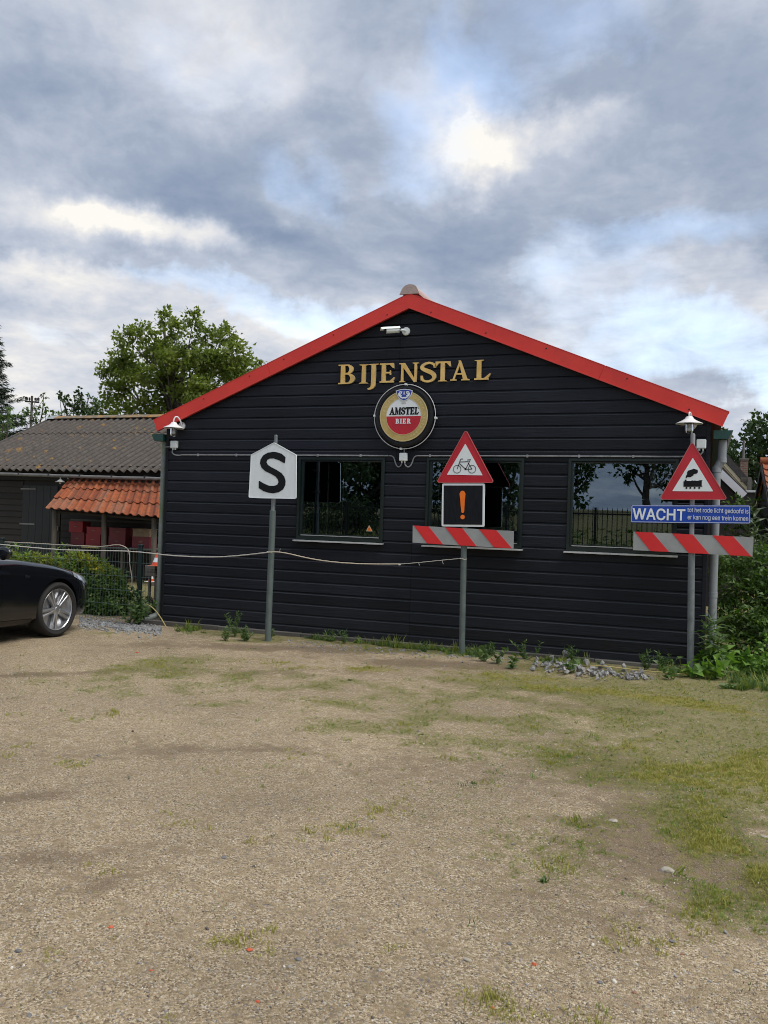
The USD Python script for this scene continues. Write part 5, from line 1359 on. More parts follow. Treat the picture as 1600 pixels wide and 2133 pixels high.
for s in (1, -1):
    part(car, 'pillar', tube([CO + [s * 0.815, -0.93, 0.99], CO + [s * 0.70, -1.3, 1.21], CO + [s * 0.585, -1.68, 1.405]], 0.03, 10), 'car_black', True)
    part(car, 'pillar', tube([CO + [s * 0.86, -2.1, 1.02], CO + [s * 0.585, -2.2, 1.43]], 0.032, 8), 'black_plastic', True)
    part(car, 'window_trim', tube([CO + [s * 0.868, -1.15, 1.0], CO + [s * 0.875, -2.0, 1.015], CO + [s * 0.868, -2.9, 1.03]], 0.009, 6), 'chrome', True)
wheel = None
for ya in (0.0, -2.912):
    for s in (1, -1):
        o = CO + [s * 0.80, ya, 0.338]
        wn = part(car, 'wheel', moved(lathe([(0.06, 0.030), (0.262, 0.02), (0.264, 0.09), (0.256, 0.097), (0.249, 0.088), (0.242, 0.01), (0.06, -0.02)], (0, 0, 0), 'x', 48) if s > 0 else turned(lathe([(0.06, 0.030), (0.262, 0.02), (0.264, 0.09), (0.256, 0.097), (0.249, 0.088), (0.242, 0.01), (0.06, -0.02)], (0, 0, 0), 'x', 48), [0, 0, 1], math.pi), o), 'alloy', 30)
        part(wn, 'tyre', moved(lathe([(0.261, -0.10), (0.30, -0.117), (0.322, -0.108), (0.336, -0.085), (0.338, 0.0), (0.336, 0.085), (0.322, 0.108), (0.30, 0.117), (0.261, 0.10)], (0, 0, 0), 'x', 56), o), 'tyre', 40)
        part(wn, 'brake_disc', moved(lathe([(0, 0.012), (0.17, 0.012), (0.17, -0.01), (0, -0.01)], (0, 0, 0), 'x', 32), o), 'dark_metal', 30)
        for k in range(5):
            a0 = math.radians(90 * 0 - 98 + 72 * k)
            for d in (-1, 1):
                a1, a2 = a0 + d * 0.24, a0 + d * 0.13
                p1 = np.array([0.085, 0.055 * math.cos(a1), 0.055 * math.sin(a1)])
                p2 = np.array([0.078, 0.255 * math.cos(a2), 0.255 * math.sin(a2)])
                t_ = p2 - p1; t_ /= np.linalg.norm(t_); sd = np.cross([1, 0, 0], t_)
                pts_ = []
                for p, hw in ((p1, 0.017), (p2, 0.0125)):
                    for e in (-1, 1):
                        pts_ += [p + sd * e * hw, p + sd * e * hw * 1.25 - [0.03, 0, 0], p + sd * e * hw * 0.5 + [0.005, 0, 0]]
                part(wn, 'spoke', moved(hull(np.array(pts_) * [s, 1, 1]), o), 'alloy', 25)
        part(wn, 'hub', moved(lathe([(0, s * 0.096), (0.03, s * 0.095), (0.034, s * 0.088), (0.066, s * 0.080), (0.070, s * 0.05)], (0, 0, 0), 'x', 28), o), 'alloy', 30)
for s in (1, -1):
    part(car, 'tail_light', skin(-3.97, -3.72, 0.60, 0.68, 0.004, side=s), 'bright_red', True)
part(car, 'grille', box(CO[0] - 0.26, CO[0] + 0.26, CO[1] + 0.950, CO[1] + 0.968, 0.38, 0.56, 0.006), 'black_plastic')

# ------------------------------------------------------------------ the barn behind the fence
BY, BX0, BX1 = 6.6, -11.05, -2.2
EY, EZ, RY, RZ = 6.28, 2.56, 10.0, 4.33
barn = thing('old_barn', 'low brown plank barn under a lichen spotted corrugated roof', 'building', at=(-7, BY, 0))
zt, zp = 2.32, (onY(20, 1050, BY)[2] - onY(20, 1062.4, BY)[2])
dx0, dx1 = onY(48, 1050, BY)[0], onY(121, 1050, BY)[0]
part(barn, 'wall_lining', box(BX0, BX1, BY + 0.012, BY + 0.08, 0, 2.5), 'dark_inside')
z = 0.02; k = 0
while z < zt - 0.02:
    for a, b in ((BX0, dx0 - 0.01), (dx1 + 0.01, BX1)):
        t = min(z + zp - 0.006, zt)
        part(barn, 'board', hull([(x, y, q) for x in (a, b) for y, q in ((BY + 0.011, z), (BY + 0.011, t), (BY - 0.004, t), (BY - 0.020, z), )]), 'barn_board')
    z += zp
part(barn, 'eaves_board', box(BX0, BX1, BY - 0.06, BY + 0.011, zt, 2.70), 'dark_inside')
for i in range(5):
    a, b = dx0 + (dx1 - dx0) * i / 5 + 0.003, dx0 + (dx1 - dx0) * (i + 1) / 5 - 0.003
    if i == 0:
        door = part(barn, 'door', box(dx0 - 0.004, dx1 + 0.004, BY - 0.005, BY + 0.0115, 0.03, 2.20), 'door_paint')
    part(door, 'door_board', box(a, b, BY - 0.03, BY - 0.0055, 0.04, 2.19, 0.003), 'door_paint')
for zz in (2.10, 1.215):
    part(door, 'hinge', box(dx0 - 0.06, dx0 + 0.42, BY - 0.038, BY - 0.0305, zz - 0.02, zz + 0.02, 0.003), 'zinc_old')
# corrugated sheets in two courses
PITCH, AMP = 0.222, 0.036
sl = np.array([0, RY - EY, RZ - EZ]); SLEN = np.linalg.norm(sl); sl /= SLEN
up_ = np.array([0, -sl[2], sl[1]])
SW = PITCH * 5


def sheet(x0, x1, s0, s1, lift):
    n = int(round((x1 - x0) / PITCH * 10)) + 1
    x = np.linspace(x0, x1, n)
    h = AMP * np.cos(2 * np.pi * (x - BX0) / PITCH)
    rows = []
    for s, l in ((s0, lift[0]), (s1, lift[1])):
        rows.append(np.array([BX0 * 0, EY, EZ]) + np.outer(np.ones(n), sl * s) + np.outer(h + l, up_) + np.outer(x, [1, 0, 0]))
    top = np.vstack(rows); bot = top - up_ * 0.009
    F = []
    for i in range(n - 1):
        F += [(i, i + 1, n + i + 1), (i, n + i + 1, n + i), (2 * n + i, 3 * n + i + 1, 2 * n + i + 1), (2 * n + i, 3 * n + i, 3 * n + i + 1), (i, 2 * n + i + 1, i + 1), (i, 2 * n + i, 2 * n + i + 1)]
    return np.vstack([top, bot]), np.array(F)


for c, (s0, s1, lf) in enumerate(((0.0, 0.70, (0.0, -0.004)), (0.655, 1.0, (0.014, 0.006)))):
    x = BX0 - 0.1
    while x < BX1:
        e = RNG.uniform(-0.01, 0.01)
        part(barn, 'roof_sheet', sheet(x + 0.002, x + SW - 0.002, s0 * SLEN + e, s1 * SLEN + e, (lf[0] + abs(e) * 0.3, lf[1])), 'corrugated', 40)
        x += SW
for s in (0,):
    part(barn, 'back_slope', np.array([(BX0, RY, RZ), (BX1, RY, RZ), (BX1, RY + (RY - EY), EZ), (BX0, RY + (RY - EY), EZ)]) if False else (np.array([(BX0, RY, RZ), (BX1, RY, RZ), (BX1, 2 * RY - EY, EZ), (BX0, 2 * RY - EY, EZ)]), np.array([(0, 1, 2), (0, 2, 3)])), 'fibre_cement')
x = BX0 + 0.12
while x < BX1:
    x1_ = x + SW * 1.0
    t = np.linspace(-1, 1, 9)
    prof = np.stack([RY + 0.20 * t, RZ + 0.085 - 0.095 * np.abs(t) ** 1.3], 1)
    V = np.vstack([[(xx, y, z + (0.005 if k else 0)) for y, z in prof] for k, xx in enumerate((x + 0.003, x1_ - 0.003))])
    V = np.vstack([V, V - [0, 0, 0.014]])
    F = []
    for i in range(8):
        F += [(i, i + 1, 9 + i + 1), (i, 9 + i + 1, 9 + i), (18 + i, 27 + i + 1, 18 + i + 1), (18 + i, 27 + i, 27 + i + 1)]
    F += [(0, 9, 27), (0, 27, 18)]
    part(barn, 'ridge_tile', (V, np.array(F)), 'ridge_lichen', 30)
    x = x1_
part(barn, 'ridge_flashing', hull([(xx, RY + yy_, RZ + zz) for xx in (BX0 - 0.12, BX0 + 0.14) for yy_, zz in ((-0.24, -0.03), (0, 0.10), (0.24, -0.03))]), 'lead_grey')
part(barn, 'end_wall', (np.array([(BX1, BY, 0), (BX1, 2 * RY - BY, 0), (BX1, 2 * RY - BY, 2.45), (BX1, RY, RZ - 0.05), (BX1, BY, 2.45)]), np.array([(0, 1, 2), (0, 2, 4), (4, 2, 3)])), 'barn_board')
vb = np.array([(BX0 - 0.13, EY, EZ), (BX0 - 0.13, RY, RZ)])
part(barn, 'verge_board', hull([(xx, y, z + d) for xx in (BX0 - 0.135, BX0 - 0.10) for y, z in ((EY, EZ), (RY, RZ)) for d in (-0.12, 0.055)]), 'fibre_cement')
part(barn, 'side_wall', (np.array([(BX0, BY, 0), (BX0, 2 * RY - BY, 0), (BX0, 2 * RY - BY, 2.45), (BX0, RY, RZ - 0.05), (BX0, BY, 2.45)]), np.array([(0, 2, 1), (0, 4, 2), (4, 3, 2)])), 'barn_board')
ga, gb = onY(-40, 986, 6.22), onY(345, 997, 6.22)
gb = ga + (gb - ga) * 1.5
gut = part(barn, 'gutter', tube([ga, ga * 0.5 + gb * 0.5 + [0, 0, -0.01], gb], 0.04, 14), 'zinc_old', 40)
for t in np.linspace(0.15, 0.6, 5):
    p = ga + (gb - ga) * t
    part(gut, 'bracket', box(p[0] - 0.012, p[0] + 0.012, 6.17, 6.58, p[2] - 0.004, p[2] + 0.055), 'dark_metal')
lb = onY(126, 1004, BY - 0.22)
lamp3 = thing('stable_lamp', 'small white lamp on the barn wall beside the tiled shelter', 'wall lamp', at=lb)
part(lamp3, 'shade', lathe([(0.014, 0.075), (0.04, 0.055), (0.10, 0.012), (0.125, 0.0), (0.12, -0.006), (0.03, 0.03)], lb, 'z', 24), 'lamp_white', 40)
part(lamp3, 'neck', tube(spline([lb + [0, 0, 0.07], lb + [0.01, 0.01, 0.15], lb + [0.05, 0.08, 0.17], lb + [0.09, 0.17, 0.08], lb + [0.09, 0.21, 0.05]], 14), 0.014, 8), 'lamp_white', True)
part(lamp3, 'bulb', lathe([(0.02, 0.0), (0.03, -0.03), (0.0, -0.055)], lb, 'z', 12), 'lamp_white', True)

# ------------------------------------------------------------------ tiled bee shelter against the barn
SY = 5.2
A_, B_ = onY(97, 1059, SY), onY(345, 1078.5, SY)
D_, C_ = onY(146, 997.5, 6.5), onY(352, 1001.5, 6.5)
shel = thing('bee_shelter', 'open lean-to with orange pantile roof on round posts against the barn', 'shelter', at=(A_[0] + 1.5, SY, 0))


def patch(u, v):
    u, v = np.asarray(u)[..., None], np.asarray(v)[..., None]
    return A_ * (1 - u) * (1 - v) + B_ * u * (1 - v) + C_ * u * v + D_ * (1 - u) * v


nrm = np.cross(B_ - A_, D_ - A_); nrm /= np.linalg.norm(nrm)
NC, NRW = 15, 3
for rw in range(NRW):
    for cl in range(NC):
        t = np.linspace(0.0, 1.0, 9)
        hgt = 0.030 * np.clip(np.sin(2 * np.pi * (t - 0.55)), -0.45, 1)
        u = (cl + t * 1.04) / NC
        e = RNG.uniform(-0.006, 0.006, 3)
        v0, v1 = rw / NRW - 0.02 + e[0], min((rw + 1) / NRW + 0.06, 1.0)
        r0 = patch(u, np.full(9, v0)) + np.outer(hgt + 0.034 + e[1], nrm)
        r1 = patch(u, np.full(9, v1)) + np.outer(hgt + 0.004, nrm)
        V = np.vstack([r0, r1, r0 - nrm * 0.016, r1 - nrm * 0.016])
        F = []
        for i in range(8):
            F += [(i, i + 1, 9 + i + 1), (i, 9 + i + 1, 9 + i), (i, 18 + i + 1, i + 1), (i, 18 + i, 18 + i + 1), (18 + i, 27 + i + 1, 18 + i + 1), (18 + i, 27 + i, 27 + i + 1)]
        F += [(0, 9, 27), (0, 27, 18), (8, 26, 35), (8, 35, 17)]
        part(shel, 'roof_tile', (V, np.array(F)), 'pantile_' + 'abcd'[RNG.integers(0, 4)], 40)
for px in (110, 213.5, 318):
    b = onY(px, 1180, SY + 0.12)
    tz = A_[2] + (B_[2] - A_[2]) * (px - 97) / 248 - 0.03
    part(shel, 'post', tube([(b[0], SY + 0.12, -0.05), (b[0] + 0.01, SY + 0.12, tz * 0.5), (b[0], SY + 0.12, tz)], 0.058, 12), 'post_wood', True)
part(shel, 'eaves_beam', tube([A_ + [0.05, 0.14, -0.055], B_ + [0, 0.14, -0.055]], 0.04, 8), 'barn_board')
part(shel, 'rafter_beam', tube([D_ + [0.05, -0.05, -0.06], C_ + [0, -0.05, -0.06]], 0.04, 8), 'barn_board')
for u in np.linspace(0.03, 0.97, 6):
    part(shel, 'rafter', tube([patch(u, 0.03) - nrm * 0.03, patch(u, 0.97) - nrm * 0.03], 0.025, 6), 'barn_board')
part(shel, 'back_rail', box(onY(147, 1082, 6.45)[0], onY(345, 1082, 6.45)[0], 6.44, 6.47, onY(180, 1084, 6.45)[2] - 0.02, onY(180, 1084, 6.45)[2] + 0.025), 'grey_wood')
part(shel, 'side_batten', box(onY(121, 1080, 6.3)[0], onY(126, 1080, 6.3)[0], 6.28, 6.32, 0, 1.7), 'barn_board')
sw_ = onY(119, 1101, 6.25)
solo('wall_switch', box(sw_[0] - 0.035, sw_[0] + 0.035, 6.22, 6.279, sw_[2] - 0.055, sw_[2] + 0.055, 0.01), 'pipe_white', 'grey switch box fixed to the batten beside the left shelter post', 'switch')
# hive stand and hives
HZ = onY(200, 1137, 5.75)[2]
stand = thing('hive_stand', 'low grey plank stand carrying the red hive boxes', 'stand', at=(onY(210, 1140, 5.8)[0], 5.9, 0))
sx0, sx1 = onY(112, 1137, 5.7)[0], onY(340, 1137, 5.7)[0]
for i in range(3):
    part(stand, 'plank', box(sx0, sx1, 5.6 + i * 0.2, 5.78 + i * 0.2, HZ - 0.045, HZ - 0.004, 0.004), 'grey_wood')
for x in np.linspace(sx0 + 0.1, sx1 - 0.1, 4):
    for y in (5.66, 6.1):
        part(stand, 'leg', box(x - 0.035, x + 0.035, y - 0.035, y + 0.035, 0, HZ - 0.0455), 'post_wood')
for lab, x0, x1, y0, y1, m in (('bright red hive box on top of the leftmost stack', 143, 172.5, 1086, 1108, 'hive_red'), ('dark red hive box at the bottom of the leftmost stack', 146.5, 175.5, 1109, 1135, 'hive_faded'),
                               ('red hive box on top of the stack beside the middle shelter post', 180, 211, 1098, 1113, 'hive_red'), ('red hive box at the bottom of the stack beside the middle post', 178, 209, 1113.5, 1136, 'hive_red'),
                               ('faded pink hive box on top of the stack right of the middle post', 227, 262, 1100, 1117.5, 'hive_faded'), ('faded red hive box at the bottom right of the middle post', 225.5, 261, 1118, 1137.5, 'hive_faded'),
                               ('bare wooden hive box on top of the rightmost stack', 276, 312, 1102, 1118, 'hive_wood'), ('faded red hive box under the bare wooden one', 274.5, 312, 1118.5, 1139, 'hive_faded')):
    p, q = onY(x0, y1, 5.72), onY(x1, y0, 5.72)
    if 'bottom' in lab or 'under' in lab: p[2] = HZ - 0.003
    hb = thing('hive_box', lab, 'beehive', at=((p[0] + q[0]) / 2, 5.92, p[2]))
    part(hb, 'case', box(p[0], q[0], 5.72, 6.0, p[2], q[2] - 0.003, 0.006), m)
    part(hb, 'rim', box(p[0] - 0.006, q[0] + 0.006, 5.714, 6.006, q[2] - 0.02, q[2] - 0.0035), m)
    xm, zm = (p[0] + q[0]) / 2, (p[2] + q[2]) / 2 + 0.01
    part(hb, 'handle', box(xm - 0.05, xm + 0.05, 5.709, 5.7195, zm - 0.009, zm + 0.009, 0.003), 'hive_wood')
bd = onY(190, 1139, 5.5)
solo('loose_batten', box(bd[0] - 0.28, bd[0] + 0.2, 5.5, 5.56, bd[2] - 0.03, bd[2] + 0.03, 0.004), 'hose_yellow', 'short yellowish batten lying at the front of the hive stand', 'batten')
# crate and traffic cones seen between fence post and hall
cy = 2.4
p, q = onY(301, 1200, cy), onY(320.5, 1178.5, cy)
cr = thing('grey_crate', 'weathered grey board box between fence post and hall corner', 'box', at=((p[0] + q[0]) / 2, cy + 0.15, p[2]))
for i in range(3):
    a = p[2] + (q[2] - p[2]) * i / 3
    part(cr, 'slat', box(p[0], q[0], cy, cy + 0.3, a + 0.003, a + (q[2] - p[2]) / 3, 0.004), 'grey_wood')
for s in (p[0] + 0.03, q[0] - 0.03):
    part(cr, 'leg', box(s - 0.02, s + 0.02, cy + 0.1, cy + 0.14, 0, p[2]), 'grey_wood')


def cone(lab, px, ytop, ybot, Y, base, rad=0.135):
    a, b = onY(px, ytop, Y), onY(px, ybot, Y)
    h = a[2] - b[2]
    t = thing('traffic_cone', lab, 'traffic cone', at=b)
    rr = lambda f: 0.02 + (rad - 0.02) * (1 - f)
    for i, (f0, f1, m) in enumerate(((0.05, 0.30, 'cone_orange'), (0.30, 0.62, 'sign_white'), (0.62, 1.0, 'cone_orange'))):
        part(t, 'cone_band', lathe([(rr(f0), f0 * h), (rr(f1) + 0.0, f1 * h)] + ([(0, h)] if i == 2 else []), b, 'z', 24), m, 30)
    part(t, 'base', box(b[0] - rad - 0.03, b[0] + rad + 0.03, Y - rad - 0.03, Y + rad + 0.03, b[2], b[2] + 0.05 * h, 0.006), base)


cone('orange and white traffic cone standing on the grey box', 328, 1151, 1179, cy + 0.16, 'cone_orange', 0.11)
cone('orange traffic cone on a pale foot standing lower behind the fence', 314, 1190, 1212, cy + 0.75, 'sign_white', 0.06)

# ------------------------------------------------------------------ foliage
def leaves(P, D, length, width, rng, fold=0.25, curl=0.2, jitter=0.35):
    """Leaf blades (four triangles each) at points P, pointing along D; length and width may vary per leaf."""
    n = len(P)
    P, D = np.asarray(P, float), np.asarray(D, float)
    D = D / (np.linalg.norm(D, axis=1, keepdims=True) + 1e-9)
    N = rng.normal(size=(n, 3)) * 0.8 + [0, 0, 0.7]
    S = np.cross(D, N); S /= np.linalg.norm(S, axis=1, keepdims=True) + 1e-9
    N = np.cross(S, D)
    L = np.broadcast_to(length, n) * rng.uniform(1 - jitter, 1 + jitter, n)
    Wd = np.broadcast_to(width, n) * L / np.broadcast_to(length, n)
    L, Wd = L[:, None], Wd[:, None]
    mid = P + D * L * 0.5 + N * L * 0.05
    tip = P + D * L - N * L * curl
    a = P + D * L * 0.42 + S * Wd / 2 + N * Wd * fold
    b = P + D * L * 0.42 - S * Wd / 2 + N * Wd * fold
    V = np.stack([P, a, tip, b, mid], 1).reshape(-1, 3)
    k = np.arange(n)[:, None] * 5
    F = np.concatenate([k + [0, 1, 4], k + [1, 2, 4], k + [2, 3, 4], k + [3, 0, 4]])
    return V, F


def in_ball(n, rng, shell=0.45):
    d = rng.normal(size=(n, 3)); d /= np.linalg.norm(d, axis=1, keepdims=True)
    return d * (rng.random(n) ** shell)[:, None], d


def lump(c, r, n, rng, length, width, droop=0.3, wind=(0, 0, 0), shell=0.4):
    """A clump of leaves: twigs radiate from the centre, leaves sit in sprays along them."""
    q, d = in_ball(n, rng, shell)
    ntw = max(4, n // 14)
    tw = rng.normal(size=(ntw, 3)); tw[:, 2] += 0.25; tw /= np.linalg.norm(tw, axis=1, keepdims=True)
    which = rng.integers(0, ntw, n)
    t = rng.uniform(0.25, 1.05, n)
    spray = tw[which] * t[:, None] + rng.normal(0, 0.14, (n, 3))
    mixv = rng.random(n) < 0.72
    q = np.where(mixv[:, None], spray, q)
    P = np.asarray(c) + q * np.asarray(r)
    D = q / (np.linalg.norm(q, axis=1, keepdims=True) + 1e-6) + rng.normal(0, 0.7, (n, 3)) + np.array(wind) - [0, 0, droop]
    return leaves(P, D, length, width, rng)


def pxr(px, py, Y, r):
    """A point on the plane y = Y under a pixel, and r pixels as metres there."""
    c = onY(px, py, Y)
    return c, r / FPX * ((c - EYE) @ FW)


def tree(name, label, base, clumps, leafmat, llen, lwid, nleaf, seed, trunk_r=0.16, group=None, wind=(0, 0, 0), category='tree', droop=0.35):
    rng = np.random.default_rng(seed)
    base = np.array(base, float)
    t = thing(name, label, category, group, at=base)
    C = np.array([c for c, r in clumps])
    fork = base + [0, 0, max(0.3, (C[:, 2].min() - base[2]) * 0.75)]
    fork[:2] = fork[:2] * 0.8 + C[:, :2].mean(0) * 0.2
    br = [tube(spline([base - [0, 0, 0.2], base * 0.6 + fork * 0.4 + [0.04, 0, 0], fork], 10), np.linspace(trunk_r * 1.15, trunk_r * 0.75, 10), 10)]
    lead = C[np.argmax(C[:, 2])]
    br.append(tube(spline([fork, fork * 0.5 + lead * 0.5 + rng.normal(0, 0.12, 3), lead], 12), np.linspace(trunk_r * 0.75, 0.015, 12), 8))
    for c in C:
        s = fork + (lead - fork) * rng.uniform(0.0, 0.55)
        m = s * 0.5 + c * 0.5 + rng.normal(0, 0.12, 3) + [0, 0, -0.1]
        br.append(tube(spline([s, m, c], 8), np.linspace(trunk_r * 0.32, 0.008, 8), 6))
    part(t, 'trunk', join(br), 'bark', True)
    ms = []
    for c, r in clumps:
        ms.append(lump(c, np.array([r, r, r * 0.85]), int(nleaf * (r ** 2)), rng, llen, lwid, droop, wind))
    part(t, 'crown', join(ms), leafmat)
    return t


def fill(outline, Y, depth, rpx, n, seed):
    """Clump centres filling an outline given in pixels on the plane y = Y, with some depth."""
    rng = np.random.default_rng(seed)
    pg = sg.Polygon(outline); x0, y0, x1, y1 = pg.bounds
    out = []
    while len(out) < n:
        x, y = rng.uniform(x0, x1), rng.uniform(y0, y1)
        if pg.contains(sg.Point(x, y)):
            dd = rng.uniform(-depth, depth)
            c, r = pxr(x, y, Y, rpx * rng.uniform(0.7, 1.2))
            c = EYE + (c - EYE) * (1 + dd / np.linalg.norm(c - EYE))
            out.append((c, r))
    return out


# the broad tree behind the barn
TY = 17.0
edge = [(265, 705, 30), (300, 690, 26), (345, 664, 22), (365, 690, 30), (402, 668, 24), (425, 700, 30), (470, 700, 26), (490, 735, 32), (520, 765, 30), (545, 795, 24), (250, 745, 30), (225, 770, 24), (235, 815, 28), (215, 855, 26), (320, 735, 36), (280, 780, 36), (380, 745, 38), (440, 760, 38), (350, 800, 40), (300, 840, 36), (420, 815, 40), (480, 810, 36), (520, 830, 36), (260, 860, 34), (340, 860, 40), (430, 865, 36), (210, 775, 14), (335, 655, 10), (405, 655, 9), (466, 682, 12)]
cl = []
rg = np.random.default_rng(3)
for x, y, r in edge:
    c, rr = pxr(x, y, TY + rg.uniform(-1.2, 1.2), r)
    cl.append((c, rr))
cl += fill([(240, 780), (330, 700), (440, 710), (530, 800), (540, 880), (230, 880)], TY, 1.8, 28, 26, 8)
b = onY(375, 900, TY)
tree('broad_tree', 'large leafy green tree rising behind the barn roof, leaves blown by wind', (b[0], TY, 0), cl, 'leaf_tree', 0.165, 0.10, 1080, 1, 0.2, wind=(0.5, 0, 0.1))
# two thin ivy-grown stems and scrub along the ridge
for k, (lab, pts, n_) in enumerate((('narrow leaning ivy covered stem beyond the barn ridge, left of the tall one', [(160, 868, 15), (150, 850, 13), (140, 835, 10), (132, 825, 8), (124, 822, 6)], 1500),
                                    ('upright ivy covered stem beyond the barn ridge, beside the large tree', [(182, 866, 16), (170, 850, 14), (166, 835, 10), (165, 820, 7), (163, 810, 5)], 1500))):
    tree('ivy_stem', lab, (onY(pts[0][0], pts[0][1], 15.5)[0], 15.5, 0), [pxr(x, y, 15.5, r) for x, y, r in pts], 'leaf_dark', 0.12, 0.09, n_, 20 + k, 0.08)
for k, (lab, pts, m) in enumerate((('thin scrubby bush behind the left end of the barn ridge', [(45, 872, 14), (60, 860, 12), (78, 868, 14), (90, 850, 8), (92, 830, 7), (90, 818, 5), (100, 862, 10), (30, 880, 14), (72, 845, 8), (108, 868, 9)], 'leaf_weed'),
                                   ('pale green bush behind the barn ridge between the ivy stems and the large tree', [(120, 868, 12), (135, 862, 10), (190, 845, 12), (196, 830, 9), (186, 825, 7), (200, 865, 14), (175, 866, 12), (205, 840, 10)], 'leaf_weed'))):
    tree('scrub_bush', lab, (onY(pts[0][0], pts[0][1], 15)[0], 15.0 + k, 0), [pxr(x, y, 15.0 + k, r) for x, y, r in pts], m, 0.13, 0.08, 620, 30 + k, 0.05, category='bush', droop=0.1)
# dark conifer at the left edge
cf = thing('conifer_tree', 'dark conifer with drooping sprays at the left edge of the photo', 'tree', at=(onY(-66, 900, 14)[0], 14.0, 0))
c0, _ = pxr(-66, 900, 14.0, 1); top_, _ = pxr(-60, 628, 14.0, 1)
part(cf, 'trunk', tube([(c0[0], 14, -0.2), (c0[0], 14, 3), (top_[0], 14, top_[2])], [0.22, 0.17, 0.02], 10), 'bark', True)
rng = np.random.default_rng(12)
Pn, Dn, tubes_ = [], [], []
H = top_[2]
for z in np.arange(1.2, H - 0.1, 0.21):
    f = (H - z) / H
    for a in rng.uniform(0, 2 * np.pi, 11):
        L = (0.35 + 3.3 * f ** 0.85) * rng.uniform(0.7, 1.08)
        ax = np.array([math.cos(a), math.sin(a), 0])
        s = np.linspace(0.15, 1, 10)
        pts = np.array([c0[0], 14, z]) + np.outer(s * L, ax) + np.outer((-0.30 * s + 0.34 * s ** 2.5) * L, [0, 0, 1])
        tubes_.append(tube(pts[[0, 4, 9]], [0.02, 0.012, 0.004], 4, False))
        m_ = int(105 * L) + 12
        ii = rng.random(m_) ** 0.7
        base_ = np.stack([np.interp(ii, s, pts[:, k]) for k in range(3)], 1)
        sd = np.cross(ax, [0, 0, 1])
        Pn.append(base_ + np.outer(rng.normal(0, 0.09, m_), sd) + rng.normal(0, 0.03, (m_, 3)))
        Dn.append(ax + np.outer(rng.choice([-0.8, 0.8], m_), sd) + rng.normal(0, 0.25, (m_, 3)) - [0, 0, 0.25])
part(cf, 'branches', join(tubes_), 'bark')
part(cf, 'crown', leaves(np.vstack(Pn), np.vstack(Dn), 0.17, 0.034, rng), 'leaf_conifer')
# ivy and bramble at its foot
tree('scrub_bush', 'bushy green growth at the foot of the conifer on the left edge', (onY(0, 880, 12)[0], 12, 0), [pxr(x, y, 12.0, r) for x, y, r in ((-10, 868, 20), (8, 878, 18), (14, 852, 11), (-5, 890, 24), (22, 884, 9), (-30, 880, 26))], 'leaf_weed', 0.13, 0.08, 700, 44, 0.06, category='bush')
# pole with wires' crossarm
pb = onY(65.5, 860, 42)
up = thing('utility_pole', 'distant wooden pole with a crossarm and insulators beyond the barn ridge', 'pole', at=(pb[0], 42, 0))
zt_ = onY(66, 834, 42)[2]
part(up, 'post', tube([(pb[0], 42, 0), (pb[0], 42, zt_ + 0.35)], [0.11, 0.085], 10), 'post_wood')
xa, xb = onY(53, 836, 42), onY(81, 838, 42)
part(up, 'crossarm', tube([xa, xb], 0.07, 6), 'dark_metal')
for f in (0.02, 0.12, 0.3, 0.72, 0.86, 0.98):
    p = xa + (xb - xa) * f
    part(up, 'insulator', lathe([(0.03, 0), (0.03, 0.12), (0.075, 0.14), (0.06, 0.26), (0.08, 0.3), (0, 0.36)], p, 'z', 8), 'dark_metal')

# yellow flowered bush and tall sprigs behind the fence
rng = np.random.default_rng(77)
bush = thing('flowering_bush', 'rounded green bush with yellow flowering tips behind the wire fence', 'bush', at=(onY(150, 1250, 0.6)[0], 0.6, 0))
cl = [pxr(x, y, Y, r) for x, y, Y, r in ((60, 1190, 0.7, 36), (110, 1195, 0.7, 36), (150, 1195, 0.6, 38), (195, 1200, 0.55, 36), (230, 1215, 0.5, 34), (250, 1245, 0.45, 30), (205, 1245, 0.45, 36), (170, 1250, 0.45, 36), (130, 1240, 0.6, 36), (220, 1275, 0.35, 26), (180, 1280, 0.35, 26), (20, 1195, 0.7, 34), (-30, 1200, 0.7, 40), (80, 1240, 0.7, 40))]
part(bush, 'stems', join([tube(spline([(c[0] * 0.6 - 0.4, 0.6, 0), (c[0], c[1], c[2] * 0.5), c], 6), [0.014, 0.012, 0.01, 0.008, 0.005, 0.003], 5) for c, r in cl]), 'bark')
part(bush, 'foliage', join([lump(c, np.array([r, r, r]), 700, rng, 0.066, 0.036, 0.1) for c, r in cl]), 'leaf_hedge')
tipc = [pxr(x, y, 0.5, r) for x, y, r in ((165, 1165, 13), (180, 1170, 13), (196, 1180, 14), (150, 1168, 14), (215, 1190, 14), (170, 1185, 15), (230, 1195, 10), (120, 1178, 14), (75, 1168, 14), (50, 1172, 13), (100, 1172, 12), (140, 1180, 14), (25, 1165, 14), (240, 1205, 9))]
part(bush, 'young_leaves', join([lump(c, np.array([r, r, r * 1.1]), 330, rng, 0.06, 0.03, -0.5) for c, r in tipc]), 'leaf_yellow')
part(bush, 'flowers', join([lump(c, np.array([r, r, r]), 150, rng, 0.028, 0.026, -0.4) for c, r in tipc[:7]]), 'petal_yellow')


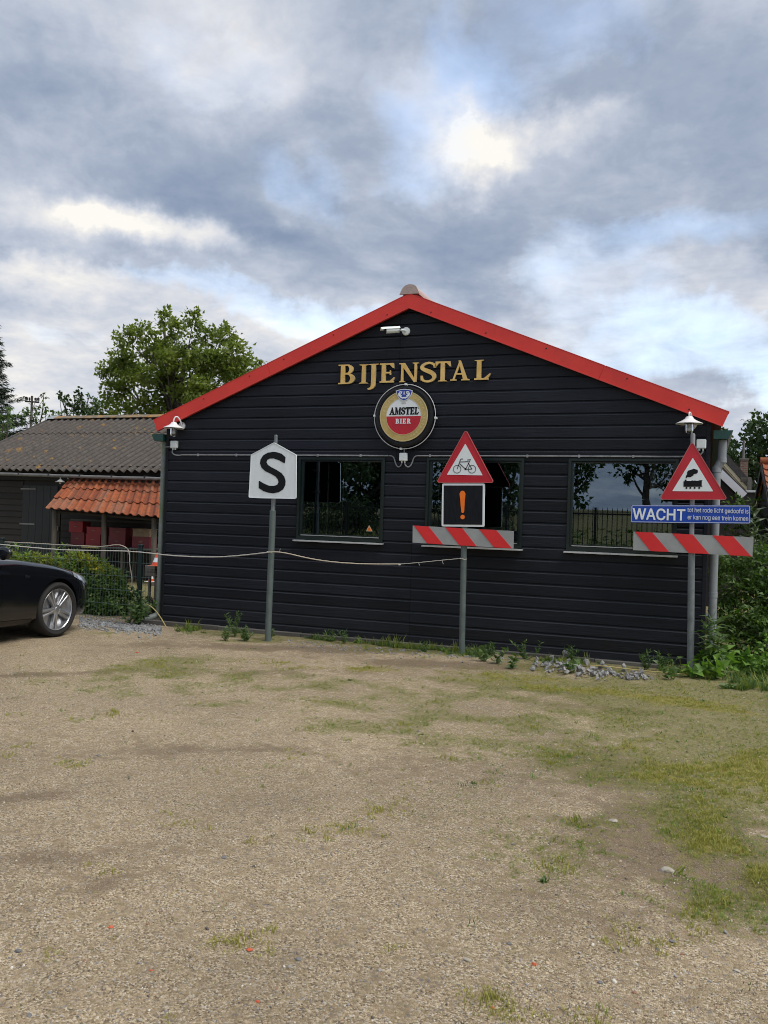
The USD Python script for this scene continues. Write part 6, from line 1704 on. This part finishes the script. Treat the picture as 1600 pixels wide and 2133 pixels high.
def sprig(name, label, foot, h, n, llen, lwid, m, seed, category='plant', group=None, lean=0.08, up=0.55, stem='leaf_weed', single=False, stems=1, sr=0.005):
    """An upright plant: stems with leaves set along them."""
    rng = np.random.default_rng(seed)
    foot = np.array(foot, float)
    t = thing(name, label, category, group, at=foot)
    P, D, T = [], [], []
    for s in range(stems):
        hh = h * rng.uniform(0.65, 1.0) if s else h
        tip = foot + [rng.normal(0, lean * (1 + 0.8 * (stems > 1))) * h, rng.normal(0, lean) * h, hh]
        pts = spline([foot + rng.normal(0, 0.01, 3) * [1, 1, 0], foot * 0.5 + tip * 0.5 + rng.normal(0, 0.02, 3), tip], 12)
        T.append(tube(pts, np.linspace(sr, sr * 0.4, 12), 5))
        u = np.linspace(0.08, 1.0, n)
        base = np.stack([np.interp(u, np.linspace(0, 1, 12), pts[:, k]) for k in range(3)], 1)
        a = np.arange(n) * 2.4 + rng.uniform(0, 6)
        P.append(base); D.append(np.stack([np.cos(a), np.sin(a), up + 0.6 * u ** 3], 1))
    part(t, 'stem', join(T), stem, True)
    P, D = np.vstack(P), np.vstack(D)
    V, F = leaves(P, D, llen, lwid, rng, curl=0.28)
    if single:
        for k in range(len(P)):
            part(t, 'leaf', (V[5 * k:5 * k + 5], np.array([(0, 1, 4), (1, 2, 4), (2, 3, 4), (3, 0, 4)])), m)
    else:
        part(t, 'leaves', (V, F), m)
    return t


for k, (x, yt, lab) in enumerate(((22, 1140, 'tall pale sprig at the left end of the bush behind the fence'), (42, 1134, 'tall pale sprig second from the left behind the fence'), (68, 1140, 'tall pale sprig behind the car bonnet'), (105, 1146, 'tall pale sprig in the middle of the bush'), (136, 1136, 'tall pale sprig below the leftmost hive stack'), (158, 1150, 'short pale sprig right of the middle of the bush'))):
    a = onY(x, yt, 0.3)
    sprig('tall_sprig', lab, (a[0], 0.3, 0.4), a[2] - 0.4, 34, 0.085, 0.02, 'leaf_lime', 60 + k)
for k, (x, y, h, lab) in enumerate(((265, 1300, 0.5, 'thin dry weed stems before the fence left of its green post'), (280, 1302, 0.35, 'leafy weed at the foot of the green fence post'), (305, 1296, 0.3, 'green weed between fence post and downpipe'), (322, 1292, 0.28, 'bright weed at the foot of the left downpipe'))):
    c = onZ(x, y); c[1] = max(min(c[1], -0.12), -0.5)
    sprig('fence_weed', lab, (c[0], -0.32 if x < 290 else -0.12, 0), h, 16, 0.075, 0.03, 'leaf_weed', 80 + k, 'weed', stems=5, lean=0.2, up=0.3)
tree('low_bush', 'low leafy growth at the fence foot between bush and downpipe', (-0.5, 0.5, 0), [pxr(x, y, 0.5, r) for x, y, r in ((285, 1290, 16), (310, 1280, 15), (270, 1275, 14), (320, 1260, 12), (300, 1250, 10), (318, 1285, 12))], 'leaf_weed', 0.07, 0.04, 3400, 91, 0.012, category='bush', droop=0.1)

# ------------------------------------------------------------------ right hand side: shrubs, houses, trees
tree('shrub', 'dense dark green shrub filling the gap right of the hall downpipe', (9.0, 1.6, 0), [pxr(x, y, Y, r) for x, y, Y, r in ((1530, 1180, 1.6, 40), (1575, 1170, 1.4, 42), (1610, 1200, 1.2, 46), (1535, 1235, 1.3, 44), (1580, 1245, 1.1, 46), (1625, 1260, 1.0, 46), (1530, 1290, 1.0, 42), (1575, 1305, 0.8, 46), (1620, 1320, 0.7, 46), (1540, 1345, 0.7, 40), (1585, 1365, 0.5, 44), (1640, 1380, 0.4, 50), (1545, 1390, 0.5, 30), (1660, 1240, 1.1, 60), (1690, 1320, 0.8, 60), (1700, 1200, 1.4, 60), (1508, 1200, 2.0, 26), (1508, 1260, 1.7, 26))],
     'leaf_hedge', 0.075, 0.036, 5200, 50, 0.05, category='shrub', droop=0.35)
tree('shrub', 'lighter green leafy shrub low at the right edge beside the grass', (9.3, -0.2, 0), [pxr(x, y, Y, r) for x, y, Y, r in ((1560, 1385, -0.05, 22), (1590, 1375, -0.1, 24), (1600, 1400, -0.2, 24), (1570, 1405, -0.15, 18), (1625, 1385, -0.2, 34), (1595, 1345, 0.1, 20))],
     'leaf_lime', 0.062, 0.04, 4600, 51, 0.02, category='shrub', droop=0.25)
for k, (x, yt, Y, lab) in enumerate(((1583, 1058, 2.2, 'tallest grey leaved buddleia shoot at the right edge'), (1566, 1085, 2.4, 'grey leaved shoot beside the end of the blue text board'), (1596, 1095, 2.0, 'grey leaved shoot at the very right edge'), (1552, 1110, 2.5, 'grey leaved shoot above the end of the striped board'), (1575, 1120, 2.1, 'low grey leaved shoot right of the striped board'))):
    a = onY(x, yt, Y)
    sprig('buddleia_shoot', lab, (a[0] + 0.03, Y, 0.7), a[2] - 0.7, 44, 0.15, 0.04, 'leaf_grey', 100 + k, 'shrub', lean=0.05, up=0.35, sr=0.008, stems=2)
tree('shrub', 'loose green shrub growing behind the signs before the white gable board', (9.1, 4.0, 0), [pxr(x, y, 4.0, r) for x, y, r in ((1530, 1050, 18), (1550, 1060, 20), (1570, 1045, 14), (1535, 1085, 22), (1560, 1095, 26), (1590, 1080, 22), (1525, 1120, 22), (1550, 1135, 26), (1585, 1130, 28))],
     'leaf_hedge', 0.10, 0.045, 1500, 52, 0.04, category='shrub', droop=0.2)
sprig('lance_plant', 'tall weed with drooping lance leaves at the foot of the right corner', (onZ(1485, 1400)[0], -0.3, 0), 0.62, 30, 0.16, 0.032, 'leaf_weed', 120, 'weed', stems=4, lean=0.09, up=0.1)
big = [(1462, 1402, 0.20), (1480, 1400, 0.24), (1500, 1404, 0.25), (1520, 1408, 0.24), (1452, 1412, 0.14), (1540, 1404, 0.22), (1490, 1414, 0.18)]
for k, (x, y, h) in enumerate(big):
    c = onZ(x, y)
    lab = ['broad leaved light green weed nearest the train sign post', 'broad leaved weed second right of the train sign post', 'broad leaved weed before the downpipe foot', 'broad leaved weed right of the downpipe foot', 'small broad leaved weed left of the train sign post', 'broad leaved weed under the shrub at the right', 'low broad leaved weed at the edge of the grass before the downpipe'][k]
    sprig('broad_weed', lab, c, h, 9, 0.13, 0.09, 'leaf_lime', 130 + k, 'weed', stems=2, lean=0.25, up=0.35, single=True)
for k, (x, y, h, lab) in enumerate(((1405, 1408, 0.16, 'small bright weed left of the train sign post foot'), (1395, 1415, 0.10, 'tiny bright weed by the kerb before the train sign'), (1010, 1378, 0.14, 'broad weed at the wall foot right of the bicycle sign post'), (1035, 1382, 0.14, 'pale broad weed between bicycle sign post and rubble'), (1065, 1390, 0.12, 'low broad weed just left of the rubble'), (1190, 1402, 0.10, 'lime weed growing in the left rubble heap'))):
    sprig('broad_weed', lab, onZ(x, y), h, 8, 0.075, 0.045, 'leaf_weed', 150 + k, 'weed', stems=2, lean=0.3, up=0.35, single=True)
rf_ = np.random.default_rng(909)
for k, (x, y, h, n_, lab) in enumerate(((490, 1326, 0.30, 26, 'bushy weed left of the S sign post at the wall foot'), (472, 1335, 0.15, 14, 'low weed left of the bushy one at the wall foot'), (510, 1335, 0.16, 14, 'low weed right of the bushy one at the wall foot'), (562, 1330, 0.10, 10, 'weed touching the S sign post foot'), (688, 1336, 0.13, 10, 'small round leaved weed at the wall foot under the left window'), (716, 1340, 0.15, 9, 'wiry seed stalks at the wall foot under the left window'),
                                        (884, 1358, 0.10, 8, 'tiny weed at the wall foot left of the bicycle sign'), (1018, 1368, 0.16, 16, 'feathery weed at the wall right of the bicycle sign'), (1095, 1376, 0.22, 22, 'tuft of fine grass at the wall left of the rubble'), (1190, 1376, 0.16, 16, 'fine weed behind the left rubble heap'), (1345, 1396, 0.22, 22, 'fine grass at the wall under the right window sill'), (1378, 1400, 0.20, 20, 'fine grass left of the train sign post'), (512, 1334, 0.12, 12, 'dense low weed beside the S sign post'))):
    c = onZ(x, y)
    sprig('wall_weed', lab, (c[0], min(c[1], -0.2), 0), h, n_, 0.055, 0.016, 'leaf_weed', 170 + k, 'weed', stems=5, lean=0.18, up=0.6, sr=0.003)

# brick house with a cream barge board and chimney, far right
HY = 20.0
e = onY(1560, 1018, HY); a1 = onY(1512.8, 966, HY)
sl_ = (a1[2] - e[2]) / (e[0] - a1[0])
rx = e[0] - 2.6; rz = e[2] + 2.6 * sl_
MATS['far_brick'] = usdkit.material(stage, '/World/Looks/far_brick', {
    'g': ('geometry', {}), 'm': ('mapping', {'mapping_type': 'point', 'rotation': (math.pi / 2, 0.0, 0.0)}), 'b': ('brick_texture', {'scale': 1.0, 'brick_width': 0.22, 'row_height': 0.066, 'mortar_size': 0.007, 'color1': (0.20, 0.105, 0.075), 'color2': (0.13, 0.075, 0.06), 'mortar': (0.26, 0.23, 0.20), 'bias': 0.0}),
    'bp': ('bump', {'strength': 0.5, 'distance': 0.01}), 'p': ('principled_bsdf', {'roughness': 0.9})},
    [('g.position', 'm.vector'), ('m.vector', 'b.vector'), ('b.color', 'p.base_color'), ('b.fac', 'bp.height'), ('bp.normal', 'p.normal')], surface='p.BSDF')
hs = thing('brick_house', 'brick house with a steep dark roof and cream barge board beyond the shrubs', 'house', at=(rx, HY, 0))
gpoly = sg.Polygon([(rx - 2.5, 0), (e[0] - 0.1, 0), (e[0] - 0.1, e[2] - 0.02), (rx, rz - 0.08), (rx - 2.5, e[2] - 0.02)])
part(hs, 'gable_wall', plate(gpoly, HY, HY + 0.3), 'far_brick')
part(hs, 'side_wall', box(e[0] - 0.4, e[0] - 0.1, HY + 0.3, HY + 9, 0, e[2] - 0.1), 'far_brick')
for s in (-1, 1):
    ex_ = rx + s * (e[0] - rx)
    dn = np.array([s * sl_, 1.0]) / math.hypot(sl_, 1)
    q = [(rx, rz), (ex_, e[2]), (ex_ - 0.0, e[2] - 0.15), (rx, rz - 0.15)]
    part(hs, 'barge_board', plate(sg.Polygon(q), HY - 0.09, HY - 0.001), 'cream_paint')
    part(hs, 'barge_trim', plate(sg.Polygon([(rx, rz - 0.17), (ex_, e[2] - 0.17), (ex_, e[2] - 0.22), (rx, rz - 0.22)]), HY - 0.05, HY - 0.001), 'cream_paint')
    V = np.array([(rx, HY - 0.12, rz + 0.02), (ex_ + s * 0.1, HY - 0.12, e[2] + 0.02 - 0.1 * sl_), (ex_ + s * 0.1, HY + 9, e[2] + 0.02 - 0.1 * sl_), (rx, HY + 9, rz + 0.02)])
    W2 = V + [0, 0, 0.30]
    part(hs, 'roof_slope', hull(np.vstack([V, W2])), 'dark_tile')
ch0, ch1 = onY(1541.5, 1002, HY + 3), onY(1559, 957.5, HY + 3)
chm = part(hs, 'chimney', box(ch0[0], ch1[0], HY + 3, HY + 3.5, ch0[2] - 1.5, ch1[2]), 'far_brick')
part(chm, 'chimney_cap', box(ch0[0] - 0.03, ch1[0] + 0.03, HY + 2.97, HY + 3.53, ch1[2] + 0.001, ch1[2] + 0.05), 'concrete')
pt = onY(1549.7, 917, HY + 3.25)
part(chm, 'flue', tube([(pt[0], HY + 3.25, ch1[2] + 0.05), (pt[0], HY + 3.25, pt[2])], 0.045, 10), 'zinc_old', 40)
pA, pB = onY(1543, 998.5, HY - 0.5), onY(1561, 1000, HY - 0.5)
frm = thing('wooden_post', 'grey timber post with a crossbar before the brick gable', 'post', at=(pB[0], HY - 0.5, 0))
part(frm, 'post', box(pB[0] - 0.06, pB[0] + 0.06, HY - 0.56, HY - 0.44, 0, onY(1560, 995, HY - 0.5)[2], 0.01), 'grey_wood')
part(frm, 'crossbar', box(pA[0], pB[0] - 0.0605, HY - 0.54, HY - 0.46, pA[2] - 0.09, pA[2] + 0.05, 0.01), 'post_wood')
fl = onY(1550, 1021.5, 15); fr = onY(1590, 1022.5, 15)
ann = thing('flat_annex', 'low black annex with a thin pale roof edge between brick house and tiled shed', 'building', at=(fl[0] + 0.6, 15.5, 0))
part(ann, 'wall', box(fl[0], fr[0] + 1.5, 15, 18, 0, fl[2] - 0.05), 'barn_board')
part(ann, 'roof_edge', box(fl[0] - 0.05, fr[0] + 1.55, 14.95, 18.05, fl[2] - 0.0495, fl[2] + 0.01), 'aluminium')
# black shed with a white barge board
WY = 9.0
p1, p2 = onY(1506, 990, WY), onY(1556, 1038, WY)
s2 = (p1[2] - p2[2]) / (p2[0] - p1[0])
gx, gz2 = p2[0] - 1.15, p2[2] + 1.15 * s2
shd = thing('black_shed', 'black timber shed with a broad white barge board right of the hall', 'building', at=(gx, WY, 0))
part(shd, 'gable_wall', plate(sg.Polygon([(gx - 1.1, 0), (p2[0] - 0.12, 0), (p2[0] - 0.12, p2[2]), (gx, gz2 - 0.05), (gx - 1.1, p2[2])]), WY, WY + 0.1), 'barn_board')
for s in (-1, 1):
    ex_ = gx + s * 1.15
    part(shd, 'barge_board', plate(sg.Polygon([(gx, gz2 + 0.10), (ex_, p2[2] + 0.10), (ex_ - s * 0.10, p2[2] - 0.01), (gx, gz2 - 0.11)]), WY - 0.06, WY - 0.001), 'white_paint')
    V = np.array([(gx, WY - 0.05, gz2 + 0.105), (ex_, WY - 0.05, p2[2] + 0.105), (ex_, WY + 5, p2[2] + 0.105), (gx, WY + 5, gz2 + 0.105)])
    part(shd, 'roof_slope', hull(np.vstack([V, V + [0, 0, 0.03]])), 'dark_tile')
# pan-tiled shed whose verge shows at the right edge
Rg = onY(1588, 966, 5.0)
Nn, Ff = onX(1603, 1050, Rg[0]), onX(1571, 1052, Rg[0])
ts = thing('tiled_shed', 'dark shed under an orange pantile roof cut by the right picture edge', 'building', at=(Rg[0], 5.0, 0))
part(ts, 'gable_wall', (np.array([(Rg[0] + 0.06, Nn[1], 0), (Rg[0] + 0.06, Ff[1], 0), (Rg[0] + 0.06, Ff[1], Ff[2] - 0.03), (Rg[0] + 0.06, 5.0, Rg[2] - 0.05), (Rg[0] + 0.06, Nn[1], Nn[2] - 0.03)]), np.array([(0, 2, 1), (0, 4, 2), (4, 3, 2)])), 'barn_board')
for a_, nm in ((Nn, 'front'), (Ff, 'back')):
    dv = np.array([0, a_[1] - 5.0, a_[2] - Rg[2]])
    up2 = np.cross([1, 0, 0], dv); up2 /= np.linalg.norm(up2); up2 *= np.sign(up2[2])
    nr, ncol = 6, 9
    for rr_ in range(nr):
        for cc in range(ncol if nm == 'front' else 3):
            t = np.linspace(0, 1, 7)
            hgt = 0.028 * np.clip(np.sin(2 * np.pi * (t - 0.55)), -0.45, 1)
            x = Rg[0] + (cc + t * 1.03) * 0.215
            f0, f1 = rr_ / nr - 0.02, (rr_ + 1) / nr + 0.03
            ra = np.stack([x, np.full(7, 5.0), np.full(7, Rg[2])], 1) + dv * f0 + np.outer(hgt + 0.012, up2)
            rb = np.stack([x, np.full(7, 5.0), np.full(7, Rg[2])], 1) + dv * f1 + np.outer(hgt + 0.042, up2)
            V = np.vstack([ra, rb, ra - up2 * 0.014, rb - up2 * 0.014])
            F = []
            for i in range(6):
                F += [(i, i + 1, 7 + i + 1), (i, 7 + i + 1, 7 + i), (7 + i, 7 + i + 1, 21 + i + 1), (7 + i, 21 + i + 1, 21 + i), (14 + i, 21 + i + 1, 14 + i + 1), (14 + i, 21 + i, 21 + i + 1)]
            F += [(0, 7, 21), (0, 21, 14)]
            part(ts, 'roof_tile', (V, np.array(F)), 'pantile_' + 'abcd'[RNG.integers(0, 4)], 40)
    part(ts, 'verge_board', hull([np.array([x, 5.0, Rg[2]]) + dv * f + up2 * h for x in (Rg[0] - 0.02, Rg[0] + 0.02) for f in (0, 1.0) for h in (-0.10, 0.005)]), 'post_wood')
part(ts, 'ridge_tiles', tube([(Rg[0] - 0.03, 5.0, Rg[2] + 0.03), (Rg[0] + 2.2, 5.0, Rg[2] + 0.03)], 0.075, 12), 'pantile_b', 40)
# big trees behind them
cl = [pxr(x, y, 30 + d, r) for x, y, r, d in ((1600, 890, 40, 0), (1575, 905, 30, 1), (1560, 935, 34, 0), (1545, 965, 30, 1), (1600, 950, 40, 2), (1530, 990, 26, 0), (1575, 1000, 40, 0), (1640, 900, 50, 1), (1640, 980, 60, 1), (1690, 930, 60, 0), (1545, 1020, 30, 0), (1590, 1040, 40, 1), (1512, 945, 16, 0), (1700, 860, 50, 0), (1650, 850, 40, 0), (1525, 940, 18, 0), (1580, 960, 36, 0), (1560, 985, 30, 2))]
tree('broad_tree', 'big dark leafy tree standing behind the brick house at the right', (onY(1600, 1000, 30)[0], 30, 0), cl, 'leaf_dark', 0.24, 0.15, 360, 70, 0.35)
cl = [pxr(x, y, 36, r) for x, y, r in ((1505, 905, 14), (1512, 925, 20), (1500, 960, 30), (1480, 990, 40), (1530, 960, 30), (1515, 985, 30))]
tree('broad_tree', 'dark tree seen between the hall gutter and the chimney', (onY(1505, 990, 36)[0], 36, 0), cl, 'leaf_dark', 0.24, 0.15, 360, 71, 0.2)

# ------------------------------------------------------------------ what the windows mirror: the dyke behind the photographer
def mirror(px, py, Y):
    """Point on the plane y = Y (behind the camera) that the window plane mirrors at a pixel."""
    d = ray(px, py)
    h = EYE + d * (0 - EYE[1]) / d[1]
    d = d * [1, -1, 1]
    return h + d * (Y - h[1]) / d[1]


rl = thing('iron_railing', 'black iron railing with pointed bars on the bank, mirrored in the windows', 'railing', at=(2, -12.6, 1.1))
RZ0, RZ1 = 1.02, 2.08
bars = []
for x in np.arange(-12.0, 7.0, 0.125):
    bars.append(tube([(x, -12.6, RZ0 - 0.1), (x, -12.6, RZ1), (x, -12.6, RZ1 + 0.07)], [0.011, 0.011, 0.002], 5))
for k in range(0, len(bars), 19):
    part(rl, 'bar_panel', join(bars[k:k + 19]), 'rail_black', kind='stuff')
for x in np.arange(-12.06, 7.1, 2.375):
    part(rl, 'rail_post', box(x - 0.03, x + 0.03, -12.63, -12.57, 0.8, RZ1 + 0.05, 0.005), 'rail_black')
for z in (RZ0 + 0.1, RZ1 - 0.12):
    part(rl, 'rail', box(-12.0, 7.0, -12.615, -12.585, z - 0.018, z + 0.018), 'rail_black')
MB_ = [('leafy tree with forked trunk mirrored in the right window', 1345, -21.0, [(1300, 985, 20), (1330, 970, 26), (1360, 975, 26), (1385, 1000, 24), (1320, 940, 30), (1370, 935, 34), (1400, 960, 30), (1345, 900, 40), (1300, 930, 26), (1390, 1030, 14), (1280, 960, 14)], 0.17),
       ('leafy tree mirrored at the left side of the right window', 1170, -19.0, [(1215, 985, 26), (1235, 970, 22), (1200, 1020, 26), (1190, 960, 40), (1225, 940, 30), (1180, 1040, 24), (1160, 990, 40), (1215, 1045, 14), (1150, 930, 50)], 0.2),
       ('dark leafy tree mirrored in the middle window', 1010, -17.0, [(1050, 960, 40), (1020, 980, 50), (1075, 970, 16), (1060, 1020, 26), (990, 1000, 60), (960, 960, 60), (1060, 1060, 22), (1000, 1060, 40), (940, 1030, 50), (1080, 1040, 12)], 0.25),
       ('broad dark tree mirrored in the left window', 730, -16.0, [(660, 970, 50), (700, 960, 60), (750, 965, 60), (790, 980, 50), (640, 1030, 40), (680, 1030, 40), (780, 1040, 30), (720, 1040, 40), (820, 1000, 50), (760, 1070, 30), (840, 960, 60), (870, 1020, 50), (600, 1000, 60)], 0.33)]
for k, (lab, tx, Y, cs, tr) in enumerate(MB_):
    cl = []
    rg = np.random.default_rng(300 + k)
    for x, y, r in cs:
        c = mirror(x, y, Y + rg.uniform(-0.8, 0.8))
        cl.append((c, r / FPX * (abs(Y) + 10.3)))
    bx = mirror(tx, 1060, Y)
    tree('dyke_tree', lab, (bx[0], Y, gz(bx[0], Y)[0] - 0.1), cl, 'leaf_dark', 0.17, 0.1, 560 if k < 2 else 1250, 310 + k, tr)
for k, (x, r_, n_) in enumerate(((740, 0.55, 0), (660, 0.5, 0), (1000, 0.6, 0))):
    c = mirror(x, 1110, -13.6)
    tree('dyke_bush', ['bush behind the railing mirrored in the middle of the left window', 'bush behind the railing mirrored at the left of the left window', 'bush behind the railing mirrored in the middle window'][k], (c[0], -13.6, gz(c[0], -13.6)[0]), [(np.array([c[0] + dx, -13.6 + dy, gz(c[0], -13.6)[0] + h]), r_) for dx, dy, h in ((0, 0, 0.4), (0.5, 0.2, 0.35), (-0.5, 0, 0.4), (0.1, 0.1, 0.8))], 'leaf_dark', 0.09, 0.05, 1500, 330 + k, 0.03, category='bush')

# ------------------------------------------------------------------ grass
def tuft(seed, n, h, spread_, wid):
    rng = np.random.default_rng(seed)
    V, F = [], []
    for k in range(n):
        a = rng.uniform(0, 2 * np.pi); o = rng.normal(0, spread_ * 0.4, 2)
        hh = h * rng.uniform(0.5, 1.1); ln = rng.uniform(0.15, 0.9) * hh
        d = np.array([math.cos(a), math.sin(a)]); s = np.array([-d[1], d[0]]) * wid
        b = np.array([o[0], o[1], 0]); m = b + [d[0] * ln * 0.35, d[1] * ln * 0.35, hh * 0.65]; t = b + [d[0] * ln, d[1] * ln, hh]
        i = len(V)
        V += [b - [s[0], s[1], 0], b + [s[0], s[1], 0], m - [s[0] * .7, s[1] * .7, 0], m + [s[0] * .7, s[1] * .7, 0], t]
        F += [(i, i + 1, i + 3), (i, i + 3, i + 2), (i + 2, i + 3, i + 4)]
    return np.array(V, float), np.array(F)


def herb(seed, n, r):
    rng = np.random.default_rng(seed)
    a = rng.uniform(0, 2 * np.pi, n)
    return leaves(np.zeros((n, 3)), np.stack([np.cos(a), np.sin(a), rng.uniform(0.15, 0.9, n)], 1), r, r * 0.45, rng)


def field(n, seed, lo=2.2, hi=12.5):
    r = np.random.default_rng(seed)
    d = lo * (hi / lo) ** r.random(n)
    a = -YAW + r.uniform(-0.52, 0.60, n)
    x, y = EYE[0] + d * np.sin(a), EYE[1] + d * np.cos(a)
    ok = (y < -0.17) | (x > W + 0.15)
    return x[ok], y[ok], d[ok], r


x, y, d, r = field(260000, 61)
G, YL, SO, N2, N3 = cover(x, y)
keep = r.random(len(x)) < np.clip((G - 0.17) * 1.25 + (N2 - 0.5) * (0.7 + 1.5 * sstep(-6.5, -3.5, y)) + (N3 - 0.5) * 1.2, 0, 1) * 0.75 * (1 - 0.6 * YL) * np.where(G < 0.15, sstep(-7.2, -4.5, y), 1.0)
xa, ya = x[keep], y[keep]
print('grass tufts', keep.sum())
wildness = np.maximum(sstep(8.4, 9.6, xa), 0) * sstep(-2.5, -0.6, ya)
sc = 0.45 * np.exp(r.normal(0, 0.35, keep.sum())) * (0.7 + 0.8 * wildness)
scatter('short_grass', [(tuft(1, 9, 0.035, 0.03, 0.0016), 'grass_green'), (tuft(2, 12, 0.028, 0.035, 0.0016), 'grass_green'), (tuft(3, 8, 0.045, 0.025, 0.0018), 'leaf_lime'), (herb(4, 9, 0.014), 'leaf_weed')], np.stack([xa, ya, relief(xa, ya) - 0.002], 1), r.choice(4, len(xa), p=[0.38, 0.34, 0.13, 0.15]), sc, 'short thin grass and small herbs growing through the gravel', 'grass', 8, 0.15)
keep = r.random(len(x)) < np.clip(YL * 1.2 + (N2 - 0.5) * 1.6 - 0.25, 0, 1) * 0.55
xa, ya = x[keep], y[keep]
print('moss tufts', keep.sum())
scatter('yellow_moss', [(tuft(11, 10, 0.02, 0.04, 0.0018), 'grass_yellow'), (tuft(12, 12, 0.026, 0.035, 0.0018), 'grass_yellow')], np.stack([xa, ya, relief(xa, ya) - 0.002], 1), r.integers(0, 2, len(xa)), 0.7 * np.exp(r.normal(0, 0.3, keep.sum())), 'yellowing moss and dry grass in front of the hall', 'moss', 9, 0.15)
x, y, d, r = field(5200, 62, 2.6, 11)
G, YL, SO, N2, N3 = cover(x, y)
keep = r.random(len(x)) < 0.01 + 0.22 * np.clip(G * 1.3, 0, 1) + 2.0 * np.clip(N2 - 0.6, 0, 1) * sstep(-8, -4, y) + 0.03 * sstep(4.5, 7.5, x) * sstep(-7.6, -5.0, y)
xa, ya = x[keep], y[keep]
scatter('seedlings', [(herb(21, 12, 0.015), 'leaf_weed'), (tuft(22, 18, 0.014, 0.05, 0.0018), 'leaf_weed'), (tuft(23, 16, 0.02, 0.045, 0.0016), 'grass_green'), (tuft(24, 24, 0.013, 0.07, 0.002), 'leaf_weed')], np.stack([xa, ya, relief(xa, ya) - 0.002], 1), r.choice(4, len(xa), p=[0.15, 0.3, 0.3, 0.25]), np.exp(r.normal(0, 0.4, len(xa))) * 0.75, 'small weed seedlings dotted over the gravel', 'weeds', 10, 0.2)
# ragged fringe where the yard meets the wall
r = np.random.default_rng(66)
xa = r.uniform(0.6, 7.4, 5200)
ya = -0.19 - np.abs(r.normal(0, 0.16, 5200))
nz_ = meshkit.fbm(np.stack([xa * 1.7, ya * 2.0, xa * 0], -1), 3, 78)
k3 = nz_ > 0.52
xa, ya = xa[k3], ya[k3]
scatter('wall_fringe', [(tuft(41, 9, 0.06, 0.05, 0.002), 'grass_green'), (tuft(42, 9, 0.05, 0.06, 0.002), 'leaf_weed'), (herb(43, 8, 0.035), 'leaf_weed'), (herb(44, 7, 0.03), 'leaf_lime')], np.stack([xa, ya, relief(xa, ya) - 0.002], 1), r.choice(4, len(xa), p=[0.35, 0.3, 0.25, 0.1]), np.exp(r.normal(-0.15, 0.4, len(xa))), 'ragged fringe of grass and small herbs along the foot of the hall wall', 'grass', 13, 0.2)
# taller grass beside the hall on the right and on the bank
r = np.random.default_rng(64)
n = 5200
xa = np.r_[r.uniform(7.5, 10.5, n // 2), r.uniform(-9, 9, n // 2)]
ya = np.r_[r.uniform(-1.1, 1.5, n // 2) , r.uniform(-17, -12.0, n // 2)]
nz_ = meshkit.fbm(np.stack([xa * 2.2, ya * 2.2, xa * 0], -1), 3, 77)
k2 = ~((xa < 7.7) & (ya > -0.2) & (ya < 5)) & ((nz_ > 0.5 - 0.35 * sstep(-1.0, 0.2, ya)) | (ya < -5))
xa, ya = xa[k2], ya[k2]
scatter('tall_grass', [(tuft(31, 10, 0.11, 0.06, 0.0026), 'grass_green'), (tuft(32, 10, 0.09, 0.06, 0.0026), 'leaf_weed'), (herb(33, 9, 0.075), 'leaf_weed')], np.stack([xa, ya, relief(xa, ya) - 0.003], 1), r.integers(0, 3, len(xa)), np.exp(r.normal(0, 0.3, len(xa))), 'longer grass and weeds under the shrubs and on the bank', 'grass', 12, 0.15)
